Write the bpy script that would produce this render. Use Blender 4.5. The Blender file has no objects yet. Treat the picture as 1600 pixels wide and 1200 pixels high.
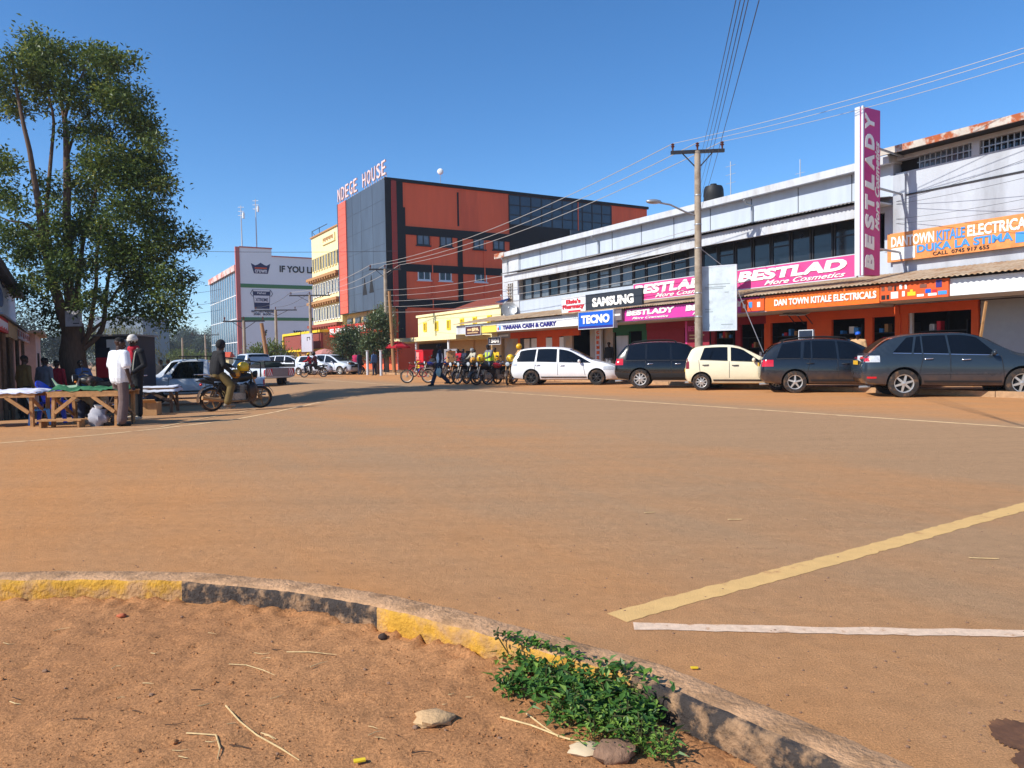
import bpy, bmesh, math, random
import numpy as np
from mathutils import Vector, Matrix, noise
R = random.Random(11)
S = bpy.context.scene
COL = S.collection
PI = math.pi
# ---------------------------------------------------------------- camera
EYE = Vector((0, 0, 1.27))
FPX = 1164.0
CAM_M = (Matrix.Rotation(PI/2 - math.radians(2.21), 3, 'X') @ Matrix.Rotation(math.radians(-0.95), 3, 'Z'))
cd = bpy.data.cameras.new('camera')
cam = bpy.data.objects.new('camera', cd)
COL.objects.link(cam)
cam.location = EYE
cam.rotation_euler = CAM_M.to_euler()
cd.sensor_width = 36.0
cd.lens = FPX/1600*36.0
cd.clip_start = 0.05
cd.clip_end = 6000
S.camera = cam
# ---------------------------------------------------------------- light
SUN_EL = math.radians(38)
SUN_H = Vector((-0.872, -0.489, 0)).normalized()
world = bpy.data.worlds.new('World')
S.world = world
world.use_nodes = True
nt = world.node_tree
sky = nt.nodes.new('ShaderNodeTexSky')
sky.sky_type = 'NISHITA'
sky.sun_disc = False
sky.sun_elevation = SUN_EL
sky.sun_rotation = math.atan2(SUN_H.x, SUN_H.y) % (2*PI)
sky.altitude = 1900
sky.air_density = 1.0
sky.dust_density = 1.0
sky.ozone_density = 4.0
bg = nt.nodes['Background']
bg.inputs['Strength'].default_value = 0.132
skyhs = nt.nodes.new('ShaderNodeHueSaturation')
skyhs.inputs['Saturation'].default_value = 1.2
nt.links.new(sky.outputs[0], skyhs.inputs['Color'])
nt.links.new(skyhs.outputs[0], bg.inputs[0])
sl = bpy.data.lights.new('sun', 'SUN')
sl.energy = 4.2
sl.angle = math.radians(0.53)
sl.color = (1.0, 0.95, 0.86)
sun = bpy.data.objects.new('sun', sl)
COL.objects.link(sun)
sun.rotation_euler = (-(SUN_H*math.cos(SUN_EL) + Vector((0, 0, math.sin(SUN_EL))))).to_track_quat('-Z', 'Y').to_euler()
sun.location = (-30, -20, 40)
S.view_settings.view_transform = 'Standard'
S.view_settings.look = 'None'
S.view_settings.gamma = 1
S.view_settings.exposure = 0.52
S.cycles.max_bounces = 6
S.cycles.transparent_max_bounces = 8
# ---------------------------------------------------------------- survey helpers: street frame (u along the street, v across it)
_A = math.radians(30.66)
UH = Vector((-math.sin(_A), math.cos(_A), 0))
VH = Vector((math.cos(_A), math.sin(_A), 0))
Z1 = Vector((0, 0, 1))
def W(u, v, z=0.0): return UH*u + VH*v + Vector((0, 0, z))
def ray(px, py): return CAM_M @ Vector(((px-800)/FPX, -(py-600)/FPX, -1))
def G(px, py, z=0.0):
    d = ray(px, py); return EYE + d*((z-EYE.z)/d.z)
def onV(px, py, v):
    d = ray(px, py); p = EYE + d*(v/d.dot(VH)); return p.dot(UH), p.z
def onU(px, py, u):
    d = ray(px, py); p = EYE + d*(u/d.dot(UH)); return p.dot(VH), p.z
def at(px, py, y):
    d = ray(px, py); return EYE + d*(y/d.y)
# ---------------------------------------------------------------- materials
def lin(v): v /= 255.0; return v/12.92 if v <= 0.04045 else ((v+0.055)/1.055)**2.4
def rgb(r, g, b, k=1.0): return (lin(r)*k, lin(g)*k, lin(b)*k, 1)
MATS = {}
def mk(name, col, rough=0.7, metal=0.0, var=0.0, vscale=3.0, bump=0.0, bscale=20.0, spec=0.4, col2=None, edge=(0.45, 0.62), dust=None, coat=0.0, transl=0.0, stretch=None, detail=5.0):
    """Procedural surface: base colour broken by noise, optional second colour in patches, bump, and dust that settles low on the thing."""
    if name in MATS: return MATS[name]
    m = bpy.data.materials.new(name); m.use_nodes = True
    n = m.node_tree.nodes; l = m.node_tree.links
    b = n['Principled BSDF']
    b.inputs['Roughness'].default_value = rough
    b.inputs['Metallic'].default_value = metal
    b.inputs['Specular IOR Level'].default_value = spec
    b.inputs['Coat Weight'].default_value = coat
    b.inputs['Coat Roughness'].default_value = 0.06
    tc = n.new('ShaderNodeTexCoord')
    vec = tc.outputs['Object']
    if stretch:
        mp = n.new('ShaderNodeMapping'); mp.inputs['Scale'].default_value = stretch
        l.new(vec, mp.inputs[0]); vec = mp.outputs[0]
    out = None
    c = n.new('ShaderNodeRGB'); c.outputs[0].default_value = col
    out = c.outputs[0]
    if col2:
        tx = n.new('ShaderNodeTexNoise'); tx.inputs['Scale'].default_value = vscale; tx.inputs['Detail'].default_value = 8; tx.inputs['Roughness'].default_value = 0.65
        l.new(vec, tx.inputs['Vector'])
        rp = n.new('ShaderNodeMapRange'); rp.inputs[1].default_value = edge[0]; rp.inputs[2].default_value = edge[1]
        l.new(tx.outputs[0], rp.inputs[0])
        mx = n.new('ShaderNodeMix'); mx.data_type = 'RGBA'
        l.new(rp.outputs[0], mx.inputs[0]); l.new(out, mx.inputs[6]); mx.inputs[7].default_value = col2
        out = mx.outputs[2]
    if var:
        tx = n.new('ShaderNodeTexNoise'); tx.inputs['Scale'].default_value = vscale*1.7; tx.inputs['Detail'].default_value = detail; tx.inputs['Roughness'].default_value = 0.6
        l.new(vec, tx.inputs['Vector'])
        rp = n.new('ShaderNodeMapRange'); rp.inputs[1].default_value = 0.3; rp.inputs[2].default_value = 0.7; rp.inputs[3].default_value = 1-var; rp.inputs[4].default_value = 1+var
        l.new(tx.outputs[0], rp.inputs[0])
        hs = n.new('ShaderNodeHueSaturation'); l.new(rp.outputs[0], hs.inputs['Value']); l.new(out, hs.inputs['Color'])
        out = hs.outputs[0]
    if dust:
        dc, z0, z1, amt = dust
        sp = n.new('ShaderNodeSeparateXYZ'); l.new(tc.outputs['Object'], sp.inputs[0])
        rp = n.new('ShaderNodeMapRange'); rp.inputs[1].default_value = z1; rp.inputs[2].default_value = z0; rp.inputs[3].default_value = 0; rp.inputs[4].default_value = amt
        l.new(sp.outputs[2], rp.inputs[0])
        tx = n.new('ShaderNodeTexNoise'); tx.inputs['Scale'].default_value = 6; tx.inputs['Detail'].default_value = 6
        l.new(tc.outputs['Object'], tx.inputs['Vector'])
        mu = n.new('ShaderNodeMath'); mu.operation = 'MULTIPLY'; l.new(rp.outputs[0], mu.inputs[0])
        r2 = n.new('ShaderNodeMapRange'); r2.inputs[1].default_value = 0.3; r2.inputs[2].default_value = 0.7; r2.inputs[3].default_value = 0.5; r2.inputs[4].default_value = 1.4
        l.new(tx.outputs[0], r2.inputs[0]); l.new(r2.outputs[0], mu.inputs[1]); mu.use_clamp = True
        mx = n.new('ShaderNodeMix'); mx.data_type = 'RGBA'
        l.new(mu.outputs[0], mx.inputs[0]); l.new(out, mx.inputs[6]); mx.inputs[7].default_value = dc
        out = mx.outputs[2]
        ro = n.new('ShaderNodeMapRange'); ro.inputs[3].default_value = rough; ro.inputs[4].default_value = 0.85
        l.new(mu.outputs[0], ro.inputs[0]); l.new(ro.outputs[0], b.inputs['Roughness'])
    l.new(out, b.inputs['Base Color'])
    if bump:
        tx = n.new('ShaderNodeTexNoise'); tx.inputs['Scale'].default_value = bscale; tx.inputs['Detail'].default_value = 6; tx.inputs['Roughness'].default_value = 0.6
        l.new(vec, tx.inputs['Vector'])
        bp = n.new('ShaderNodeBump'); bp.inputs['Strength'].default_value = bump; bp.inputs['Distance'].default_value = 0.02
        l.new(tx.outputs[0], bp.inputs['Height']); l.new(bp.outputs[0], b.inputs['Normal'])
    if transl:
        tr = n.new('ShaderNodeBsdfTranslucent'); l.new(out, tr.inputs[0])
        ms = n.new('ShaderNodeMixShader'); ms.inputs[0].default_value = transl
        l.new(b.outputs[0], ms.inputs[1]); l.new(tr.outputs[0], ms.inputs[2])
        l.new(ms.outputs[0], n['Material Output'].inputs[0])
    MATS[name] = m
    return m
DUSTC = rgb(186, 132, 88, 0.75)
# ---------------------------------------------------------------- mesh builder
class MB:
    def __init__(s, org=None): s.v = []; s.f = []; s.m = []; s.org = Vector(org) if org is not None else Vector((0, 0, 0))
    def add(s, vs, fs, m=0):
        k = len(s.v); s.v.extend([tuple(p) for p in vs])
        for f in fs: s.f.append([i+k for i in f]); s.m.append(m)
    def hexa(s, p, m=0):
        s.add(p, [(0, 3, 2, 1), (4, 5, 6, 7), (0, 1, 5, 4), (1, 2, 6, 5), (2, 3, 7, 6), (3, 0, 4, 7)], m)
    def box(s, x0, x1, y0, y1, z0, z1, m=0, T=None):
        p = [Vector(q) for q in ((x0, y0, z0), (x1, y0, z0), (x1, y1, z0), (x0, y1, z0), (x0, y0, z1), (x1, y0, z1), (x1, y1, z1), (x0, y1, z1))]
        if T: p = [T @ q for q in p]
        s.hexa(p, m); return s
    def ub(s, u0, u1, v0, v1, z0, z1, m=0):
        """A box in the street frame."""
        if u0 > u1: u0, u1 = u1, u0
        s.hexa([W(u1, v0, z0), W(u0, v0, z0), W(u0, v1, z0), W(u1, v1, z0), W(u1, v0, z1), W(u0, v0, z1), W(u0, v1, z1), W(u1, v1, z1)], m); return s
    def tube(s, pts, r, n=8, m=0, cap=True):
        pts = [Vector(p) for p in pts]
        rs = r if isinstance(r, (list, tuple)) else [r]*len(pts)
        vs = []; fs = []; up = None
        for i, p in enumerate(pts):
            d = (pts[min(i+1, len(pts)-1)] - pts[max(i-1, 0)]).normalized()
            if up is None:
                up = d.orthogonal().normalized()
            else:
                up = (up - d*up.dot(d)); up = up.normalized() if up.length > 1e-6 else d.orthogonal().normalized()
            q = d.cross(up)
            for k in range(n):
                a = 2*PI*k/n; vs.append(p + (up*math.cos(a) + q*math.sin(a))*rs[i])
        for i in range(len(pts)-1):
            for k in range(n):
                a = i*n+k; b = i*n+(k+1) % n; fs.append((a, b, b+n, a+n))
        if cap:
            fs.append(tuple(range(n-1, -1, -1))); e = (len(pts)-1)*n; fs.append(tuple(range(e, e+n)))
        s.add(vs, fs, m); return s
    def lathe(s, prof, c=(0, 0, 0), ax=(0, 0, 1), n=24, m=0, ms=None):
        """prof: (radius, height along the axis)"""
        ax = Vector(ax).normalized(); e1 = ax.orthogonal().normalized(); e2 = ax.cross(e1); c = Vector(c)
        vs = [c + ax*h + (e1*math.cos(2*PI*k/n) + e2*math.sin(2*PI*k/n))*r for r, h in prof for k in range(n)]
        for i in range(len(prof)-1):
            fs = [(i*n+k, i*n+(k+1) % n, (i+1)*n+(k+1) % n, (i+1)*n+k) for k in range(n)]
            s._lf = fs
            if i == 0: base = len(s.v); s.v.extend([tuple(p) for p in vs])
            for f in fs: s.f.append([q+base for q in f]); s.m.append(ms[i] if ms else m)
        return s
    def prism(s, poly, fn, m=0):
        n = len(poly); vs = [fn(a, b, 0) for a, b in poly] + [fn(a, b, 1) for a, b in poly]
        fs = [tuple(range(n-1, -1, -1)), tuple(range(n, 2*n))] + [(i, (i+1) % n, (i+1) % n+n, i+n) for i in range(n)]
        s.add(vs, fs, m); return s
    def ell(s, c, r, n=12, m=0, T=None, jit=0.0):
        c = Vector(c); r = Vector(r) if not isinstance(r, (int, float)) else Vector((r, r, r)); h = max(4, n//2)
        vs = []
        for i in range(h+1):
            t = PI*i/h
            for k in range(n):
                a = 2*PI*k/n; q = Vector((math.sin(t)*math.cos(a)*r.x, math.sin(t)*math.sin(a)*r.y, math.cos(t)*r.z))
                if jit: q *= 1 + (noise.noise(q*(2.5/max(r))+c*3.1))*jit
                if T: q = T @ q
                vs.append(c+q)
        fs = [(i*n+k, (i+1)*n+k, (i+1)*n+(k+1) % n, i*n+(k+1) % n) for i in range(h) for k in range(n)]
        s.add(vs, fs, m); return s
    def quad(s, a, b, c, d, m=0): s.add([a, b, c, d], [(0, 1, 2, 3)], m); return s
    def build(s, name, mats, parent=None, smooth=None, label=None, cat=None, group=None, kind=None):
        me = bpy.data.meshes.new(name)
        o = s.org
        me.from_pydata([(p[0]-o.x, p[1]-o.y, p[2]-o.z) for p in s.v], [], s.f)
        if not isinstance(mats, (list, tuple)): mats = [mats]
        for q in mats: me.materials.append(q)
        if len(mats) > 1: me.polygons.foreach_set('material_index', s.m)
        bm = bmesh.new(); bm.from_mesh(me)
        bmesh.ops.remove_doubles(bm, verts=bm.verts, dist=1e-5)
        bm.to_mesh(me); bm.free()
        if smooth is not None:
            me.polygons.foreach_set('use_smooth', [True]*len(me.polygons))
            me.set_sharp_from_angle(angle=math.radians(smooth))
        me.update()
        ob = bpy.data.objects.new(name, me); COL.objects.link(ob)
        if parent: ob.parent = parent
        else: ob.location = o
        return tag(ob, label, cat, group, kind)
def tag(o, label=None, cat=None, group=None, kind=None):
    if label: o['label'] = label
    if cat: o['category'] = cat
    if group: o['group'] = group
    if kind: o['kind'] = kind
    return o
def thing(name, label, cat, loc=(0, 0, 0), rz=0.0, group=None):
    o = bpy.data.objects.new(name, None); COL.objects.link(o)
    o.empty_display_size = 0.2
    o.location = loc; o.rotation_euler = (0, 0, rz)
    return tag(o, label, cat, group)
def kids(o): return [c for c in list(o.children)]
def dup(o, parent=None):
    c = o.copy(); COL.objects.link(c)
    if parent: c.parent = parent
    for k in kids(o): dup(k, c)
    return c
def text_mb(mb, string, c, xa, za, w, h, m=0, depth=0.02, shear=0.0, bold=0.02, fit=True):
    """Raised letters: string centred at c, xa = reading direction, za = up."""
    cu = bpy.data.curves.new('t', 'FONT'); cu.body = string; cu.shear = shear; cu.offset = bold; cu.resolution_u = 3
    cu.extrude = 0.05
    ob = bpy.data.objects.new('t', cu); COL.objects.link(ob)
    dg = bpy.context.evaluated_depsgraph_get()
    me = bpy.data.meshes.new_from_object(ob.evaluated_get(dg))
    co = np.array([v.co[:] for v in me.vertices]); fs = [tuple(p.vertices) for p in me.polygons]
    bpy.data.objects.remove(ob); bpy.data.curves.remove(cu); bpy.data.meshes.remove(me)
    lo = co.min(0); hi = co.max(0)
    sy = h/(hi[1]-lo[1]); sx = w/(hi[0]-lo[0]) if fit else sy
    xa = Vector(xa); za = Vector(za); nn = xa.cross(za).normalized(); c = Vector(c)
    vs = [c + xa*((p[0]-(lo[0]+hi[0])/2)*sx) + za*((p[1]-(lo[1]+hi[1])/2)*sy) + nn*(p[2]/0.1*depth+depth/2) for p in co]
    mb.add(vs, fs, m)
# ---------------------------------------------------------------- ground, road, kerb, verge
def ground_mat(name, colA, colB, grain, lanes=False, gscale=140.0):
    m = bpy.data.materials.new(name); m.use_nodes = True
    n = m.node_tree.nodes; l = m.node_tree.links; b = n['Principled BSDF']
    b.inputs['Roughness'].default_value = 0.9; b.inputs['Specular IOR Level'].default_value = 0.15
    tc = n.new('ShaderNodeTexCoord'); P = tc.outputs['Object']
    def dot(vec):
        d = n.new('ShaderNodeVectorMath'); d.operation = 'DOT_PRODUCT'; l.new(P, d.inputs[0]); d.inputs[1].default_value = vec; return d.outputs['Value']
    def nz(scale, detail=6, rough=0.6, vec=None):
        t = n.new('ShaderNodeTexNoise'); t.inputs['Scale'].default_value = scale; t.inputs['Detail'].default_value = detail; t.inputs['Roughness'].default_value = rough
        l.new(vec or P, t.inputs['Vector']); return t.outputs[0]
    def mr(x, a0, a1, b0, b1):
        r = n.new('ShaderNodeMapRange'); l.new(x, r.inputs[0])
        for i, q in enumerate((a0, a1, b0, b1)): r.inputs[i+1].default_value = q
        return r.outputs[0]
    def mth(op, a, c):
        t = n.new('ShaderNodeMath'); t.operation = op
        for i, q in enumerate((a, c)):
            if isinstance(q, (int, float)): t.inputs[i].default_value = q
            else: l.new(q, t.inputs[i])
        return t.outputs[0]
    u = dot(UH); v = dot(VH)
    f = mr(nz(0.35, 7), 0.38, 0.66, 0.0, 0.75)
    if lanes:
        cb = n.new('ShaderNodeCombineXYZ'); l.new(mth('MULTIPLY', u, 0.045), cb.inputs[0]); l.new(v, cb.inputs[1])
        st = nz(1.1, 5, 0.6, cb.outputs[0])
        f = mth('ADD', mth('MULTIPLY', f, 0.55), mr(st, 0.35, 0.65, -0.12, 0.2))
        f = mth('ADD', f, mr(v, 13.2, 15.4, 0.0, 0.75))
        f = mth('ADD', f, mr(mth('ADD', v, mth('MULTIPLY', u, 0.2)), 4.2, 1.5, 0.0, 0.55))
        f = mth('SUBTRACT', f, mr(mth('ABSOLUTE', mth('SUBTRACT', v, 10.2), 0), 3.6, 1.4, 0.0, 0.42))
        f = mth('SUBTRACT', f, mr(v, 7.0, 9.5, 0.0, 0.15))
        cl = n.new('ShaderNodeClamp'); l.new(f, cl.inputs[0]); f = cl.outputs[0]
    mx = n.new('ShaderNodeMix'); mx.data_type = 'RGBA'; l.new(f, mx.inputs[0]); mx.inputs[6].default_value = colA; mx.inputs[7].default_value = colB
    g = nz(gscale, 4, 0.8)
    g2 = nz(9, 8, 0.7)
    val = mth('MULTIPLY', mr(g, 0.34, 0.66, 1-grain, 1+grain), mr(g2, 0.3, 0.7, 0.88, 1.1))
    if lanes:
        sp = mr(nz(38, 2, 0.5), 0.68, 0.74, 1.0, 0.7)
        val = mth('MULTIPLY', val, sp)
        # worn patches where the dust is rubbed off the tar
        val = mth('MULTIPLY', val, mr(nz(1.3, 9, 0.72), 0.56, 0.7, 1.0, 0.92))
        # tyre streaks swinging round the corner and along the street
        cs = n.new('ShaderNodeCombineXYZ'); l.new(mth('MULTIPLY', dot((1, 0, 0)), 0.12), cs.inputs[0]); l.new(mth('MULTIPLY', dot((0, 1, 0)), 1.6), cs.inputs[1])
        val = mth('MULTIPLY', val, mr(nz(1.5, 6, 0.65, cs.outputs[0]), 0.4, 0.68, 1.04, 0.95))
    hs = n.new('ShaderNodeHueSaturation'); l.new(val, hs.inputs['Value']); l.new(mx.outputs[2], hs.inputs['Color'])
    l.new(hs.outputs[0], b.inputs['Base Color'])
    bp = n.new('ShaderNodeBump'); bp.inputs['Strength'].default_value = 0.8; bp.inputs['Distance'].default_value = 0.008
    hh = mth('ADD', g, mth('MULTIPLY', g2, 2.0)); l.new(hh, bp.inputs['Height']); l.new(bp.outputs[0], b.inputs['Normal'])
    return m
M_road = ground_mat('dusty_asphalt', rgb(172, 136, 101, .98), rgb(200, 140, 87, .95), 0.36, True)
M_soil = ground_mat('red_soil', rgb(188, 135, 90, .93), rgb(164, 111, 70, .93), 0.4, False, 90.0)
M_earth = ground_mat('dry_earth', rgb(184, 132, 90, .85), rgb(160, 112, 74, .85), 0.15, False, 60.0)
g = MB(); X = 3000
g.quad((-X, -X, -.5), (X, -X, -.5), (X, X, -.5), (-X, X, -.5))
g.build('ground', M_earth, kind='structure', label='dry orange earth beyond the road', cat='ground')
def sst(t): t = max(0.0, min(1.0, t)); return t*t*(3-2*t)
def gz(p):
    """Height of the road: the ground falls away under the trees on the left."""
    u = p[0]*UH.x+p[1]*UH.y; v = p[0]*VH.x+p[1]*VH.y
    return -.4*sst((10-v)/5)*sst((u-19)/8)
def Gd(px, py):
    p = G(px, py)
    for _ in range(6): p = G(px, py, gz(p))
    return p
g = MB()
us = [-40+i*5 for i in range(11)] + [12+i*1.5 for i in range(60)] + [105+i*9 for i in range(27)]
vs_ = [-60, -50, -40] + [-32+i*4 for i in range(6)] + [-9+i*1.0 for i in range(22)] + [13+i*1.46 for i in range(6)]
for u in us:
    for v in vs_: q = W(u, v); g.v.append((q.x, q.y, gz(q)))
nv = len(vs_)
for i in range(len(us)-1):
    for j in range(nv-1): g.f.append([i*nv+j, i*nv+j+1, (i+1)*nv+j+1, (i+1)*nv+j]); g.m.append(0)
g.build('road', M_road, kind='structure', smooth=180, label='wide dusty asphalt road and junction', cat='road')
# raised walkway in front of the shops
M_pav = mk('walkway_concrete', rgb(172, 132, 98, .8), .9, var=.15, vscale=1.5, bump=.4, bscale=30, col2=rgb(190, 138, 92, .8))
g = MB(); g.ub(-25, 140, 20.4, 25.6, -.2, .13); g.build('pavement', M_pav, kind='structure', label='dusty raised walkway in front of the shops', cat='pavement')
M_kst = mk('kerb_stone', rgb(188, 150, 112, .8), .9, var=.2, vscale=4, bump=.5, bscale=25)
g = MB()
for i in range(60):
    u0 = -20+i*2.0
    g.ub(u0+.01, u0+1.99, 20.2+R.uniform(-.02, .02), 20.397, -.1, .15+R.uniform(-.02, .01))
g.build('pavement_kerb', M_kst, kind='structure', label='low kerb of the shop walkway', cat='kerb')
# road paint
M_pw = mk('old_road_paint', rgb(226, 196, 168, .9), .85, var=.15, vscale=14, col2=rgb(180, 128, 86, .9), edge=(.57, .7), bump=.3, bscale=90)
M_py = mk('yellow_road_paint', rgb(218, 176, 112, .93), .85, var=.08, vscale=5, col2=rgb(184, 130, 84, .9), edge=(.58, .72), bump=.3, bscale=90)
M_pf = mk('faded_road_paint', rgb(236, 200, 150, .95), .85, var=.15, vscale=3, col2=rgb(186, 140, 100, .9), edge=(.5, .68))
def stripe(name, pts, w, mat, label, z=.002, rag=0.0):
    mb = MB(); L = []; n = 0
    P = [Vector(p) for p in pts]; Q = []
    for a, b in zip(P, P[1:]):
        k = max(1, int((b-a).length/.05)) if rag else 1
        for i in range(k): Q.append(a.lerp(b, i/k))
    Q.append(P[-1])
    for i, p in enumerate(Q):
        d = (Q[min(i+1, len(Q)-1)] - Q[max(i-1, 0)]).normalized(); s = Vector((-d.y, d.x, 0))
        L.append((p + s*(w/2+R.uniform(-rag, rag)), p - s*(w/2+R.uniform(-rag, rag))))
    for (a, b), (c, d) in zip(L, L[1:]):
        mb.quad(a+Z1*z, b+Z1*z, d+Z1*z, c+Z1*z)
    return mb.build(name, mat, kind='structure', label=label, cat='road marking')
stripe('road_marking', [G(962, 965), G(1300, 875), G(1900, 709)], .145, M_py, 'worn yellow line slanting across the near road', rag=.009)
stripe('road_marking', [G(990, 979), G(1300, 986), G(2300, 1001)], .085, M_pw, 'pale worn line ending in the corner of the yellow one', z=.0032, rag=.007)
stripe('road_marking', [W(4, 12.85), W(24, 12.75), W(60, 12.7)], .11, M_pf, 'faded line along the parking side of the street')
stripe('road_marking', [G(-60, 697), G(60, 688), G(150, 680), G(230, 672), G(300, 664), G(370, 655), G(430, 644), G(475, 634), G(500, 628.5)], .09, M_pf, 'thin pale line curving round the left corner', z=.004)
stripe('road_marking', [G(120, 671), G(180, 670.5), G(250, 668), G(330, 652), G(400, 640)], .05, M_pf, 'faint second line inside the left corner', z=.008)
M_patch = mk('dark_patch', rgb(104, 70, 48, .9), .8, var=.3, vscale=7, col2=rgb(150, 104, 66, .9), edge=(.5, .75), bump=.3, bscale=60)
g = MB()  # ragged sheet of darker brown lying just above the road
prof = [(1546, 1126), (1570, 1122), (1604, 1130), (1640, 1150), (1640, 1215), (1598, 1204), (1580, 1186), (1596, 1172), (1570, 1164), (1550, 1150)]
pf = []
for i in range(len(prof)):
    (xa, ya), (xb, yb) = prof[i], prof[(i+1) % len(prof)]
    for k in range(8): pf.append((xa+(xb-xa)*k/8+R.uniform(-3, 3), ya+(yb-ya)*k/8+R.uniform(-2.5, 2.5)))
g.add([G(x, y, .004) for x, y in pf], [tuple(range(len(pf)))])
g.build('dark_patch', M_patch, kind='structure', label='dark ragged patch on the road at the near right', cat='stain')
# kerb round the verge: inner top edge surveyed from the photograph
KP = [(-330, 921), (-160, 911), (0, 906), (140, 905), (283, 907), (430, 921), (500, 931), (588, 947), (680, 969), (780, 998), (880, 1026), (985, 1056), (1075, 1094), (1171, 1136), (1281, 1184), (1400, 1240), (1560, 1325)]
KT = .115
K = [G(x, y, KT) for x, y in KP]
K.insert(0, K[0]+(K[0]-K[1]).normalized()*4); KP.insert(0, (-2000, 0))
def kerb_dist(p):
    """Signed distance from the inner kerb edge; negative on the verge side."""
    best = 9e9; sg = -1; par = 0
    for i, (a, b) in enumerate(zip(K, K[1:])):
        ab = (b-a); ab.z = 0; L2 = ab.length_squared; ap = Vector((p[0]-a.x, p[1]-a.y, 0))
        t = max(0, min(1, ap.dot(ab)/L2)); d = (ap-ab*t).length
        if d < best:
            best = d; sg = 1 if (ab.x*ap.y-ab.y*ap.x) > 0 else -1
    return best*sg
M_ky = mk('kerb_yellow', rgb(206, 154, 52, .88), .88, var=.2, vscale=7, col2=rgb(190, 146, 100, .85), edge=(.44, .62), bump=.8, bscale=45)
M_kb = mk('kerb_black', rgb(66, 58, 54, .8), .88, var=.3, vscale=12, col2=rgb(170, 134, 100, .8), edge=(.47, .62), bump=.9, bscale=45)
M_kc = mk('kerb_concrete', rgb(204, 158, 116, .9), .9, var=.15, vscale=7, col2=rgb(168, 128, 90, .85), bump=.8, bscale=45)
g = MB(); rows = []
NS = 14
fine = []
for i in range(len(K)-1):
    for j in range(NS): fine.append((KP[i][0]+(KP[i+1][0]-KP[i][0])*j/NS, K[i].lerp(K[i+1], j/NS)))
for i, (px, p) in enumerate(fine):
    q = fine[min(i+3, len(fine)-1)][1] - fine[max(i-3, 0)][1]; q.z = 0; q.normalize()
    s = Vector((-q.y, q.x, 0))
    j = lambda a: noise.noise(p*14+Vector((a, a*3, 0)))*.006 + noise.noise(p*45+Vector((a, 0, 0)))*.0022
    rows.append([p+Z1*(-KT-.03)+s*j(1), p+Z1*(-.06)+s*(j(2)), p+Z1*(-.022)+s*j(3), p+Z1*(-.006+j(8))+s*(.008+j(4)), p+Z1*(j(5)*.7)+s*(.03), p+Z1*(j(6)*.7)+s*.15, p+Z1*(-.012+j(7))+s*.18, p+Z1*(-KT-.02)+s*.195])
for i in range(len(rows)-1):
    px = fine[i][0]
    for k in range(7):
        pm = 1 if (283 <= px < 586 or px >= 985) else 0
        mm = pm if k < 3 else 2
        if k in (3,) and pm == 1 and px > 900: mm = 1
        g.quad(rows[i][k], rows[i+1][k], rows[i+1][k+1], rows[i][k+1], mm)
g.build('kerb', [M_ky, M_kb, M_kc], kind='structure', smooth=50, label='yellow and black painted kerb round the dirt verge', cat='kerb')
# bare verge with real relief
g = MB(); nx, ny = 420, 190; x0, x1, y0, y1 = -6.6, 3.0, .3, 4.7
grid = []
for j in range(ny+1):
    for i in range(nx+1):
        t = j/ny; y = y0+(y1-y0)*t; x = x0+(x1-x0)*i/nx
        d = kerb_dist((x, y))
        if d > .02: z = -.2
        else:
            p = Vector((x, y, 0))
            z = .012 + .016*noise.noise(p*1.3) + .010*noise.fractal(p*6, 1.0, 2.2, 4) + .0075*noise.noise(p*31) - .012*max(0, noise.noise(p*11)-.28)*2 + .006*max(0, noise.noise(p*17+Vector((9, 2, 0)))-.15)*2
            k = max(0, 1-(-d-.03)/.3)
            r = 1-abs(noise.noise(p*9+Vector((3, 7, 0))))*2
            if x < .1: z += k*k*.035*max(0, r)*(.4+noise.noise(p*2.7)+.4)
            z += k*(-.012)
            z = max(z, -.02)
        grid.append((x, y, z))
fs = []
for j in range(ny):
    for i in range(nx):
        a = j*(nx+1)+i
        if min(grid[a][2], grid[a+1][2], grid[a+nx+2][2], grid[a+nx+1][2]) > -.15 or max(grid[a][2], grid[a+1][2], grid[a+nx+2][2], grid[a+nx+1][2]) > -.15: fs.append((a, a+1, a+nx+2, a+nx+1))
g.add(grid, fs)
g.build('verge', M_soil, kind='structure', smooth=180, label='bare red soil verge inside the painted kerb', cat='soil')
def verge_z(x, y):
    p = Vector((x, y, 0)); return .012 + .016*noise.noise(p*1.3) + .010*noise.fractal(p*6, 1.0, 2.2, 4)
# ---------------------------------------------------------------- buildings on the shop side (street frame, wall line v = 25)
M_paleblue = mk('pale_blue_paint', rgb(198, 208, 221, .78), .8, var=.08, vscale=1.6, col2=rgb(170, 174, 182, .8), edge=(.58, .95), stretch=(1, 1, .12), bump=.15, bscale=30)
M_greywall = mk('weathered_grey_wall', rgb(196, 202, 212, .8), .85, var=.08, vscale=.7, col2=rgb(152, 154, 160, .8), edge=(.46, .74), stretch=(1, 1, .25), bump=.2, bscale=25)
M_conc = mk('bare_concrete', rgb(176, 170, 164, .8), .9, var=.12, vscale=1.2, col2=rgb(196, 168, 140, .8), bump=.25, bscale=25)
M_white = mk('white_paint', rgb(236, 238, 238, .85), .6, var=.05, vscale=2)
M_dirtywhite = mk('dirty_white_paint', rgb(206, 210, 216, .82), .75, var=.08, vscale=2.2, col2=rgb(176, 170, 162, .8), edge=(.5, .8), stretch=(1, 1, .3))
M_glass = mk('dark_window_glass', rgb(30, 34, 40), .08, spec=.6, var=.2, vscale=.8)
M_glassg = mk('grey_window_glass', rgb(104, 110, 118, .85), .12, spec=.7, var=.3, vscale=1.0)
M_frame = mk('dark_steel_frame', rgb(40, 40, 44), .5)
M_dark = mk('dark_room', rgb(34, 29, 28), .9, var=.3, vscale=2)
M_corr = mk('corrugated_roof_sheet', rgb(150, 146, 144, .8), .6, metal=.2, var=.15, vscale=2)
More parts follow.
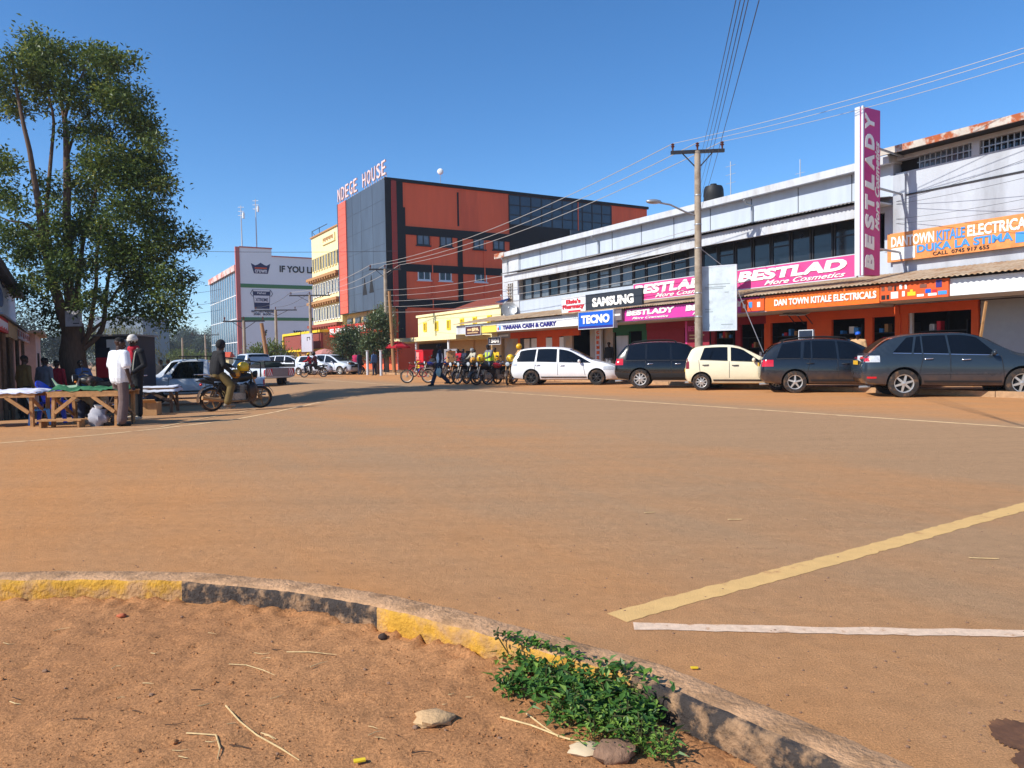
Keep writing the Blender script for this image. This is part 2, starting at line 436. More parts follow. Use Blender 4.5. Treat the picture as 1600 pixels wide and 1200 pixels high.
M_corr2 = mk('dusty_roof_sheet', rgb(196, 172, 144, .8), .85, var=.15, vscale=2, col2=rgb(168, 130, 96, .8))
M_rust = mk('rusted_gutter', rgb(206, 196, 184, .8), .8, col2=rgb(176, 92, 50, .8), vscale=1.6, edge=(.46, .54), var=.15)
M_black = mk('black_paint', rgb(26, 26, 28), .6, var=.15)
M_orange = mk('orange_wall', rgb(226, 92, 36, .85), .75, var=.08, vscale=1.5)
M_maroon = mk('maroon_wall', rgb(150, 32, 54, .8), .7, var=.1)
M_green = mk('green_wall', rgb(40, 110, 82, .8), .7, var=.1)
M_cream = mk('cream_paint', rgb(246, 232, 178, .85), .8, var=.05, vscale=.8, col2=rgb(226, 206, 158, .85), edge=(.55, .8))
M_beige = mk('beige_paint', rgb(214, 178, 128, .8), .8, var=.08)
M_shutter = mk('grey_roller_shutter', rgb(170, 172, 176, .8), .5, metal=.3, var=.05)
M_steel = mk('galvanised_pipe', rgb(170, 172, 174), .45, metal=.6, var=.1)
TH = 0.02
def corrugate(mb, u0, u1, v0, z0, v1, z1, m=0, pitch=.16, amp=.02):
    """Corrugated sheet between an outer low edge and an inner high edge."""
    n = int(abs(u1-u0)/pitch*4); 
    for i in range(n):
        a = u0+(u1-u0)*i/n; b = u0+(u1-u0)*(i+1)/n
        h = lambda q: amp*math.sin(q/pitch*2*PI)
        mb.quad(W(a, v0, z0+h(a)), W(b, v0, z0+h(b)), W(b, v1, z1+h(b)), W(a, v1, z1+h(a)), m)
        mb.quad(W(a, v0, z0+h(a)-.03), W(a, v0, z0+h(a)), W(b, v0, z0+h(b)), W(b, v0, z0+h(b)-.03), m)
# ---- grey-blue two-storey shop building
UA, UB = 15.78, 43.1
bA = thing('shop_building', 'long pale blue two storey shop building with dark strip windows behind the pink signs', 'building', W(29, 25, 0))
o = bA.location
g = MB(o)
g.ub(UA, UB, 25.0, 38, 4.75 - .9, 4.75, 0)            # sill band
g.ub(UA, UB, 25.25, 38, 4.75, 6.1, 1)                 # dark band behind the glazing
g.ub(UA, UB, 25.0, 38, 6.1, 7.75, 0)
g.ub(41.0, UB, 24.95, 25.3, 3.2, 7.74, 2)             # plain end bay
g.ub(UA+.001, UA+.3, 24.98, 25.2, 4.7, 6.15, 0)
g.build('wall', [M_paleblue, M_black, M_dirtywhite], bA)
g = MB(o); g.ub(UA-.1, UB+.35, 24.62, 38.3, 7.75, 7.97, 0); g.ub(UA-.1, UB+.35, 24.58, 24.75, 7.7, 7.98, 0); g.build('roof', M_dirtywhite, bA)
g = MB(o); g.ub(UB-.9, UB+.36, 24.54, 24.579, 7.68, 8.0); g.build('rusty_gutter', M_rust, bA)
g = MB(o)
corrugate(g, UA, 41.2, 23.72, 6.44, 25.0, 6.62, 0)
g.build('sunshade_sheet', M_corr, bA)
g = MB(o); g.ub(UA, 41.2, 23.98, 24.08, 5.9, 6.36, 0); g.ub(UA, 41.2, 24.08, 24.99, 6.3, 6.36, 0); g.build('sunshade_fascia', M_dirtywhite, bA)
g = MB(o)
for q in range(11):
    u = UA+1.6+q*2.35; g.ub(u-.012, u+.012, 24.985, 25.02, 6.6, 7.7)
g.build('panel_joint', M_frame, bA)
for u in (42.35, 32.6, 22.0):
    g = MB(o); g.tube([W(u, 24.45, 7.6), W(u, 24.6, 7.45), W(u, 24.92, 7.4), W(u, 24.92, 6.6)], .045, 8); g.build('downpipe', M_steel, bA)
# glazed strip: each sash its own frame and pane
nw = 25
for i in range(nw):
    a = UA+.5+(40.6-UA-.5)*i/nw; b = UA+.5+(40.6-UA-.5)*(i+1)/nw-.05
    w = MB(o); w.ub(a, a+.06, 25.05, 25.13, 4.75, 6.1); w.ub(b-.06, b, 25.05, 25.13, 4.75, 6.1); w.ub(a+.06, b-.06, 25.05, 25.13, 6.02, 6.1); w.ub(a+.06, b-.06, 25.05, 25.13, 4.75, 4.83)
    if i % 3 == 1: w.ub(a+.06, b-.06, 25.06, 25.12, 5.5, 5.55)
    wo = w.build('window', M_frame, bA)
    p = MB(o); p.ub(a+.06, b-.06, 25.09, 25.11, 4.83, 6.02); p.build('pane', M_glassg if (i > 13 and i % 4 != 1) or i in (9,) else M_glass, wo)  # paler grey panes towards the left paint in a sky reflection
g = MB(o)                                              # pierced ventilation block in the end bay
for i in range(3):
    for j in range(6):
        u = 41.75+i*.24; z = 4.75+j*.2; g.ub(u, u+.05, 24.86, 24.95, z, z+.2); g.ub(u+.05, u+.24, 24.86, 24.95, z, z+.05)
g.build('vent_block', M_conc, bA)
# ground floor of the long building: header, piers, open fronts with a dark room behind
g = MB(o)
g.ub(UA, 41.4, 25.0, 25.3, 2.75, 3.86, 0)
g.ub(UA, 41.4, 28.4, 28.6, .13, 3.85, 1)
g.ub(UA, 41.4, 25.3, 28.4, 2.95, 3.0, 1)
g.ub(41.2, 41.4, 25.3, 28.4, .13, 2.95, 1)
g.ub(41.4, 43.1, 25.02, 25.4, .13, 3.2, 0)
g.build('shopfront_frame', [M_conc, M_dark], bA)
def front(parent, a, b, mat, z0=.13, z1=2.75, name='shopfront_panel', v=25.04, t=.12):
    q = MB(parent.location); q.ub(a, b, v, v+t, z0, z1); return q.build(name, mat, parent)
U2 = lambda px, v=25.0, py=540: onV(px, py, v)[0]
sp = [(797, 812, M_orange), (812, 818, M_frame), (838, 852, M_orange), (862, 873, M_orange), (880, 893, M_conc), (921, 930, M_conc), (939, 957, M_conc)]
for a, b, m in sp: front(bA, U2(b), U2(a), m)
front(bA, U2(905), U2(797), M_orange, 2.35, 2.75, 'shop_lintel', 24.99)
for a, b in ((818, 826), (829, 838), (852, 862), (873, 880)): front(bA, U2(b)+.02, U2(a)-.02, M_white, .13, 2.3, 'door')
for a, b, m in ((962, 982, M_green), (1002, 1010, M_green), (1010, 1068, M_maroon), (1110, 1116, M_maroon), (1148, 1156, M_maroon), (1193, 1203, M_orange), (1260, 1298, M_orange), (1405, 1420, M_orange), (1350, 1362, M_orange)): front(bA, U2(b), U2(a), m)
front(bA, U2(1010), U2(958), M_green, 2.4, 2.75, 'shop_lintel', 24.99)
front(bA, U2(1197), U2(1010), M_maroon, 2.42, 2.75, 'shop_lintel', 24.99)
front(bA, U2(1405), U2(1197), M_orange, 2.42, 2.75, 'shop_lintel', 24.99)
front(bA, U2(982), U2(964), M_paleblue, .9, 2.2, 'window_poster', 24.97, .04)
# ---- right-hand building with clerestory and roller shutters
bB = thing('shop_building', 'weathered grey building with rusted gutter and barred clerestory above the wide orange board', 'building', W(8, 25, 0))
o = bB.location
UC = -14.0
g = MB(o); g.ub(UC, 15.7, 25.02, 40, 3.85, 7.38, 0); g.ub(UC, 15.7, 25.35, 40, 7.38, 7.95, 1); g.ub(UC, 15.7, 25.03, 25.3, 7.82, 7.96, 0); g.ub(15.3, 15.72, 24.9, 25.02, 3.85, 7.3, 0)
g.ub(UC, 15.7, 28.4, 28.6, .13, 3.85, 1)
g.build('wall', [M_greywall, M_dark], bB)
g = MB(o); g.ub(UC, 15.72, 24.3, 40.2, 7.97, 8.06, 1); g.ub(UC, 15.9, 24.25, 24.32, 7.92, 8.14, 0); g.build('roof', [M_rust, M_black], bB)
g = MB(o); g.ub(UC, 15.4, 24.985, 25.05, 6.55, 6.6); g.build('wall_conduit', M_frame, bB)
for i in range(12):
    a = 15.2-(i+1)*2.05; b = a+1.8
    w = MB(o)
    w.ub(a-.24, a, 25.0, 25.3, 7.381, 7.819, 1)
    for k in range(10): u = a+.09+k*.18; w.ub(u, u+.03, 25.06, 25.1, 7.39, 7.81, 0)
    w.ub(a, b, 25.05, 25.11, 7.58, 7.61, 0)
    wo = w.build('window', [M_steel, M_greywall], bB)
    p = MB(o); p.ub(a, b, 25.2, 25.22, 7.385, 7.815); p.build('pane', M_glass if i % 3 else M_glassg, wo)
g = MB(o)
g.ub(UC, 15.7, 25.05, 25.3, 2.8, 3.86, 0); g.ub(15.5, 15.7, 25.0, 25.3, .13, 2.8, 1)
g.build('shopfront_frame', [M_greywall, M_orange], bB)
a1, a0 = U2(1362), U2(1366)
front(bB, U2(1527), U2(1516), M_orange)
front(bB, U2(1424), U2(1418), M_dirtywhite)
front(bB, U2(1527), 15.6, M_orange, 2.5, 2.8, 'shop_lintel', 25.0)
g = MB(o)
for k in range(22):
    z = .13+k*.12; g.ub(UC, U2(1529), 25.1+.015*(k % 2), 25.2, z, z+.12)
g.build('roller_shutter', M_shutter, bB)
# ---- canopies (one along each building)
def canopy(parent, u0, u1, fmat, sheet, zf0=2.72, zf1=3.3, name='canopy_fascia', vf=22.3):
    q = MB(parent.location); q.ub(u0, u1, vf, vf+.1, zf0, zf1, 0); q.ub(u0, u1, vf+.1, 25.0, zf0+.05, zf0+.12, 0); q.build(name, fmat, parent)
    q = MB(parent.location); corrugate(q, u0, u1, vf-.25, zf1+.08, 24.98, zf1+.62); q.build('canopy_sheet', sheet, parent)
canopy(bA, 15.75, 44.8, M_dirtywhite, M_corr2)
canopy(bB, UC, 15.7, M_white, M_corr2, 2.8, 3.3)
# ---- low cream shop with yellow vents
bC = thing('shop_building', 'low cream shop with six small yellow windows and a flat canopy on posts', 'building', W(51, 25, 0))
o = bC.location
M_yel = mk('yellow_trim', rgb(240, 205, 40, .85), .7)
M_tile = mk('red_tile_roof', rgb(150, 74, 54, .75), .85, var=.25, vscale=3, bump=.6, bscale=12)
g = MB(o); g.ub(43.5, 57.3, 25.0, 25.3, 2.4, 4.5, 0); g.ub(43.5, 57.3, 25.0, 25.3, .13, 2.4, 1); g.ub(57.0, 57.29, 25.3, 36, .13, 4.4, 0); g.ub(43.5, 57.0, 35.8, 36, .13, 4.2, 0); g.build('wall', [M_cream, M_beige], bC)
g = MB(o); g.ub(43.5, 57.45, 24.88, 25.4, 4.5, 4.68); g.build('coping', M_cream, bC)
g = MB(o)
for i in range(30):
    a = 43.6+i*13.4/30; b = a+13.4/30-.01
    g.hexa([W(b, 25.5, 4.3), W(a, 25.5, 4.3), W(a, 30.5, 6.0), W(b, 30.5, 6.0), W(b, 25.5, 4.38), W(a, 25.5, 4.38), W(a, 30.5, 6.08), W(b, 30.5, 6.08)])
    g.hexa([W(b, 30.5, 6.0), W(a, 30.5, 6.0), W(a, 35.8, 4.3), W(b, 35.8, 4.3), W(b, 30.5, 6.08), W(a, 30.5, 6.08), W(a, 35.8, 4.38), W(b, 35.8, 4.38)])
g.build('roof', M_tile, bC)
for i in range(6):
    px = 664.5 + [0, 18, 37, 58, 78, 101][i]; u = U2(px, 25.0, 500)
    w = MB(o); w.ub(u-.3, u-.2, 24.93, 25.0, 3.3, 4.05); w.ub(u+.2, u+.3, 24.93, 25.0, 3.3, 4.05); w.ub(u-.2, u+.2, 24.93, 25.0, 3.95, 4.05); w.ub(u-.2, u+.2, 24.93, 25.0, 3.3, 3.4)
    wo = w.build('window', M_yel, bC); p = MB(o); p.ub(u-.2, u+.2, 24.97, 24.995, 3.4, 3.95); p.build('pane', mk('yellow_glass', rgb(190, 160, 40, .7), .3), wo)
g = MB(o); g.ub(44.9, 63.0, 22.3, 25.0, 2.42, 2.72); g.build('canopy', M_cream, bC)
for px in (648.5, 699):
    u = U2(px, 22.5); g = MB(o); g.tube([W(u, 22.6, .13), W(u, 22.6, 2.42)], .09, 10); g.build('post', M_white, bC, smooth=40)
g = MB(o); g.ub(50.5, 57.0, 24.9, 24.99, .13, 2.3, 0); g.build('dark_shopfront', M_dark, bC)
for a, b in ((703, 742),): 
    g = MB(o)
    for k in range(8): g.ub(U2(b), U2(a), 24.86+.02*(k % 2), 24.99, 1.65+k*.1, 1.75+k*.1)
    g.build('roller_shutter', M_beige, bC)
for a, b in ((716, 724), (729, 734), (737, 743)): front(bC, U2(b), U2(a), M_dark, .13, 1.7, 'doorway', 24.93, .06)
# ---- big red and charcoal block
M_red = mk('terracotta_paint', rgb(244, 108, 66, .97), .75, var=.07, vscale=.5, col2=rgb(206, 88, 58, .95), edge=(.48, .85), stretch=(1, 1, .12))
M_coral = mk('coral_panel', rgb(232, 106, 84, .85), .6, var=.04, vscale=.5)
M_char = mk('charcoal_cladding', rgb(74, 84, 98, .8), .45, var=.12, vscale=.4, col2=rgb(90, 104, 122, .8), edge=(.4, .8), stretch=(1, 1, .25))
M_blk2 = mk('matt_black_paint', rgb(24, 24, 26), .8, var=.1)
bD = thing('office_block', 'tall terracotta and black office block with a blank charcoal street face', 'building', W(64, 25, 0))
o = bD.location
UN, UF = 64.3, 77.6
g = MB(o); g.ub(UN, UF, 26.4, 56, 5.7, 17.3, 0); g.ub(UN, UF, 26.0, 56, .0, 5.7, 0); g.build('wall', M_red, bD)
g = MB(o); g.ub(UN-.12, UF+.12, 25.0, 26.4, 5.85, 17.5, 0); g.build('street_face', M_char, bD)
g = MB(o)
for k in range(17):
    z = 5.9+k*.68; g.ub(UF-2.6, UF-.15, 24.9, 25.0, z+.01, min(z+.67, 17.5))
g.build('coral_panel', M_coral, bD)
g = MB(o); g.ub(UF-.14, UF+.13, 24.88, 25.0, 5.85, 17.5); g.build('dark_edge_trim', M_char, bD)
q = MB(o)
for z in (7.6, 9.6, 11.6, 13.6, 15.6): q.ub(UN, UF-2.7, 24.988, 25.0, z, z+.03)
for u in (67.4, 70.6, 73.2): q.ub(u, u+.03, 24.986, 25.0, 5.9, 17.45)
q.build('panel_joint', mk('joint_grey', rgb(62, 70, 82), .6), bD)
for v in (29.6, 35.2, 46.5): q = MB(o); q.tube([W(UN-.08, v, 5.8), W(UN-.08, v, 12.5 if v < 40 else 17.2)], .06, 6); q.build('downpipe', M_red, bD)
def su(v0, v1, z0, z1, t, name, mat):
    q = MB(o); q.ub(UN-t, UN, v0, v1, z0, z1); return q.build(name, mat, bD)
su(25.002, 25.6, 5.86, 17.49, .16, 'black_band', M_blk2)
q = MB(o)
for k in range(12): q.ub(UN-.2, UN-.03, 25.62, 26.1, 5.9+k*.96, 5.9+k*.96+.94)
q.build('red_panel_column', mk('deep_red_panel', rgb(178, 64, 50, .8), .6), bD)
su(26.1, 26.75, 3.0, 17.45, .14, 'black_band', M_blk2)
su(26.7, 26.95, 5.7, 15.0, .12, 'black_band', M_blk2)
su(25.0, 56.1, 17.28, 17.55, .2, 'parapet_band', M_blk2)
su(26.95, 45, 12.55, 13.3, .10, 'black_band', M_blk2)
su(26.95, 45, 9.15, 9.85, .10, 'black_band', M_blk2)
su(26.95, 45, 5.85, 6.6, .10, 'black_band', M_blk2)
su(32.3, 32.8, 6.6, 12.55, .10, 'black_band', M_blk2)
su(32.35, 32.5, 13.7, 16.9, .06, 'black_band', M_blk2)
su(38.1, 45.5, 9.8, 14.3, .12, 'black_recess', M_blk2)
def bwin(v0, v1, z0, z1, fm, gm):
    q = MB(o); t = .09
    q.ub(UN-t, UN, v0, v0+.1, z0, z1); q.ub(UN-t, UN, v1-.1, v1, z0, z1); q.ub(UN-t, UN, v0+.1, v1-.1, z0, z0+.1); q.ub(UN-t, UN, v0+.1, v1-.1, z1-.1, z1); q.ub(UN-t, UN, (v0+v1)/2-.04, (v0+v1)/2+.04, z0+.1, z1-.1)
    q.ub(UN-.2, UN, v0-.1, v1+.1, z0-.1, z0-.001); w = q.build('window', fm, bD); q = MB(o); q.ub(UN-.04, UN-.02, v0+.1, v1-.1, z0+.1, z1-.1); q.build('pane', gm, w)
for px, py0, py1 in ((661, 362, 384), (696.5, 365, 386), (748.5, 370, 390), (779, 371, 391)):
    v, z = onU(px, (py0+py1)/2, UN); bwin(v-.65, v+.65, z-.62, z+.62, M_frame, M_glassg)
for px, py0, py1 in ((662.5, 418, 438), (695.5, 420, 439), (751, 422, 441)):
    v, z = onU(px, (py0+py1)/2, UN); bwin(v-.65, v+.65, z-.6, z+.6, M_white, M_glass)
# glazed top corner
q = MB(o); v0, v1, z0, z1 = 38.1, 50.9, 14.3, 17.2
for i in range(11): v = v0+(v1-v0)*i/10; q.ub(UN-.1, UN, v-.05, v+.05, z0, z1)
for k in range(4): z = z0+(z1-z0)*k/3; q.ub(UN-.08, UN, v0+.05, v1-.05, z-.05, z+.05)
w = q.build('curtain_wall', M_frame, bD)
q = MB(o); q.ub(UN-.05, UN-.02, v0+.05, v1-.05, z0+.05, z1-.05); q.build('pane', mk('blue_black_glass', rgb(44, 54, 68), .1, spec=.7, var=.25, vscale=.5), w)
q = MB(o); q.ub(UN-.4, UN-.15, 45.3, 52, 9, 14.2); q.build('blank_panel', M_char, bD)
# undercroft behind the trees
q = MB(o); q.ub(UN+.3, UF-.2, 25.6, 26.0, 2.9, 5.85, 0); q.build('recess_wall', M_beige, bD)
for i in range(5):
    u = UN+1.2+i*2.5
    w = MB(o); w.ub(u, u+1.6, 25.5, 25.6, 3.3, 5.4); wo = w.build('window', M_frame, bD); p = MB(o); p.ub(u+.1, u+1.5, 25.46, 25.5, 3.4, 5.3); p.build('pane', M_glassg, wo)
q = MB(o); q.ub(UN-.1, UN+3.4, 24.95, 25.5, 2.6, 3.9); q.build('orange_fascia', M_orange, bD)
q = MB(o); q.ub(UN-.1, UN+1.6, 24.98, 25.5, 3.92, 5.8); q.build('glazed_bay', M_glassg, bD)
# sail-shaped dark openings low on the charcoal face
for px, py, s in ((570, 449, 0), (580.5, 445, 1)):
    u, z = onV(px, py, 25.0); q = MB(o)
    q.prism([(-.62, -.75), (.62, -.75), (.05, .9), (-.08, .9)], lambda a, b, k: W(u-a, 24.985+k*.06, z+b)); q.build('triangular_opening', M_blk2, bD)
# roof letters
M_let = mk('pale_pink_letters', rgb(240, 206, 200, .85), .6)
L = 'NDEGE HOUSE'
rs = thing('roof_sign', 'pale pink capital letters standing along the roof edge of the charcoal faced block', 'sign', W(71, 24.95, 17.5))
uu0, uu1 = onV(531, 300, 24.95)[0], onV(601, 268, 24.95)[0]
step = (uu1-uu0)/(len(L)-1)
for i, ch in enumerate(L):
    if ch == ' ': continue
    u = uu0+step*i; q = MB(rs.location)
    text_mb(q, ch, W(u, 24.95, 18.3), -UH, Z1, abs(step)*.72, 1.3, depth=.12, bold=.0)
    for d in (-.3, .3): q.tube([W(u+d, 25.0, 17.45), W(u+d, 25.0, 17.75)], .03, 5)
    q.build('letter', M_let, rs)
# ---- cream four-storey block
M_brown = mk('brown_trim', rgb(188, 140, 92, .8), .8, var=.1)
M_redbr = mk('red_brown_trim', rgb(150, 74, 62, .8), .8, var=.1)
bE = thing('apartment_block', 'cream four storey block with rows of tall narrow windows and bracketed ledges', 'building', W(84, 25, 0))
o = bE.location; E0, E1 = 77.8, 88.7
g = MB(o); g.ub(E0, E1, 25.2, 40, 2.9, 15.45, 0); g.ub(E0, E1, 25.8, 40, 0, 2.9, 1); g.build('wall', [M_cream, M_beige], bE)
g = MB(o); g.ub(E0-.1, E1+.15, 25.05, 40.1, 15.45, 15.6); g.build('parapet', M_brown, bE)
for fl, (z0, z1) in enumerate(((11.4, 13.0), (8.4, 9.9), (5.6, 7.1), (2.95, 4.4))):
    if fl:
        g = MB(o); g.ub(E0-.05, E1+.5, 24.55, 25.19, z1+.45, z1+.75)
        for i in range(12): u = E0+.3+i*.92; g.ub(u, u+.25, 24.6, 25.19, z1+.2, z1+.449)
        g.build('ledge', M_brown if fl < 3 else M_redbr, bE)
    for i in range(10):
        a = E0+.35+i*1.04; b = a+.68
        w = MB(o); w.ub(a, a+.07, 25.08, 25.2, z0, z1); w.ub(b-.07, b, 25.08, 25.2, z0, z1); w.ub(a+.07, b-.07, 25.08, 25.2, z1-.08, z1); w.ub(a+.07, b-.07, 25.08, 25.2, z0, z0+.08)
        wo = w.build('window', M_redbr if fl == 3 else M_cream if fl == 0 else M_white, bE); p = MB(o); p.ub(a+.07, b-.07, 25.13, 25.17, z0+.08, z1-.08); p.build('pane', M_glassg if (i+fl) % 3 else M_glass, wo)
g = MB(o); g.ub(E0+1, E1+2, 22.6, 25.2, 2.4, 2.85, 0); g.build('canopy', M_redbr, bE)
for i in range(4): u = E0+1.5+i*3.4; g = MB(o); g.ub(u, u+.3, 22.9, 23.2, .0, 2.4); g.build('pillar', M_brown, bE)
for i in range(3): front(bE, E0+1.2+i*3.2, E0+2.9+i*3.2, M_dark, .0, 2.3, 'doorway', 25.7, .2)
g = MB(o)
for u in (E1, E1-3): g.tube([W(u, 25.3, 15.6), W(u, 25.3, 16.4)], .04, 5)
g.tube([W(E1, 25.3, 16.35), W(E1-6, 25.3, 16.3)], .04, 5); g.tube([W(E1, 25.3, 16.3), W(E1-1.5, 25.3, 15.6)], .03, 5)
g.build('roof_railing', M_frame, bE)
g = MB(W(83, 25, 14.4))
u0, z0 = onV(512, 366, 25.05)
g.ub(u0-2.3, u0+2.3, 25.05, 25.2, 14.05, 14.95, 0)
so = g.build('name_board', [M_cream], label='small faded board near the roof of the cream block', cat='sign')
g = MB(W(83, 25, 14.4))
for k in range(13): g.ub(u0-1.9+k*.3, u0-1.9+k*.3+.16+.05*(k % 2), 25.02, 25.05, 14.3+.08*(k % 3), 14.75)
g.build('lettering', M_brown, so)
# ---- tall block with painted gable and glass front at the end of the street
M_lilac = mk('white_gable_paint', rgb(236, 244, 244, .92), .8, var=.04, vscale=.15)
M_navy = mk('navy_paint', rgb(32, 40, 84, .9), .7)
M_bandg = mk('green_band_paint', rgb(74, 138, 84, .8), .7)
M_crglass = mk('pale_blue_curtain_glass', rgb(88, 120, 144, .7), .12, spec=.45, var=.3, vscale=.25)
M_pinkred = mk('faded_red_edge', rgb(200, 112, 104, .85), .7)
bF = thing('office_block', 'tall white gabled block with green bands and a glass street face', 'building', W(140, 25, 0))
o = bF.location; F0, F1 = 131.9, 160
vs, zs = onU(424, 390, F0)
g = MB(o); g.ub(F0, F1, 25.2, 62, 0, 17.2, 0); g.ub(F0, F0+.6, 24.9, vs, 17.2, 20.2, 0); g.ub(F0, F0+.6, vs, 62, 17.2, 18.9, 0); g.build('wall', M_lilac, bF)
g = MB(o); g.ub(F0-.12, F0+.5, 24.55, 25.2, 0, 20.3); g.build('corner_fin', M_pinkred, bF)
g = MB(o); g.ub(F0-.1, F0+.62, 25.2, vs+.1, 20.2, 20.4); g.ub(F0-.1, F0+.62, vs, 62, 18.9, 19.08); g.build('coping', M_pinkred, bF)
g = MB(o); g.ub(F0+.5, F1, 24.4, 25.2, 16.3, 17.3); g.build('fascia', mk('faded_pink_white_fascia', rgb(220, 200, 192, .85), .7, col2=rgb(206, 120, 100, .85), vscale=.5, edge=(.5, .6)), bF)
g = MB(o)
for i in range(13): a = F0+.5+i*(F1-F0-.5)/12; g.ub(a-.08, a+.08, 24.73, 24.8, .3, 16.3)
for z in (4.2, 8.2, 12.2): g.ub(F0+.5, F1, 24.75, 24.79, z, z+.14)
g.build('mullion', M_white, bF)
g = MB(o); g.ub(F0+.5, F1, 24.8, 25.18, .3, 16.3); g.build('curtain_glass', M_crglass, bF)
for py0, py1, px in ((443, 449, 377), (495.5, 500.5, 380)):
    za, zb = onU(px, py1, F0)[1], onU(px, py0, F0)[1]
    g = MB(o); g.ub(F0-.04, F0, 25.2, 62, za, zb); g.build('green_band', M_bandg, bF)
def cw(px, py): return onU(px, py, F0)
def ctext(s, px, py, w, h, parent, mat, t=.03, **k):
    q = MB(o); v, z = cw(px, py); text_mb(q, s, W(F0-t, v, z), VH, Z1, w, h, depth=.03, **k); return q.build('lettering', mat, parent)
def vlen(px0, px1, py): return cw(px1, py)[0]-cw(px0, py)[0]
ctext('IF YOU LIKE', 470, 421.5, vlen(437.5, 503, 421), 1.15, bF, M_blk2, bold=.03)
ctext('If', 414.5, 520, vlen(412, 418, 520), 1.0, bF, M_blk2, bold=.03)
ctext('you', 468.5, 521, vlen(458, 479, 520), 1.0, bF, M_blk2, bold=.03)
v, z = cw(407.5, 420.5)
q = MB(o); q.prism([(-1.7, 1.2), (-1.0, .75), (-.6, .9), (0, 1.35), (.6, .9), (1.0, .75), (1.7, 1.2), (1.2, -.95), (-1.2, -.95)], lambda a, b, k: W(F0-.03*(1-k), v+a*.95, z+b*.8)); lg = q.build('painted_crown', M_navy, bF)
q = MB(o); text_mb(q, 'crown', W(F0-.035, v, z-.35), VH, Z1, 2.0, .55, depth=.02, bold=.03); q.build('lettering', M_white, lg)
q = MB(o); q.ub(F0-.055, F0-.031, v-1.0, v+1.0, z+.05, z+.28); q.build('orange_stroke', M_orange, lg)
v, z = cw(409, 467)
q = MB(o); q.prism([(-1.75, 1.9), (1.75, 1.9), (1.45, -2.0), (-1.45, -2.0)], lambda a, b, k: W(F0-.03*(1-k), v+a*.85, z+b*.85)); lg = q.build('painted_bucket', M_navy, bF)
q = MB(o); q.prism([(-1.55, .65), (1.55, .65), (1.47, -.75), (-1.47, -.75)], lambda a, b, k: W(F0-.045+.02*k, v+a*.84, z+b*.85)); q.prism([(-1.7, 1.85), (1.7, 1.85), (1.6, 1.5), (-1.6, 1.5)], lambda a, b, k: W(F0-.045+.02*k, v+a*.84, z+b*.85)); q.build('bucket_label', M_white, lg)
q = MB(o); text_mb(q, 'XTREME', W(F0-.05, v, z-.15), VH, Z1, 2.1, .55, depth=.02, bold=.02); q.build('lettering', M_navy, lg)
q = MB(o); text_mb(q, 'Velvet', W(F0-.035, v, z+1.0), VH, Z1, 1.5, .4, depth=.02, shear=.3); q.build('lettering', M_white, lg)
q = MB(o); q.tube([W(F0-.03, v-1.5, z+1.5), W(F0-.03, v-1.85, z+.9), W(F0-.03, v-1.5, z+.4)], .05, 6); q.tube([W(F0-.03, v+1.5, z+1.5), W(F0-.03, v+1.85, z+.9), W(F0-.03, v+1.5, z+.4)], .05, 6); q.build('bucket_handle', M_navy, lg)
ctext('VINYL, CAREY WASHABLE', 411, 487, vlen(394, 431, 487), .42, bF, M_navy, bold=.03)
ctext('STAIN    BLOCK', 410, 491, vlen(397, 424, 491), .36, bF, M_navy, bold=.03)
# ---------------------------------------------------------------- shop signs
M_pink = mk('hot_pink_board', rgb(220, 70, 138, .9), .55, var=.08, vscale=1, col2=rgb(204, 84, 140, .85), edge=(.5, .75))
M_purp = mk('magenta_banner', rgb(208, 62, 158, .9), .5, var=.06, vscale=1)
M_wlet = mk('white_lettering', rgb(248, 244, 236, .9), .5, var=.05, vscale=6)
M_sgrey = mk('charcoal_board', rgb(44, 48, 56), .5, var=.08)
M_blue = mk('bright_blue_board', rgb(20, 92, 200, .9), .45, var=.04)
M_redl = mk('red_lettering', rgb(206, 34, 52, .9), .5)
M_navl = mk('navy_lettering', rgb(46, 40, 120, .9), .5)
M_orb = mk('vivid_orange_board', rgb(248, 110, 24, .9), .5, var=.06, col2=rgb(226, 104, 40, .85), vscale=1.2, edge=(.52, .75))
M_orb2 = mk('faded_orange_board', rgb(232, 148, 82, .9), .6, var=.06, col2=rgb(214, 130, 70, .9))
M_skyl = mk('sky_blue_lettering', rgb(70, 150, 225, .9), .5)
M_edge = mk('aluminium_edge', rgb(226, 228, 232, .85), .35, metal=.2)
def board(name, label, pxl, pxr, ytl, ybl, v, mat, t=.08, cat='sign', edge=True, zz=None, group=None):
    u0, zt = onV(pxl, ytl, v); zb = onV(pxl, ybl, v)[1]; u1 = onV(pxr, ytl, v)[0]
    if zz: zb, zt = zz
    r = thing(name, label, cat, W((u0+u1)/2, v, zb), group=group)
    q = MB(r.location); q.ub(u1, u0, v, v+t, zb, zt); q.build('board', mat, r)
    if edge:
        q = MB(r.location)
        for a, b in ((zb-.03, zb), (zt, zt+.03)): q.ub(u1-.03, u0+.03, v-.01, v+t+.01, a, b)
        q.ub(u1-.03, u1, v-.01, v+t+.01, zb, zt); q.ub(u0, u0+.03, v-.01, v+t+.01, zb, zt); q.build('sign_frame', M_edge, r)
    r['_b'] = [u0, u1, zb, zt, v]
    return r
def words_on(r, s, fx, fz, fw, fh, mat, shear=0.0, bold=.02, name='lettering', depth=.03):
    """fx, fz: centre in fractions of the board from its left / bottom; fw, fh: size in fractions."""
    u0, u1, zb, zt, v = r['_b']; wd = abs(u0-u1); ht = zt-zb
    q = MB(r.location); text_mb(q, s, W(u0+(u1-u0)*fx, v, zb+ht*fz), -UH, Z1, wd*fw, ht*fh, shear=shear, bold=bold, depth=depth); return q.build(name, mat, r)
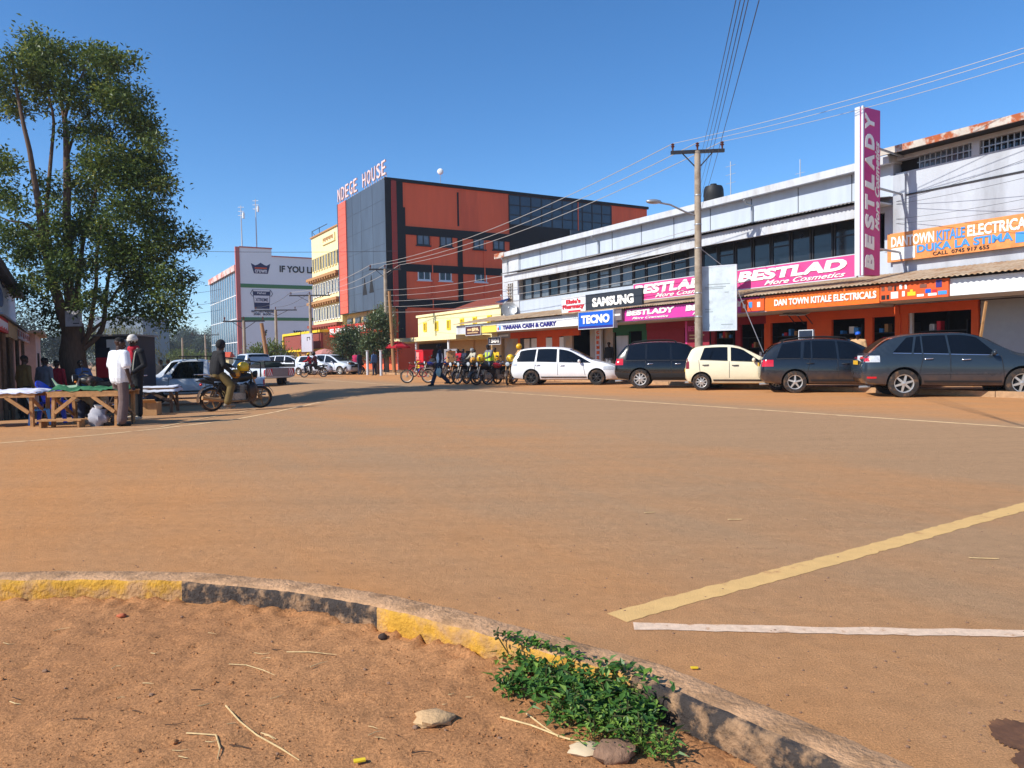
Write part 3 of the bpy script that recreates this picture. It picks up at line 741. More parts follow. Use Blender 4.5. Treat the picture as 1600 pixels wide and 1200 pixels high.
def bars_on(r, rects, mat, name='printed_panel', d=.012):
    u0, u1, zb, zt, v = r['_b']
    for a, b, c, e in rects: q = MB(r.location); q.ub(u0+(u1-u0)*b, u0+(u1-u0)*a, v-d, v, zb+(zt-zb)*c, zb+(zt-zb)*e); q.build(name, mat, r)
s = board('shop_sign', 'wide pink board with white slanted capitals beside the tall pink blade sign', 1150, 1337, 424, 457, 22.42, M_pink, zz=(3.68, 4.4))
words_on(s, 'BESTLAD', .48, .63, .92, .56, M_wlet, .15, .05); words_on(s, 'More Cosmetics', .6, .18, .66, .24, M_wlet, .45, .01)
s = board('shop_sign', 'pink board with white slanted capitals half hidden behind the street pole', 990, 1131, 445, 470, 22.42, M_pink, zz=(3.68, 4.42))
words_on(s, 'BESTLADY', .49, .63, .96, .56, M_wlet, .15, .05); words_on(s, 'More Cosmetics', .6, .18, .66, .24, M_wlet, .45, .01)
s = board('shop_banner', 'long magenta banner under the canopy with repeated white capitals', 972.5, 1186, 480, 500, 22.24, M_purp, edge=False, zz=(2.76, 3.3), t=.05)
for k, f in enumerate((.24, .72)): words_on(s, 'BESTLADY', f, .66, .4, .46, M_wlet, .1, .05); words_on(s, 'More Cosmetics', f, .2, .3, .2, M_wlet, .45, .01)
s = board('shop_sign', 'bright orange fascia board with bold white capitals', 1195, 1374, 462, 488, 22.22, M_orb, edge=False, zz=(2.74, 3.3), t=.07)
words_on(s, 'DAN TOWN KITALE ELECTRICALS', .54, .5, .88, .42, M_wlet, 0, .03)
s = board('shop_sign', 'small orange and maroon picture strip left of the bold orange fascia', 1158, 1193.5, 470, 489, 22.22, M_orange, edge=False, zz=(2.78, 3.25), t=.07)
bars_on(s, [(.08, .2, .3, .6)], M_wlet); bars_on(s, [(.35, .5, .3, .75)], M_skyl); bars_on(s, [(.72, .85, .3, .7)], M_wlet)
s = board('picture_board', 'orange fascia board printed with small pictures of lamps and gadgets', 1375.5, 1482, 445, 470, 22.22, M_orange, edge=False, zz=(2.78, 3.32), t=.07)
bars_on(s, [(.02, .08, .1, .35), (.1, .14, .1, .35), (.22, .25, .55, .85)], M_black)
bars_on(s, [(.17, .28, .12, .5), (.34, .38, .2, .5), (.3, .34, .62, .88), (.38, .41, .6, .85), (.56, .66, .12, .25), (.72, .84, .12, .26)], M_wlet)
bars_on(s, [(.42, .54, .2, .42), (.46, .5, .42, .55)], M_yel); bars_on(s, [(.68, .76, .28, .5)], M_blue); bars_on(s, [(.78, .84, .28, .44)], M_redl); bars_on(s, [(.83, .91, .55, .95)], mk('violet_print', rgb(60, 50, 120), .5)); bars_on(s, [(.86, .98, .14, .34)], M_skyl); bars_on(s, [(.02, .07, .6, .85), (.12, .19, .6, .85), (.6, .7, .6, .8)], mk('brown_print', rgb(120, 76, 60), .6))
s = board('shop_sign', 'charcoal board with large white capitals above the blue sign', 915.5, 1003, 461, 492, 22.3, M_sgrey, zz=(3.33, 4.22), edge=False, t=.12)
words_on(s, 'SAMSUNG', .5, .52, .74, .5, M_wlet, 0, .05)
s = board('shop_sign', 'white pharmacy board with red lettering', 878, 914.5, 465, 493, 22.3, M_white, zz=(3.33, 4.2), t=.1)
words_on(s, "Elsie's", .5, .75, .62, .26, M_redl, 0, .04); words_on(s, 'Pharmacy', .5, .42, .92, .32, M_redl, 0, .04); bars_on(s, [(.28, .8, .1, .22)], M_redl)
s = board('shop_sign', 'bright blue box sign with white capitals hanging at the canopy edge', 904, 958, 488, 515, 21.95, M_blue, zz=(2.52, 3.32), t=.22)
words_on(s, 'TECNO', .5, .55, .82, .52, M_wlet, 0, .05)
bars_on(s, [(0, 1, 0, .14)], M_navl)
s = board('shop_sign', 'small dull grey box sign right of the bright blue one', 959, 971, 486, 504, 22.05, mk('dull_grey_board', rgb(110, 100, 102), .6), zz=(2.82, 3.36), t=.2, edge=False)
bars_on(s, [(.15, .85, .4, .55)], M_wlet)
s = board('shop_sign', 'long white fascia board with dark blue capitals', 776, 903, 512, 520, 22.24, M_white, zz=(2.72, 3.12), t=.05, edge=False)
words_on(s, 'TIARANA CASH & CARRY', .43, .5, .68, .6, M_navl, 0, .05); bars_on(s, [(.03, .06, .2, .8)], M_skyl); bars_on(s, [(.015, .035, .15, .6)], M_orange)
s = board('shop_sign', 'plain yellow fascia board at the left end of the white one', 752, 775.5, 514, 523, 22.24, mk('yellow_board', rgb(244, 220, 90, .9), .5), zz=(2.7, 3.12), t=.05, edge=False)
s = board('shop_sign', 'dark maroon spa board with pale lettering', 727.5, 750.5, 510, 524, 22.15, mk('dark_maroon_board', rgb(74, 36, 40), .5), zz=(2.6, 3.15), t=.1)
words_on(s, 'SPA', .68, .62, .46, .4, mk('cream_lettering', rgb(246, 214, 160, .9), .5), 0, .04); bars_on(s, [(.12, .4, .5, .75), (.12, .85, .2, .32)], M_beige)
s = board('hanging_sign', 'small dark number board hanging below the canopy', 763, 781.5, 533, 541, 22.9, mk('dark_brown_board', rgb(60, 48, 48), .6), zz=(1.98, 2.4), t=.06)
words_on(s, '1501', .5, .5, .8, .6, M_wlet, 0, .04)
s = board('hanging_sign', 'small grey board hanging just behind the number board', 777, 796, 517, 526, 23.4, mk('grey_board', rgb(150, 146, 146), .6), zz=(2.35, 2.68), t=.06, edge=False)
bars_on(s, [(.15, .9, .3, .65)], M_wlet)
u0 = onV(937.5, 520, 24.2)[0]; u1 = onV(931, 520, 24.2)[0]
s = board('pillar_sign', 'narrow upright pale panel on the pillar with orange capitals', 929.5, 939, 516, 566, 24.8, M_dirtywhite, zz=(.5, 2.6), t=.12, edge=False)
for i, ch in enumerate('CHEMIST'): words_on(s, ch, .5, .92-i*.13, .42, .085, M_orange, 0, .04)
s = board('door_banner', 'dark maroon banner with pale lettering hanging in the cosmetics shop front', 1070, 1108, 500, 520, 23.6, M_maroon, zz=(1.5, 2.65), t=.03, edge=False)
words_on(s, 'BESTLADY', .55, .7, .8, .2, M_pink, 0, .02); bars_on(s, [(.02, .1, 0, 1)], M_pink); bars_on(s, [(.2, .8, .42, .47), (.2, .7, .3, .35)], M_beige)
# painted board on the grey upper wall
s = board('shop_sign', 'wide faded orange board with white and blue capitals on the grey upper wall', 1386.5, 1640, 365, 410, 24.8, M_orb2, zz=(4.3, 5.28), t=.12, edge=False)
u0, u1, zb, zt, v = s['_b']
def w2(t, pxl, pxr, z, h, mat, **k):
    a = onV(pxl, 370, v)[0]; b = onV(pxr, 370, v)[0]; q = MB(s.location); text_mb(q, t, W((a+b)/2, v, z), -UH, Z1, abs(a-b), h, depth=.02, **k); q.build('lettering', mat, s)
w2('DANTOWN', 1393, 1460, 4.98, .36, M_wlet, bold=.03); w2('KITALE', 1464, 1508, 4.98, .33, M_skyl, bold=.02); w2('ELECTRICALS', 1512, 1622, 4.99, .36, M_wlet, bold=.03)
w2('DUKA LA STIMA', 1433, 1583, 4.64, .26, M_skyl, bold=.03); w2('CALL  0745 917 655', 1458, 1546, 4.41, .12, M_frame, bold=.01)
q = MB(s.location); q.ub(onV(1430, 400, v)[0], onV(1393, 400, v)[0], v-.015, v, 4.36, 4.76); q.build('white_notice', M_white, s)
q = MB(s.location); q.ub(onV(1640, 370, v)[0], onV(1587, 370, v)[0], v-.012, v, 4.42, 4.74); q.build('blue_notice', M_skyl, s)
# tall blade sign
us, zl, zh = 15.02, 3.69, 9.06
s = thing('blade_sign', 'tall pink upright sign with white capitals rising above the roof', 'sign', W(us+.13, 22.6, zl))
q = MB(s.location); q.ub(us, us+.26, 22.2, 23.08, zl, zh); q.build('board', mk('magenta_board', rgb(206, 58, 134, .9), .5, var=.04), s)
q = MB(s.location)
for a, b in ((us-.02, us+.05), (us+.1, us+.28)): q.ub(a, b, 22.15, 22.2, zl-.02, zh+.03)
q.build('edge_trim', M_edge, s)
q = MB(s.location)
for i, ch in enumerate('BESTLADY'): text_mb(q, ch, W(us, 22.5, zl+.42+i*.645), Z1, -VH, .5, .46, depth=.03, shear=.12, bold=.05)
q.build('lettering', M_wlet, s)
q = MB(s.location); text_mb(q, 'More Cosmetics', W(us, 22.9, zl+2.9), Z1, -VH, 2.9, .22, depth=.02, shear=.4); q.build('script_lettering', M_wlet, s)
q = MB(s.location)
for z in (4.6, 6.6, 7.9): q = MB(s.location); q.tube([W(us+.13, 23.0, z), W(us+.4, 25.0, z)], .04, 6); q.build('bracket', M_steel, s)
# red sign behind the small trees
s = board('shop_sign', 'red sign with white capitals partly hidden behind the small street trees', 512, 576, 518, 532, 22.6, mk('scarlet_board', rgb(214, 50, 36, .9), .5), zz=(3.3, 4.4), t=.15, edge=False)
words_on(s, 'SUPERMART', .52, .55, .92, .5, M_wlet, 0, .04)
s = board('shop_sign', 'dull red brown board low on the cream block', 488, 509, 526, 542, 23.0, M_redbr, zz=(2.4, 4.1), t=.15, edge=False)
# ---------------------------------------------------------------- poles, lamps and cables
M_pole = mk('concrete_pole', rgb(178, 162, 142, .8), .9, var=.12, vscale=2, col2=rgb(150, 132, 112, .8), bump=.3, bscale=20)
M_wood = mk('weathered_pole_wood', rgb(172, 128, 86, .75), .9, var=.25, vscale=3, stretch=(4, 4, .4), bump=.3, bscale=12)
M_ins = mk('brown_insulator', rgb(92, 48, 40), .3)
M_cable = mk('power_cable', rgb(70, 70, 74), .6)
M_cablel = mk('pale_cable', rgb(176, 170, 164, .8), .5)
def pole(name, label, base, h, r0, r1, mat, arm=None, armdir=None, armz=.25, lean=None, lamp=None, cat='pole', group=None):
    b = Vector(base); t = thing(name, label, cat, b, group=group)
    top = b + Z1*h + (Vector(lean) if lean else Vector((0, 0, 0)))
    n = 8; pts = [b.lerp(top, i/n) - Z1*(.3 if i == 0 else 0) for i in range(n+1)]
    g = MB(b); g.tube(pts, [r0+(r1-r0)*i/n for i in range(n+1)], 12); g.build('shaft', mat, t, smooth=50)
    ends = []
    if arm:
        d = Vector(armdir).normalized(); c = top - Z1*armz
        g = MB(b); s = d.cross(Z1).normalized()*.06
        g.hexa([c-d*arm-s, c+d*arm-s, c+d*arm+s, c-d*arm+s, c-d*arm-s+Z1*.12, c+d*arm-s+Z1*.12, c+d*arm+s+Z1*.12, c-d*arm+s+Z1*.12])
        for k in (-.55, .55): g.tube([c+d*arm*k, c-Z1*.6], .025, 5)
        ca = g.build('cross_arm', M_frame, t)
        for k in (-.92, 0, .92):
            e = c+d*arm*k+Z1*.12
            g = MB(b); g.lathe([(0, .3), (.03, .28), (.075, .25), (.04, .2), (.08, .17), (.04, .12), (.03, 0)], e, (0, 0, 1), 8); g.build('insulator', M_ins, ca, smooth=40)
            ends.append(e+Z1*.28)
    if lamp:
        h0, pts, hd = lamp
        g = MB(b); g.tube(pts, .035, 8); a = g.build('lamp_arm', M_steel, t, smooth=50)
        g = MB(b); g.ell(hd, (.32, .14, .09), 12, T=Matrix.Rotation(math.atan2((Vector(pts[-1])-Vector(pts[0])).y, (Vector(pts[-1])-Vector(pts[0])).x), 3, 'Z')); g.build('lamp_head', M_steel, a, smooth=60)
    return t, ends
def ptop(px, py, base): d = ray(px, py); return EYE.z + d.z*(base.y/d.y)
b1 = W(onV(1092, 560, 20.75)[0], 20.75, .0); h1 = ptop(1092, 236, b1)
p1, e1 = pole('utility_pole', 'tall concrete street pole in front of the pink signs with a dark cross arm', b1, h1, .155, .115, M_pole, 1.0, (.97, -.1, 0), .08,
    lamp=(0, [b1+Z1*(h1-2.45), b1+Z1*(h1-2.3)+Vector((-.5, -.1, 0)), b1+Z1*(h1-2.05)+Vector((-1.1, -.25, 0)), b1+Z1*(h1-1.98)+Vector((-1.55, -.33, 0))], b1+Z1*(h1-1.95)+Vector((-1.75, -.38, 0))))
g = MB(b1)
for z in (1.0, 2.6, 3.5, 5.2, 6.1, 7.2):
    g = MB(b1); g.lathe([(.165-.005*z, 0), (.17-.005*z, .01), (.17-.005*z, .04), (.165-.005*z, .05)], b1+Z1*z, (0, 0, 1), 12); g.build('metal_strap', M_steel, p1, smooth=40)
# notice board fixed to the pole
nb = at(1122.5, 466, b1.y-.05)
s = thing('notice_board', 'faded white upright notice board beside the concrete pole', 'sign', nb-Z1*1.25)
dx = Vector((.86, -.5, 0)).normalized(); ny = Vector((dx.y, -dx.x, 0))
def bb(mb, a0, a1, z0, z1, t0, t1, m=0):
    mb.hexa([nb+dx*a0+ny*t1+Z1*z0, nb+dx*a1+ny*t1+Z1*z0, nb+dx*a1+ny*t0+Z1*z0, nb+dx*a0+ny*t0+Z1*z0, nb+dx*a0+ny*t1+Z1*z1, nb+dx*a1+ny*t1+Z1*z1, nb+dx*a1+ny*t0+Z1*z1, nb+dx*a0+ny*t0+Z1*z1], m)
g = MB(s.location); bb(g, -.62, .66, -1.2, 1.2, -.04, .04); g.build('board', mk('faded_notice', rgb(214, 226, 232, .85), .45, var=.06, col2=rgb(198, 206, 210, .85), vscale=2), s)
g = MB(s.location)
bb(g, -.66, -.62, -1.24, 1.24, -.05, .05); bb(g, .66, .7, -1.24, 1.24, -.05, .05); bb(g, -.62, .66, -1.24, -1.2, -.05, .05); bb(g, -.62, .66, 1.2, 1.24, -.05, .05); g.build('sign_frame', M_edge, s)
g = MB(s.location)
for a0, a1, z in ((-.4, .45, .52), (-.5, .2, .36), (-.5, .3, .42), (.25, .4, .2), (-.5, -.3, -.42), (-.5, -.2, -.52), (.1, .55, -1.02)): g = MB(s.location); bb(g, a0, a1, z, z+.03, .04, .046); g.build('faded_print', mk('faded_grey_print', rgb(150, 160, 164), .6), s)
g = MB(s.location)
for z in (-.9, .9): g.tube([nb+dx*(-.66)+Z1*z, nb+dx*(-.95)+Z1*z+ny*(-.1)], .03, 6)
g.build('bracket', M_steel, s)
def P(px, py, v): b = W(onV(px, py, v)[0], v, 0); return b
specs = [
 ('concrete pole with a cross arm in front of the charcoal faced block', 605, 420, 20.9, .16, .12, M_pole, 1.2, (.98, .1, 0)),
 ('pole with a wide cross arm in front of the cream block', 487, 461, 20.9, .17, .13, M_pole, 2.0, (.98, .1, 0)),
 ('pole with a wide cross arm standing before the white gable', 433, 484, 19.0, .17, .13, M_pole, 2.2, (.98, .1, 0)),
 ('short armed pole before the corner of the white gabled block', 383, 501, 12.0, .14, .11, M_pole, 1.6, (.98, .1, 0)),
 ('distant pole with a cross arm left of the glass fronted block', 322, 523, 4.0, .14, .11, M_pole, 2.0, (.98, .1, 0)),
 ('bare distant pole among the far trees', 286, 528, 0.5, .13, .1, M_pole, None, None)]
ENDS = []
for lb, px, py, v, r0, r1, m, arm, ad in specs:
    b = P(px, 570, v); 
    if v < 10: b = at(px, 570, 110 if px > 300 else 95); b.z = 0
    h = ptop(px, py, b); t_, e = pole('utility_pole', lb, b, h, r0, r1, m, arm, ad or (1, 0, 0), .1); ENDS.append(e)
b = P(616, 570, 20.7); pole('wooden_pole', 'leaning wooden pole beside the street tree', b, ptop(612, 455, b), .15, .11, M_wood, lean=(-.25, 0, 0))
b = P(420, 570, 17.0); pole('wooden_pole', 'short leaning wooden pole in front of the white gable', b, ptop(416, 505, b), .22, .17, M_wood, lean=(-.6, 0, 0))
def cable(pts3, r, mat, label, group, sag=.3, n=14):
    a, c = Vector(pts3[0]), Vector(pts3[1]); P_ = []
    for i in range(n+1):
        t = i/n; P_.append(a.lerp(c, t) - Z1*sag*4*t*(1-t))
    g = MB((a+c)/2); g.tube(P_, r, 4, cap=False)
    return g.build('power_cable', mat, label=label, cat='cable', group=group)
gA = 'cables fanning up overhead from the concrete pole'
for k, (px, py) in enumerate(((1157, -40), (1164, -40), (1171, -40), (1177, -40), (1195, -40))):
    b = at(px, py, 7.0); src = b1 + Z1*(h1-.25-.5*k)+Vector((.1, -.05, 0))
    cable((src, b + (b-src)*.12), .0055, M_cable, 'thin dark cable running from the concrete pole up over the near road', gA, .1)
gB = 'cables from the cross arm towards the upper right'
far_r = [at(1640, 52, 20.5), at(1640, 60, 20.2), at(1640, 74, 20.0)]
for k in range(3): cable((e1[k], far_r[k]+(far_r[k]-e1[k])*.3), .009, M_cablel, 'pale cable sloping from the cross arm to the upper right', gB, .25)
gC = 'cables along the street between the two concrete poles'
for k in range(3): cable((e1[k], ENDS[0][k]), .015, M_cablel, 'pale cable strung between the pole by the pink signs and the next pole', gC, .7)
gD = 'low service cables along the street'
for k in range(5): cable((b1+Z1*(h1-2.9-.35*k), W(ENDS[0][1].dot(UH), 20.9, 6.4-.42*k)), .012, M_cablel, 'thin service cable strung low along the shop fronts', gD, .5)
gE = 'cables from the charcoal block pole to the cream block pole'
for k in range(3): cable((ENDS[0][k], ENDS[1][k]), .02, M_cablel, 'pale cable between the pole by the charcoal face and the pole by the cream block', gE, .5)
gF = 'cables from the cream block pole to the gable pole'
for k in range(3): cable((ENDS[1][k], ENDS[2][k]), .02, M_cable, 'cable between the cream block pole and the pole before the white gable', gF, .4)
gG = 'cables crossing the far sky to the left'
for py in (455, 474, 487): a = at(345, py-3, 120); c = at(150, py+8, 70); cable((a, c), .03, M_cable, 'dark cable crossing the far sky left of the glass fronted block', gG, .4)
a = at(150, 388, 60); c = at(620, 392, 66); cable((a, c), .022, M_cable, 'long thin cable crossing the sky in front of the tall blocks', 'single long cable', .2)
gH = 'cables along the grey upper wall'
for y0, y1 in ((318, 216), (322, 262), (345, 300), (352, 318)): 
    a = W(15.6, 24.9, onV(1385, y0, 24.9)[1]); z = onV(1600, y1, 23.2)[1]; cable((a, W(8, 23.2, z-.05)), .007, M_cable, 'thin cable sagging across the grey upper wall', gH, .12)
a = b1+Z1*(h1-3.6); gp = at(1140, 424, b1.y+.2); cable((a, gp), .014, M_steel, 'stay wire dropping from the pole to the top of the notice board', 'stay wires', 0)
c = W(onV(1213, 530, 21.2)[0], 21.2, .13); cable((gp, c), .014, M_steel, 'stay wire slanting down from the notice board towards the walkway', 'stay wires', 0)
# far street lamp arm and roof masts
M_mast = mk('lattice_mast', rgb(196, 196, 200, .8), .5)
def mast(label, px, py, u, v, zb, r=.09):
    b = W(u, v, zb); d = ray(px, py); zt = EYE.z + d.z*(b.y/d.y)
    t = thing('roof_mast', label, 'antenna', b); g = MB(b); g.tube([b, Vector((b.x, b.y, zt))], [r, r*.5], 6); g.build('mast_tube', M_mast, t)
    g = MB(b)
    for k in range(3): g.tube([Vector((b.x-.5, b.y, zt-.3-k*.7)), Vector((b.x+.5, b.y, zt-.3-k*.7))], .05, 5)
    g.lathe([(.2, 0), (.22, .5), (.2, 1.0)], Vector((b.x+.4, b.y, zt-2.2)), (0, 0, 1), 8)
    g.build('aerial', M_white, t)
for lb, px, py in (('slim mast on the white gabled roof, the left of two', 378, 321), ('slim mast on the white gabled roof, the right and taller of two', 401, 311)):
    v = onU(px, 380, 134)[0]; mast(lb, px, py, 134, v, 20.3 if px < 390 else 20.3, .13)
b = W(22, 28, 7.99); t = thing('roof_antenna', 'thin aerial rod on the pale blue roof', 'antenna', b); g = MB(b); g.tube([b, b+Z1*1.7], .02, 5); g.tube([b+Z1*1.1-UH*.25, b+Z1*1.1+UH*.25], .012, 4); g.build('rod', M_steel, t)
px = 1115; u, z = onV(px, 310, 26.5); b = W(u, 26.5, 7.99)
t = thing('water_tank', 'black round water tank on the pale blue roof', 'tank', b)
g = MB(b); g.lathe([(0, 0), (.46, 0), (.48, .1), (.46, .3), (.48, .35), (.46, .6), (.48, .65), (.46, .95), (.4, 1.1), (.15, 1.15), (.15, 1.22), (0, 1.22)], b, (0, 0, 1), 20); g.build('tank_body', M_black, t, smooth=50)
b = W(u-.6, 27, 7.99); t = thing('roof_antenna', 'forked aerial beside the black water tank', 'antenna', b); g = MB(b); g.tube([b, b+Z1*2.2], .022, 5)
for k in (1.2, 1.6, 2.0): g.tube([b+Z1*k-UH*.3, b+Z1*k+UH*.3], .012, 4)
g.build('rod', M_steel, t)
def dish(name, label, c, n, r, mat):
    t = thing(name, label, 'satellite dish', c); n = Vector(n).normalized()
    g = MB(c); g.lathe([(r*f, r*.28*f*f) for f in (0.02, .25, .5, .75, 1.0)], Vector(c), n, 24); g.lathe([(r*f, r*.28*f*f-.02) for f in (1.0, .5, .02)], Vector(c), n, 24); g.build('reflector', mat, t, smooth=60)
    g = MB(c); g.tube([Vector(c)-Z1*r*.9+n*.1, Vector(c)+n*r*.9], .015, 5); g.ell(Vector(c)+n*r*.9, .05, 8); g.tube([Vector(c)-n*.02, Vector(c)-n*.3-Z1*.1], .03, 6); g.build('feed_arm', M_steel, t)
u, z = onV(784, 472, 24.4); dish('satellite_dish', 'blue dish tilted up on the end bay of the pale blue building', W(u, 24.5, z), W(.1, -.25, 1), .5, M_blue)
u, z = onV(795.5, 484, 24.4); dish('satellite_dish', 'grey dish facing sideways below the blue dish', W(u, 24.4, z), W(-.8, -.5, .25), .5, M_steel)
u, z = onV(688, 270, 30); b = W(64.6, onU(688, 268, 64.6)[0], 17.5); zt = onU(688, 268, 64.6)[1]; t = thing('roof_dish', 'small white round dish on a rod above the terracotta roof', 'satellite dish', b); g = MB(b); g.tube([b, Vector((b.x, b.y, zt))], .03, 5); g.build('rod', M_steel, t); g = MB(b); g.ell((b.x, b.y, zt), (.3, .12, .3), 12); g.build('reflector', M_white, t, smooth=60)
# ---------------------------------------------------------------- vehicles
M_tyre = mk('dusty_tyre', rgb(44, 40, 38), .9, var=.2, vscale=8, col2=rgb(150, 112, 80, .6), edge=(.5, .75))
M_rim = mk('alloy_rim', rgb(206, 200, 192, .85), .35, metal=.6)
M_rimd = mk('dark_rim', rgb(48, 46, 46), .4, metal=.4)
M_lampr = mk('red_lamp_glass', rgb(190, 24, 40), .15, spec=.7)
M_lampw = mk('clear_lamp_glass', rgb(206, 212, 218, .8), .1, spec=.8, var=.2, vscale=20)
M_trim = mk('black_trim', rgb(30, 30, 32), .6)
M_chrome = mk('chrome', rgb(220, 222, 226, .9), .15, metal=.9)
M_plate_y = mk('yellow_number_plate', rgb(226, 178, 40, .9), .5)
M_well = mk('wheel_well_black', rgb(16, 15, 15), .95)
M_carglass = mk('tinted_car_glass', rgb(10, 12, 15), .05, spec=.5)
def paint(name, col, dz=.75, amt=.55, rough=.25, metal=.0): return mk(name, col, rough, metal, var=.03, vscale=2, spec=.4, dust=(DUSTC, .1, dz, amt), coat=.5)
def itp(tab, x):
    if x <= tab[0][0]: return tab[0][1]
    for (a, p), (b, q) in zip(tab, tab[1:]):
        if x <= b:
            t = (x-a)/(b-a); return p+(q-p)*t
    return tab[-1][1]
def smooth_tab(tab, n=4):
    """Catmull-Rom resampling of a profile so that the roof line runs as one curve."""
    out = []
    for i in range(len(tab)-1):
        p0 = tab[max(i-1, 0)]; p1 = tab[i]; p2 = tab[i+1]; p3 = tab[min(i+2, len(tab)-1)]
        d = p2[0]-p1[0]
        m1 = (p2[1]-p0[1])/max(p2[0]-p0[0], 1e-6)*d; m2 = (p3[1]-p1[1])/max(p3[0]-p1[0], 1e-6)*d
        lo, hi = min(p1[1], p2[1]), max(p1[1], p2[1])
        for k in range(n):
            t = k/n; h = (2*t**3-3*t**2+1)*p1[1]+(t**3-2*t**2+t)*m1+(-2*t**3+3*t**2)*p2[1]+(t**3-t**2)*m2
            out.append((p1[0]+d*t, min(max(h, lo-.01), hi+.01)))
    out.append(tab[-1]); return out
def make_wheel(parent, c, r, side, rimmat, spokes=6, w=.2):
    """side: +1 left, -1 right (outer face)."""
    ax = Vector((0, side, 0)); c = Vector(c)
    g = MB(); ri = r*.66
    g.lathe([(ri*.9, -w), (ri, -w), (r*.93, -w), (r, -w*.85), (r, -.03), (r*.97, -.005), (r*.85, .006), (ri*1.02, 0), (ri*.96, -.02)], c, ax, 32)
    wh = g.build('wheel', M_tyre, parent, smooth=40)
    g = MB()
    g.lathe([(ri*.97, -.02), (ri*.99, -.006), (ri*.9, -.012), (ri*.87, -.05), (ri*.85, -w*.8)], c, ax, 28)
    g.lathe([(0, .0), (r*.09, -.002), (r*.15, -.012), (r*.16, -.05)], c, ax, 16)
    e1 = Vector((1, 0, 0)); e2 = Vector((0, 0, 1))
    for k in range(spokes):
        a = 2*PI*k/spokes+.3; d = e1*math.cos(a)+e2*math.sin(a); t = e1*-math.sin(a)+e2*math.cos(a)
        h0, h1 = r*.085, r*.06
        i0, i1 = c+d*r*.12, c+d*ri*.93
        g.hexa([i0-t*h0-ax*.05, i0+t*h0-ax*.05, i1+t*h1-ax*.05, i1-t*h1-ax*.05, i0-t*h0-ax*.008, i0+t*h0-ax*.008, i1+t*h1-ax*.014, i1-t*h1-ax*.014])
    g.build('rim', rimmat, wh, smooth=40)
    g = MB(); g.lathe([(0, -.07), (ri*.6, -.07), (ri*.6, -.09), (0, -.09)], c, ax, 20); g.lathe([(ri*.86, -w*.6), (0, -w*.6)], c, ax, 20); g.build('brake_disc', M_trim, wh)
def make_car(name, label, cat, spec, paintmat, loc, ang, group=None, rimmat=None):
    L = spec['L']; top = smooth_tab(spec['top']); belt = spec['belt']; bot = spec['bot']; wid = smooth_tab(spec['wid']); rw = spec['rw']
    def sec(x):
        zt = itp(top, x); zs = min(itp(belt, x), zt-.03); zb = min(itp(bot, x), zs-.08); wb = itp(wid, x)
        gk = max(0, min(1, (zt-zs)/.45)); wr = (wb*.86)*(1-gk)+min(rw, wb*.9)*gk; k = max(.15, min(1, (zt-zs)/.3))
        ze = zt-.075*k
        ze = max(ze, zs+.01)
        P_ = [(0, zb), (wb*.80, zb), (wb*.93, zb+.04), (wb*.985, zb+.14), (wb*.999, zb+.36*(zs-zb)), (wb, zb+.6*(zs-zb)), (wb*.985, zs-.09*min(1, (zs-zb)/.3)), (wb*.965, zs-.035), (wb*.94, zs)]
        for t in (.33, .67, 1): P_.append((wb*.94+(wr-wb*.94)*t, zs+(ze-zs)*t))
        P_ += [(wr-.045*k, zt-.028*k), (wr*.6, zt-.004), (0, zt+.004)]
        return P_, zs, ze, zt, wb, wr
    xs = sorted(set([0, .02, .06, .12] + [round(L*i/44, 4) for i in range(1, 44)] + [L-.12, L-.06, L-.02, L] + [p[0] for p in spec['top']]))
    g = MB(); ring = []
    for x in xs:
        P_ = sec(x)[0]
        ring.append([Vector((x, y, z)) for y, z in P_] + [Vector((x, -y, z)) for y, z in P_[-2:0:-1]])
    n = len(ring[0]); hp = 15
    clad = spec.get('clad')
    g.v = [tuple(p) for r_ in ring for p in r_]
    for i in range(len(xs)-1):
        for k in range(n):
            kk = k if k < hp else n-1-k
            m = 1 if clad and kk <= 3 else 0
            a, b = i*n+k, i*n+(k+1) % n
            g.f.append([a, a+n, b+n, b]); g.m.append(m)
    g.f.append(list(range(n))); g.m.append(0); e = (len(xs)-1)*n; g.f.append(list(range(e+n-1, e-1, -1))); g.m.append(0)
    root = thing(name, label, cat, loc, ang, group)
    body = g.build('body', [paintmat, M_trim, M_well], None)
    r = spec['r']; tw = spec['W']/2
    bm = bmesh.new(); bm.from_mesh(body.data); bmesh.ops.recalc_face_normals(bm, faces=bm.faces); bm.to_mesh(body.data); bm.free()
    c = MB()
    for xw in (spec['xr'], spec['xf']):
        for sd in (1, -1):
            c.lathe([(0, -.34), (r+.055, -.34), (r+.06, .2), (0, .2)], (xw, sd*tw, r+.01), (0, sd, 0), 30, 2)
    co = c.build('cutter', [paintmat, M_trim, M_well], None)
    bm = bmesh.new(); bm.from_mesh(co.data); bmesh.ops.recalc_face_normals(bm, faces=bm.faces); bm.to_mesh(co.data); bm.free()
    md = body.modifiers.new('b', 'BOOLEAN'); md.operation = 'DIFFERENCE'; md.object = co; md.solver = 'EXACT'; md.material_mode = 'INDEX'
    dg = bpy.context.evaluated_depsgraph_get()
    me = bpy.data.meshes.new_from_object(body.evaluated_get(dg)); me.name = 'body'
    body.modifiers.clear(); body.data = me; bpy.data.objects.remove(co)
    me.polygons.foreach_set('use_smooth', [True]*len(me.polygons)); me.set_sharp_from_angle(angle=math.radians(32))
    body.parent = root
    def ys(x, z):
        P_ = sec(x)[0]; best = 0
        for (y0, z0), (y1, z1) in zip(P_, P_[1:]):
            if min(z0, z1)-1e-6 <= z <= max(z0, z1)+1e-6:
                t = (z-z0)/(z1-z0) if abs(z1-z0) > 1e-6 else 0; best = max(best, y0+(y1-y0)*t)
        return best
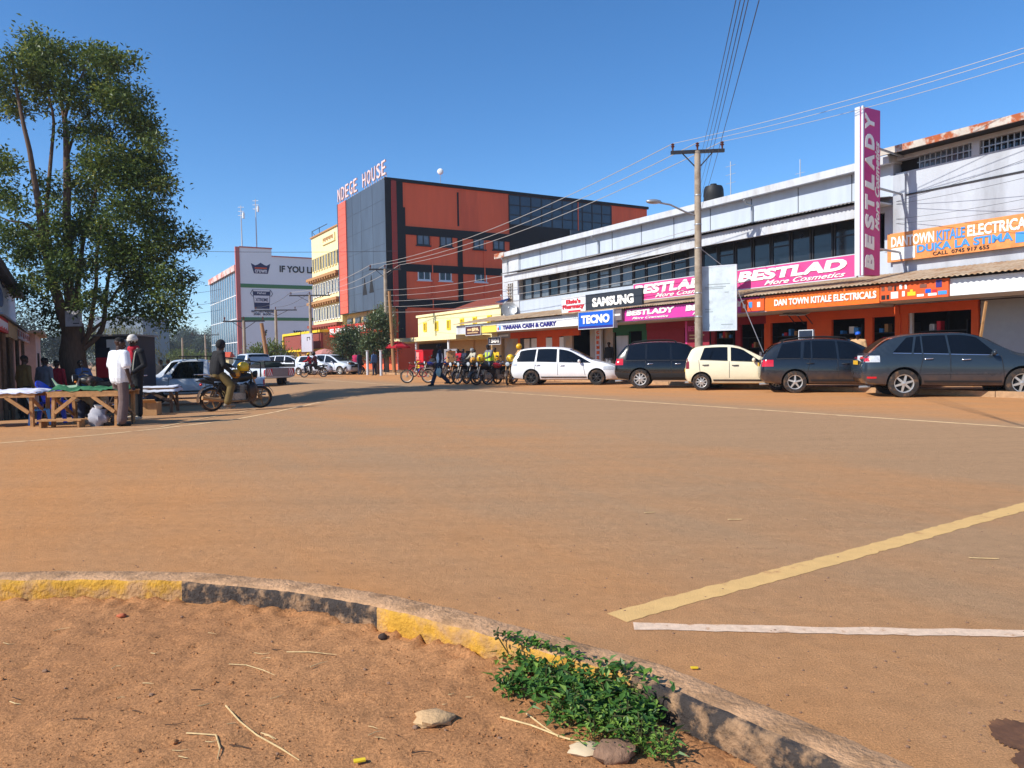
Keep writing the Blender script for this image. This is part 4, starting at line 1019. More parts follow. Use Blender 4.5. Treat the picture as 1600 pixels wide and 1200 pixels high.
    def patch(mat, pname, cols, rows, fn, off=.005, par=body, nosmooth=False):
        """Panel lying on the side surface; fn(s, t) -> (x, z). Made on both sides."""
        for sd in (1, -1):
            q = MB(); vs = []
            for i in range(cols+1):
                for j in range(rows+1):
                    x, z = fn(i/cols, j/rows); vs.append((x, sd*(ys(x, z)+off), z))
            fs = [(i*(rows+1)+j, (i+1)*(rows+1)+j, (i+1)*(rows+1)+j+1, i*(rows+1)+j+1) if sd < 0 else (i*(rows+1)+j, i*(rows+1)+j+1, (i+1)*(rows+1)+j+1, (i+1)*(rows+1)+j) for i in range(cols) for j in range(rows)]
            q.add(vs, fs); q.build(pname, mat, par, smooth=60)
    for (b0, b1, t0, t1) in spec['win']:
        def fn(s, t, b0=b0, b1=b1, t0=t0, t1=t1):
            xb = b0+(b1-b0)*s; xt = t0+(t1-t0)*s
            zb_ = sec(xb)[1]+.025; zt_ = sec(xt)[2]-.005; return xb+(xt-xb)*t, zb_+(zt_-zb_)*t
        patch(M_carglass, 'window', 10, 5, fn, .004, root)
        def fr(s, t, b0=b0, b1=b1, t0=t0, t1=t1):
            xb = b0+.0+(b1-b0)*s; return xb, sec(xb)[1]+.004+.018*t
        patch(M_chrome if spec.get('chrome') else M_trim, 'window_seal', 8, 1, fr, .007, root)
    for (x0, x1, pn) in ((spec['ws'][0], spec['ws'][1], 'windscreen'), (spec['rg'][0], spec['rg'][1], 'rear_window')):
        q = MB(); nx, ny = 10, 12; vs = []
        for i in range(nx+1):
            x = x0+(x1-x0)*i/nx; _, zs, ze, zt, wb, wr = sec(x)
            for j in range(ny+1):
                f = -1+2*j/ny; y = f*(wr-.075); z = zt-.004-(max(0, abs(y)-wr*.6)/max(wr*.4-.045, .01))*.024+.008
                vs.append((x+(.006 if pn == 'windscreen' else -.006), y, z))
        fs = [(i*(ny+1)+j, (i+1)*(ny+1)+j, (i+1)*(ny+1)+j+1, i*(ny+1)+j+1) for i in range(nx) for j in range(ny)]
        q.add(vs, fs); q.build(pn, M_carglass, root, smooth=60)
    for x0, x1, z0, z1, m, pn in spec['lights']:
        patch(m, pn, 8, 3, lambda s, t: (x0+(x1-x0)*s, z0+(z1-z0)*t), .008, root)
    for sd in (1, -1):
        q = MB()
        for i in range(24):
            x0 = spec['xr']+r+.1; x1 = spec['xf']-r-.1; xa = x0+(x1-x0)*i/24; xb = x0+(x1-x0)*(i+1)/24; zz = sec((xa+xb)/2)[0][3][1]-.02
            q.quad((xa, sd*(ys(xa, zz)+.006), zz-.02), (xb, sd*(ys(xb, zz)+.006), zz-.02), (xb, sd*(ys(xb, zz+.03)+.006), zz+.03), (xa, sd*(ys(xa, zz+.03)+.006), zz+.03))
        q.build('sill_strip', M_trim, root)
    for x, z in spec['handles']:
        for sd in (1, -1):
            y = ys(x, z)*sd; q = MB(); q.tube([(x-.1, y, z), (x-.07, y+sd*.03, z), (x+.07, y+sd*.03, z+.005), (x+.1, y, z+.005)], .014, 6); q.build('door_handle', spec.get('hmat', M_chrome), root, smooth=60)
    q = MB()
    for sx in spec['seams']:
        for sd in (1, -1):
            pts = []
            for j in range(12):
                t = j/11; x = sx[0]+(sx[1]-sx[0])*t; z0 = sec(x)[0][3][1]+.06; z1 = sec(x)[1]; z = z0+(z1-z0)*t; pts.append((x, sd*(ys(x, z)-.001), z))
            q.tube(pts, .009, 4, cap=False)
    q.build('door_gap', M_trim, root)
    mx = spec['mirror']
    for sd in (1, -1):
        y = ys(mx, sec(mx)[1]-.02); q = MB(); q.ell((mx+.02, sd*(y+.11), sec(mx)[1]+.07), (.06, .1, .075), 12); q.tube([(mx+.04, sd*(y-.02), sec(mx)[1]+.0), (mx+.03, sd*(y+.06), sec(mx)[1]+.05)], .025, 6)
        q.build('side_mirror', spec.get('mmat', paintmat), root, smooth=60)
    for xw in (spec['xr'], spec['xf']):
        for sd in (1, -1): make_wheel(root, (xw, sd*(tw-.02), r), r, sd, rimmat or M_rim, spec.get('spokes', 6))
    zb = sec(0.02)[0]; q = MB(); zpl = spec.get('plz', .78); q.box(-.03, -.012, -.26, .26, zpl, zpl+.11); q.build('number_plate', M_plate_y, root)
    q = MB(); q.box(L+.0, L+.02, -.26, .26, .42, .53); q.build('number_plate', M_lampw, root)
    q = MB(); q.box(L-.03, L+.012, -.5, .5, .56, .66); q.build('grille', M_trim, root)
    if spec.get('rails'):
        for sd in (1, -1):
            a, b = spec['rails']; q = MB(); yy = lambda x: sec(x)[5]-.09
            q.tube([(a, sd*yy(a), itp(top, a)-.03), (a+.12, sd*yy(a), itp(top, a+.12)+.045)] + [(a+.12+(b-a-.24)*i/6, sd*yy(a+.12+(b-a-.24)*i/6), itp(top, a+.12+(b-a-.24)*i/6)+.05) for i in range(1, 6)] + [(b-.12, sd*yy(b-.12), itp(top, b-.12)+.045), (b, sd*yy(b), itp(top, b)-.03)], .018, 6); q.build('roof_rail', spec.get('railmat', M_trim), root, smooth=60)
    if spec.get('molding'):
        x0, x1, z = spec['molding']; patch(M_trim if clad else paintmat, 'side_moulding', 14, 1, lambda s, t: (x0+(x1-x0)*s, z+.06*t), .012, root)
    if spec.get('refl'): patch(M_lampr, 'bumper_reflector', 4, 1, lambda s, t: (.1+.22*s, .5+.05*t), .008, root)
    if spec.get('exhaust', True):
        q = MB(); q.tube([(.25, -.45, .27), (-.02, -.47, .26)], .035, 10); q.build('exhaust_pipe', M_steel, root)
    return root, sec
SUVX = dict(L=4.73, W=1.845, r=.365, xr=.98, xf=3.69, rw=.66,
  top=[(0, .86), (.05, 1.0), (.16, 1.14), (.55, 1.47), (.78, 1.585), (1.3, 1.665), (2.0, 1.685), (2.5, 1.665), (2.9, 1.54), (3.3, 1.31), (3.6, 1.15), (4.0, 1.08), (4.4, 1.0), (4.62, .86), (4.73, .62)],
  belt=[(0, .84), (.12, 1.06), (.7, 1.15), (1.3, 1.13), (2.6, 1.08), (3.5, 1.05), (4.2, .96), (4.73, .58)], bot=[(0, .5), (.12, .36), (.6, .3), (4.0, .27), (4.6, .3), (4.73, .42)],
  wid=[(0, .70), (.06, .80), (.2, .88), (.6, .92), (2.4, .922), (4.0, .91), (4.45, .84), (4.65, .72), (4.73, .6)],
  win=[(.72, 1.16, 1.08, 1.25), (1.21, 1.40, 1.31, 1.40), (1.44, 2.03, 1.44, 1.99), (2.08, 3.16, 2.04, 2.72)], ws=(3.28, 2.72), rg=(.2, .72),
  lights=[(.03, .4, .93, 1.1, M_lampw, 'tail_light'), (.05, .16, .95, 1.08, M_lampr, 'brake_light'), (4.2, 4.62, .78, .9, M_lampw, 'headlight')], handles=[(1.55, 1.0), (2.42, .97)], seams=[(1.3, 1.45), (2.06, 2.06), (3.28, 3.22)], mirror=3.0, molding=(1.35, 3.2, .6), refl=True, spokes=6, plz=.86, chrome=True)
MPV = dict(L=4.56, W=1.72, r=.315, xr=.92, xf=3.67, rw=.62,
  top=[(0, .8), (.05, 1.0), (.14, 1.18), (.3, 1.42), (.5, 1.53), (1.2, 1.59), (1.9, 1.585), (2.4, 1.52), (2.8, 1.36), (3.3, 1.1), (3.6, .99), (4.0, .9), (4.35, .78), (4.5, .66), (4.56, .52)],
  belt=[(0, .78), (.15, .98), (1.0, .98), (2.5, .93), (3.4, .9), (4.2, .74), (4.56, .48)], bot=[(0, .42), (.15, .28), (.7, .22), (4.0, .2), (4.45, .23), (4.56, .3)],
  wid=[(0, .68), (.06, .76), (.2, .82), (.6, .85), (2.4, .86), (3.9, .85), (4.3, .76), (4.5, .62), (4.56, .5)],
  win=[(.24, 1.06, .42, 1.12), (1.14, 2.0, 1.18, 2.0), (2.1, 3.42, 2.08, 2.62)], ws=(3.42, 2.5), rg=(.12, .42),
  lights=[(.03, .3, .82, 1.05, M_lampw, 'tail_light'), (3.95, 4.5, .62, .76, M_lampw, 'headlight')], handles=[(1.2, .84), (2.24, .81)], seams=[(1.05, 1.1), (2.05, 2.04), (3.2, 3.1)], mirror=2.95, spokes=7, plz=.8)
FOR = dict(L=4.5, W=1.78, r=.345, xr=.92, xf=3.53, rw=.66,
  top=[(0, .85), (.04, 1.05), (.15, 1.25), (.38, 1.53), (.5, 1.6), (1.2, 1.675), (2.0, 1.67), (2.45, 1.6), (2.85, 1.38), (3.2, 1.16), (3.4, 1.08), (3.9, 1.02), (4.3, .93), (4.45, .8), (4.5, .6)],
  belt=[(0, .83), (.1, 1.0), (1.0, 1.0), (2.6, .98), (3.3, .97), (4.1, .88), (4.5, .55)], bot=[(0, .5), (.12, .36), (.6, .3), (4.0, .28), (4.4, .3), (4.5, .42)],
  wid=[(0, .74), (.06, .82), (.2, .86), (.6, .885), (2.4, .89), (3.8, .88), (4.25, .82), (4.43, .7), (4.5, .6)],
  win=[(.42, 1.1, .52, 1.1), (1.17, 1.98, 1.17, 1.95), (2.05, 3.02, 2.02, 2.56)], ws=(3.14, 2.5), rg=(.12, .4),
  lights=[(.03, .32, .85, 1.08, M_lampr, 'tail_light'), (4.05, 4.43, .74, .88, M_lampw, 'headlight')], handles=[(1.28, .88), (2.25, .87)], seams=[(1.15, 1.12), (2.02, 2.02), (3.12, 3.05)], mirror=2.85, spokes=9, rails=(.55, 2.2), clad=True, plz=.8, railmat=M_trim)
HAT = dict(L=3.4, W=1.48, r=.28, xr=.52, xf=2.88, rw=.55,
  top=[(0, .75), (.03, .95), (.1, 1.15), (.2, 1.36), (.35, 1.45), (.8, 1.5), (1.4, 1.5), (1.75, 1.44), (2.1, 1.28), (2.5, 1.06), (2.65, .99), (3.0, .9), (3.25, .78), (3.37, .64), (3.4, .48)],
  belt=[(0, .73), (.1, 1.0), (.6, 1.0), (2.0, .93), (2.5, .9), (3.1, .76), (3.4, .45)], bot=[(0, .4), (.1, .27), (.4, .22), (3.0, .2), (3.3, .23), (3.4, .32)],
  wid=[(0, .62), (.05, .68), (.15, .715), (.5, .735), (1.8, .74), (2.9, .735), (3.2, .66), (3.35, .54), (3.4, .45)],
  win=[(.48, 1.36, .62, 1.36), (1.46, 2.42, 1.46, 1.86)], ws=(2.5, 1.78), rg=(.08, .3),
  lights=[(.02, .13, .72, 1.05, mk('dark_red_lamp', rgb(120, 24, 30), .15, spec=.7), 'tail_light'), (2.85, 3.32, .62, .8, M_lampw, 'headlight')], handles=[(.66, .84), (1.6, .82)], seams=[(.5, .44), (1.41, 1.41), (2.42, 2.35)], mirror=2.15, spokes=9, hmat=M_trim, plz=.62)
WAG = dict(L=4.74, W=1.775, r=.33, xr=.97, xf=3.72, rw=.64,
  top=[(0, .85), (.05, 1.02), (.16, 1.22), (.4, 1.45), (.6, 1.54), (1.3, 1.62), (2.0, 1.62), (2.5, 1.56), (2.9, 1.38), (3.3, 1.14), (3.55, 1.02), (4.1, .93), (4.5, .8), (4.68, .68), (4.74, .52)],
  belt=[(0, .83), (.12, 1.02), (1.0, 1.02), (2.6, .97), (3.4, .93), (4.3, .8), (4.74, .48)], bot=[(0, .45), (.12, .32), (.6, .26), (4.0, .24), (4.6, .26), (4.74, .36)],
  wid=[(0, .72), (.06, .81), (.2, .86), (.6, .88), (2.4, .8875), (4.0, .87), (4.45, .79), (4.67, .66), (4.74, .55)],
  win=[(.45, 1.12, .62, 1.15), (1.2, 1.42, 1.26, 1.42), (1.46, 2.14, 1.46, 2.1), (2.2, 3.16, 2.16, 2.66)], ws=(3.3, 2.6), rg=(.14, .52),
  lights=[(.03, .36, .8, 1.0, M_lampr, 'tail_light'), (4.1, 4.62, .68, .82, M_lampw, 'headlight')], handles=[(1.4, .88), (2.36, .86)], seams=[(1.28, 1.4), (2.17, 2.15), (3.28, 3.2)], mirror=2.95, spokes=5, rails=(.6, 2.5), plz=.8, hmat=M_trim)
PK = dict(L=5.0, W=1.72, r=.35, xr=1.12, xf=3.98, rw=.62,
  top=[(0, .98), (1.94, 1.0), (1.96, 1.01), (2.0, 1.55), (2.08, 1.68), (2.6, 1.72), (2.98, 1.69), (3.1, 1.62), (3.56, 1.14), (3.66, 1.08), (4.3, 1.04), (4.75, .98), (4.9, .88), (5.0, .62)],
  belt=[(0, .97), (1.95, .985), (3.0, .99), (3.7, 1.0), (4.6, .9), (5.0, .58)], bot=[(0, .5), (.3, .46), (2.0, .4), (4.4, .38), (4.9, .36), (5.0, .42)],
  wid=[(0, .83), (.05, .85), (2.0, .86), (4.2, .85), (4.75, .8), (4.92, .7), (5.0, .62)],
  win=[(2.2, 3.4, 2.18, 3.06)], ws=(3.56, 3.12), rg=(2.0, 2.06), lights=[(4.6, 4.94, .66, .8, M_lampw, 'headlight'), (.0, .06, .6, .9, M_lampr, 'tail_light')], handles=[(2.36, .88)], seams=[(2.12, 2.12), (3.42, 3.4), (1.96, 1.96)], mirror=3.3, spokes=6, plz=.6, hmat=M_trim)
def park(name, label, cat, spec, pm, px, py, ang, group=None, rim=None, side=-1):
    """Put the near rear wheel on its spot of ground."""
    g0 = G(px, py); a = ang; off = Vector((spec['xr'], side*(spec['W']/2-.1), 0)); off.rotate(Matrix.Rotation(a, 3, 'Z'))
    return make_car(name, label, cat, spec, pm, g0-off, a, group, rim)
gP = 'cars parked nose-in at the shop kerb'
A0 = math.radians(-15)
park('parked_car', 'dark slate grey sport utility car with clear tail lamp and yellow plate', 'car', SUVX, paint('slate_grey_paint', rgb(36, 46, 56), .7, .3), 1411.5, 621, math.radians(-14), gP)
park('parked_car', 'dark blue grey estate car with roof rails right of the cream hatchback', 'car', WAG, paint('blue_black_paint', rgb(24, 31, 40), .7, .3), 1242, 614, A0, gP)
park('parked_car', 'small cream hatchback between two dark cars', 'car', HAT, paint('cream_car_paint', rgb(240, 230, 196, .86), .6, .45, .3), 1096, 610, A0, gP)
park('parked_car', 'black boxy sport utility car with roof rails next to the white people carrier', 'car', FOR, paint('black_car_paint', rgb(10, 11, 13), .7, .25), 1000.5, 607, A0, gP)
park('parked_car', 'white low people carrier with black wheels in front of the blue sign', 'car', MPV, paint('white_car_paint', rgb(238, 240, 242, .88), .55, .35, .3), 831, 602, math.radians(-16), gP, M_rimd)
MW = paint('aged_white_paint', rgb(206, 214, 226, .85), .6, .5, .35)
# left side vehicles
def park2(name, label, spec, pm, px, y, ang, rim, xl):
    """Place a left-hand vehicle by its front left corner: picture column px at distance y."""
    p = at(px, 570, y); off = Vector((xl, spec['W']/2*.95, 0)); off.rotate(Matrix.Rotation(ang, 3, 'Z')); loc = p-off
    c = loc + Matrix.Rotation(ang, 3, 'Z') @ Vector((spec['L']/2, 0, 0)); loc.z = gz(c)
    return make_car(name, label, 'pickup truck', spec, pm, loc, ang, None, rim)
r1, _ = park2('pickup_truck', 'white pickup with black roof rack facing left behind the men', PK, MW, 197, 27.3, math.radians(198), M_rimd, 4.8)
q = MB()
for x in (1.95, 2.4, 2.9):
    q.tube([(x, -.6, 1.68), (x, -.6, 1.82), (x, .6, 1.82), (x, .6, 1.68)], .02, 5)
for y in (-.6, -.3, 0, .3, .6): q.tube([(1.8, y, 1.83), (3.05, y, 1.83)], .018, 5)
q.tube([(.15, -.8, 1.0), (.15, -.8, 1.55), (1.9, -.8, 1.84)], .025, 5); q.tube([(.15, .8, 1.0), (.15, .8, 1.55), (1.9, .8, 1.84)], .025, 5)
q.build('roof_rack', M_trim, r1)
r2, _ = park2('pickup_truck', 'white roofed pickup beyond the nearer white one with its windscreen in shade', PK, MW, 196, 31.5, math.radians(198), M_rim, 4.8)
p = Gd(398, 606); a_ = math.radians(138); off = Vector((PK['xr'], PK['W']/2-.1, 0)); off.rotate(Matrix.Rotation(a_, 3, 'Z'))
r3, _ = make_car('pickup_truck', 'white pickup seen from behind with red and white striped tailgate', 'pickup truck', PK, MW, p-off, a_, None, M_rimd)
q = MB(); q.box(-.035, -.012, -.78, .78, .56, .97); q.build('tailgate', mk('dull_tailgate', rgb(150, 140, 140, .8), .6, var=.1), r3)
for s0 in (-.74, .44):
    q = MB()
    q.box(-.042, -.0355, s0, s0+.3, .6, .94, 0)
    for k in range(3): q.hexa([(-.047, s0+.1*k, .6), (-.0421, s0+.1*k, .6), (-.0421, s0+.1*k+.05, .6), (-.047, s0+.1*k+.05, .6), (-.047, min(s0+.3, s0+.1*k+.12), .94), (-.0421, min(s0+.3, s0+.1*k+.12), .94), (-.0421, min(s0+.3, s0+.1*k+.17), .94), (-.047, min(s0+.3, s0+.1*k+.17), .94)], 1)
    q.build('chevron_plate', [M_redl, M_white], r3)
q = MB(); q.box(.0, 1.9, -.84, -.8, 1.0, 1.16); q.box(.0, 1.9, .8, .84, 1.0, 1.16); q.tube([(0, -.82, 1.3), (0, .82, 1.3)], .03, 6); q.tube([(0, -.82, 1.0), (0, -.82, 1.3), (1.9, -.82, 1.3)], .03, 6); q.tube([(0, .82, 1.0), (0, .82, 1.3), (1.9, .82, 1.3)], .03, 6); q.build('bed_rail', M_trim, r3)
q = MB(); q.ell((1.2, 0, 1.12), (.7, .7, .22), 14, jit=.25); q.build('tarpaulin', mk('dark_green_tarpaulin', rgb(34, 46, 40), .8), r3, smooth=60)
# far side of the street
def far_car(name, label, spec, pm, px, u, v, ang, rim=None): make_car(name, label, 'car', spec, pm, W(u, v, 0), ang, 'cars far down the street', rim)
ua = math.atan2(-UH.y, -UH.x)
def wpx(px, v): return onV(px, 575, v)[0]
far_car('parked_car', 'white small hatchback far down the street behind a red motorcycle', HAT, MW, 0, wpx(468, 15.5), 15.5, math.radians(-25))
far_car('parked_car', 'silver white car at the far left of the distant row with a grey alloy wheel', MPV, MW, 0, wpx(418, 15.0), 15.0, math.radians(-12))
far_car('parked_car', 'far white saloon whose black grille points to the right near the pink umbrella', MPV, MW, 0, wpx(488, 16.5), 16.5, math.radians(-30))
# ---------------------------------------------------------------- motorcycles and bicycles
M_bmetal = mk('dusty_engine_metal', rgb(186, 174, 160, .8), .5, metal=.5, var=.3, vscale=20)
M_bblack = mk('black_plastic', rgb(24, 23, 23), .45, var=.2, dust=(DUSTC, .1, .7, .35))
M_seat = mk('black_seat_vinyl', rgb(22, 21, 22), .5)
M_mud = mk('dust_coated_metal', rgb(186, 140, 92, .75), .7, var=.2, vscale=9)
M_amber = mk('amber_lens', rgb(236, 130, 20, .9), .3)
def bike_wheel(parent, x, r, w, rim, spk, turn=None):
    T = turn or (lambda p: p)
    c = Vector((x, 0, r)); ax = Vector((0, 1, 0))
    def L(prof, n): 
        q = MB(); q.lathe(prof, c, ax, n); q.v = [tuple(T(Vector(p))) for p in q.v]; return q
    wh = L([(r*.80, -w*.35), (r*.9, -w*.5), (r*.98, -w*.28), (r, 0), (r*.98, w*.28), (r*.9, w*.5), (r*.80, w*.35), (r*.80, -w*.35)], 28).build('wheel', M_tyre, parent, smooth=50)
    q = MB(); q.lathe([(r*.81, -w*.33), (r*.81, w*.33), (r*.74, w*.3), (r*.71, 0), (r*.74, -w*.3), (r*.81, -w*.33)], c, ax, 28)
    q.lathe([(0, -.07), (.055, -.065), (.06, 0), (.055, .065), (0, .07)], c, ax, 14)
    for k in range(spk):
        a = 2*PI*k/spk; d = Vector((math.cos(a), 0, math.sin(a)))
        q.tube([c+d*.05, c+d*r*.74], .017 if spk < 8 else .004, 5)
    q.v = [tuple(T(Vector(p))) for p in q.v]; q.build('rim', rim, wh, smooth=50)
    return wh
def make_bike(label, loc, ang, tank=M_bblack, rim=M_bmetal, spk=5, steer=.0, lean=.0, group=None, rack=True, guard=True, panel=M_bblack, name='motorcycle'):
    root = thing(name, label, 'motorcycle', loc, ang, group)
    if lean: root.rotation_euler = (lean, 0, ang)
    r = .3; xf, xr = .64, -.64
    pv = Vector((.42, 0, .9)); Rm = Matrix.Rotation(steer, 3, Vector((-.4, 0, 1)).normalized())
    T = lambda p: pv + Rm @ (p-pv)
    fw = bike_wheel(root, xf, r, .095, rim, spk, T); bike_wheel(root, xr, r, .11, rim, spk)
    q = MB()
    for s in (.075, -.075): q.tube([T(Vector((xf, s, r))), T(Vector((.53, s, .58))), T(Vector((.42, s, .9)))], [.026, .026, .018], 8)
    q.build('fork', M_mud if rim is M_mud else M_bmetal, root, smooth=50)
    q = MB()
    for s in (-1, 1):
        q.tube([(.42, 0, .86), (.36, s*.06, .5), (.28, s*.09, .26), (-.2, s*.1, .24), (-.3, s*.1, .45), (-.55, s*.11, .68), (-.85, s*.1, .74)], .018, 6)
        q.tube([(.42, 0, .88), (0, s*.08, .72), (-.5, s*.1, .7)], .018, 6)
        q.tube([(-.22, s*.11, .3), (xr, s*.11, r)], .022, 6); q.tube([(xr, s*.13, r+.02), (-.5, s*.13, .66)], .025, 6)
    q.build('frame', M_bblack, root, smooth=50)
    q = MB(); q.box(-.16, .2, -.11, .11, .24, .44); q.lathe([(0, -.13), (.1, -.125), (.1, .125), (0, .13)], (-.02, 0, .34), (0, 1, 0), 16)
    for k in range(5): q.box(.05, .25, -.09, .09, .45+k*.04, .47+k*.04, T=None)
    q.lathe([(.05, 0), (.07, .12), (.07, .2), (.05, .22), (0, .22)], (.14, 0, .44), (.2, 0, 1), 12); q.build('engine', M_bmetal, root, smooth=40)
    q = MB(); q.ell((.17, 0, .83), (.27, .135, .125), 16, T=Matrix.Rotation(-.1, 3, 'Y')); q.lathe([(.035, 0), (.035, .02), (0, .02)], (.2, 0, .945), (0, 0, 1), 10); q.build('fuel_tank', tank, root, smooth=50)
    q = MB()
    P_ = [(.0, .79), (-.1, .8), (-.35, .81), (-.62, .85), (-.78, .87), (-.8, .84), (-.62, .76), (-.3, .72), (0, .72)]
    q.prism(P_, lambda a, b, k: Vector((a, (.13 if a > -.5 else .11)*(1 if k else -1), b))); q.build('seat', M_seat, root, smooth=30)
    q = MB()
    for s in (1, -1): q.prism([(-.02, .7), (-.3, .7), (-.5, .66), (-.32, .5), (-.1, .52)], lambda a, b, k: Vector((a, s*(.1+.03*k), b)))
    q.prism([(-.6, .76), (-.86, .82), (-.95, .78), (-.85, .72), (-.6, .68)], lambda a, b, k: Vector((a, .09*(1 if k else -1), b))); q.build('side_panel', panel, root, smooth=30)
    def fender(x, a0, a1, wd, rr, name, m, TT=lambda p: p):
        q = MB(); n = 10
        for i in range(n):
            A, B = a0+(a1-a0)*i/n, a0+(a1-a0)*(i+1)/n
            for y0, y1, k0, k1 in ((-wd, -wd*.6, .975, 1), (-wd*.6, wd*.6, 1, 1), (wd*.6, wd, 1, .975)):
                f = lambda a, y, k: TT(Vector((x+math.cos(a)*rr*k, y, r+math.sin(a)*rr*k)))
                q.quad(f(A, y0, k0), f(A, y1, k1), f(B, y1, k1), f(B, y0, k0))
        q.build(name, m, root, smooth=50)
    fender(xf, math.radians(15), math.radians(140), .07, r+.045, 'front_mudguard', tank, T); fender(xr, math.radians(60), math.radians(190), .08, r+.06, 'rear_mudguard', M_bblack)
    q = MB(); q.lathe([(0, -.1), (.07, -.09), (.1, -.02), (.1, .02), (.092, .025)], T(Vector((.53, 0, .9))), Rm @ Vector((1, 0, -.05)), 18); h = q.build('headlight', M_bblack, root, smooth=50)
    q = MB(); q.lathe([(.092, .02), (.06, .035), (0, .042)], T(Vector((.53, 0, .9))), Rm @ Vector((1, 0, -.05)), 18); q.build('lens', M_lampw, h, smooth=60)
    q = MB(); q.tube([T(Vector(p)) for p in ((.24, -.36, 1.0), (.33, -.24, 1.03), (.42, -.08, .96), (.42, .08, .96), (.33, .24, 1.03), (.24, .36, 1.0))], .013, 6)
    for s in (1, -1): q.tube([T(Vector((.30, s*.28, 1.02))), T(Vector((.23, s*.385, 1.0)))], .02, 8); q.tube([T(Vector((.36, s*.2, 1.02))), T(Vector((.33, s*.36, 1.01)))], .008, 5)
    hb = q.build('handlebar', M_bblack, root, smooth=50)
    for s in (1, -1):
        q = MB(); q.tube([T(Vector((.35, s*.2, 1.03))), T(Vector((.36, s*.3, 1.2)))], .007, 5); q.ell(T(Vector((.36, s*.32, 1.24))), (.02, .065, .045), 10); q.build('mirror', M_bblack, hb, smooth=60)
        q = MB(); q.tube([T(Vector((.5, s*.1, .84))), T(Vector((.5, s*.19, .84)))], .008, 5); q.ell(T(Vector((.5, s*.2, .84))), (.03, .035, .025), 8); q.build('indicator', M_amber, root, smooth=60)
    q = MB(); q.tube([(.2, -.09, .5), (.3, -.12, .36), (.22, -.13, .24), (-.2, -.15, .24), (-.45, -.16, .27), (-.95, -.18, .36)], [.022, .022, .022, .024, .045, .05], 10); q.build('exhaust', M_mud if rim is M_mud else M_chrome, root, smooth=50)
    q = MB(); q.tube([(-.08, .15, .25), (-.05, .24, .02)], .012, 5); q.tube([(.05, -.2, .26), (.05, .2, .26)], .014, 6); q.build('stand', M_bblack, root)
    q = MB(); q.ell((-.9, 0, .68), (.04, .05, .035), 8); q.build('tail_light', M_lampr, root, smooth=60)
    if rack:
        q = MB()
        for s in (-.11, .11): q.tube([(-.55, s, .86), (-.8, s, .93), (-1.02, s, .93)], .011, 5)
        for x in (-.8, -.9, -1.0): q.tube([(x, -.11, .93), (x, .11, .93)], .009, 5)
        q.build('rear_rack', M_chrome, root)
    if guard:
        q = MB()
        for s in (1, -1): q.tube([(.38, s*.05, .72), (.42, s*.26, .6), (.4, s*.28, .4), (.3, s*.08, .27)], .014, 6)
        q.build('crash_bar', M_bblack, root, smooth=50)
    return root
def make_bicycle(label, loc, ang, fr, group=None):
    root = thing('bicycle', label, 'bicycle', loc, ang, group)
    for x in (.52, -.52): bike_wheel(root, x, .34, .04, M_bmetal, 14)
    q = MB(); 
    for a, b in (((.52, .34), (.36, .92)), ((.36, .85), (-.15, .8)), ((.36, .75), (-.05, .3)), ((-.05, .3), (-.17, .9)), ((-.05, .3), (-.52, .34)), ((-.15, .8), (-.52, .34))): q.tube([(a[0], 0, a[1]), (b[0], 0, b[1])], .016, 6)
    q.build('frame', fr, root)
    q = MB(); q.tube([(.3, -.27, .96), (.38, -.1, 1.0), (.38, .1, 1.0), (.3, .27, .96)], .013, 6); q.build('handlebar', M_bmetal, root)
    q = MB(); q.ell((-.2, 0, .93), (.14, .08, .035), 10); q.build('saddle', M_seat, root, smooth=60)
    q = MB(); q.box(-.78, -.28, -.08, .08, .7, .72); q.tube([(-.75, 0, .7), (-.52, .03, .34)], .01, 5); q.build('carrier', M_bmetal, root)
    return root
def helmet(label, loc, r, mat, ang=0, group=None):
    t = thing('helmet', label, 'helmet', loc, ang, group)
    q = MB(); q.ell((0, 0, 0), (r*1.1, r*.95, r), 18); o = q.build('shell', mat, t, smooth=60)
    q = MB(); q.box(r*.7, r*1.0, -r*.62, r*.62, -r*.35, r*.3); q.build('visor', M_bblack, t)
    q = MB(); q.lathe([(r*.8, -r*.72), (r*.84, -r*.62), (r*.7, -r*.55)], (0, 0, 0), (0, 0, 1), 16); q.build('rim_edge', M_bblack, t)
    return t
M_hely = mk('yellow_helmet_shell', rgb(246, 196, 20, .9), .3, spec=.6)
M_helo = mk('ochre_helmet_shell', rgb(214, 150, 44, .85), .4)
M_redt = mk('red_tank_paint', rgb(176, 26, 36, .9), .25, spec=.6)
M_bluet = mk('blue_tank_paint', rgb(30, 52, 140, .9), .25, spec=.6)
# the near bike on the left
gb0, gb1 = Gd(331.5, 643), Gd(405, 641.5)
ab = math.atan2((gb1-gb0).y, (gb1-gb0).x)
d_ = Vector((math.cos(.42), math.sin(.42), 0))
d_ = Vector((math.cos(.78), math.sin(.78), 0)); near_loc = gb0 + d_*.64
near_bike = make_bike('dusty black motorcycle on its stand in front of the white pickup', near_loc, .78, M_bblack, M_mud, 5, steer=-.45, rack=True)
def on_bike(loc, ang, x, y, z): return loc + Matrix.Rotation(ang, 3, 'Z') @ Vector((x, y, z))
q = MB(); q.prism([(.2, .2), (.42, .26), (.47, .6), (.36, .7), (.22, .62)], lambda a, b, k: Vector((a, -.24+.04*k, b))); q.prism([(.2, .2), (.42, .26), (.47, .6), (.36, .7), (.22, .62)], lambda a, b, k: Vector((a, .2+.04*k, b))); q.build('leg_shield', M_bblack, near_bike)
q = MB(); q.ell((.3, -.3, .5), (.12, .06, .2), 12, jit=.3); q.build('side_bag', M_bblack, near_bike, smooth=60)
helmet('bright yellow helmet resting on the tank of the dusty motorcycle', on_bike(near_loc, .78, .2, -.02, 1.08), .15, M_hely, .42)
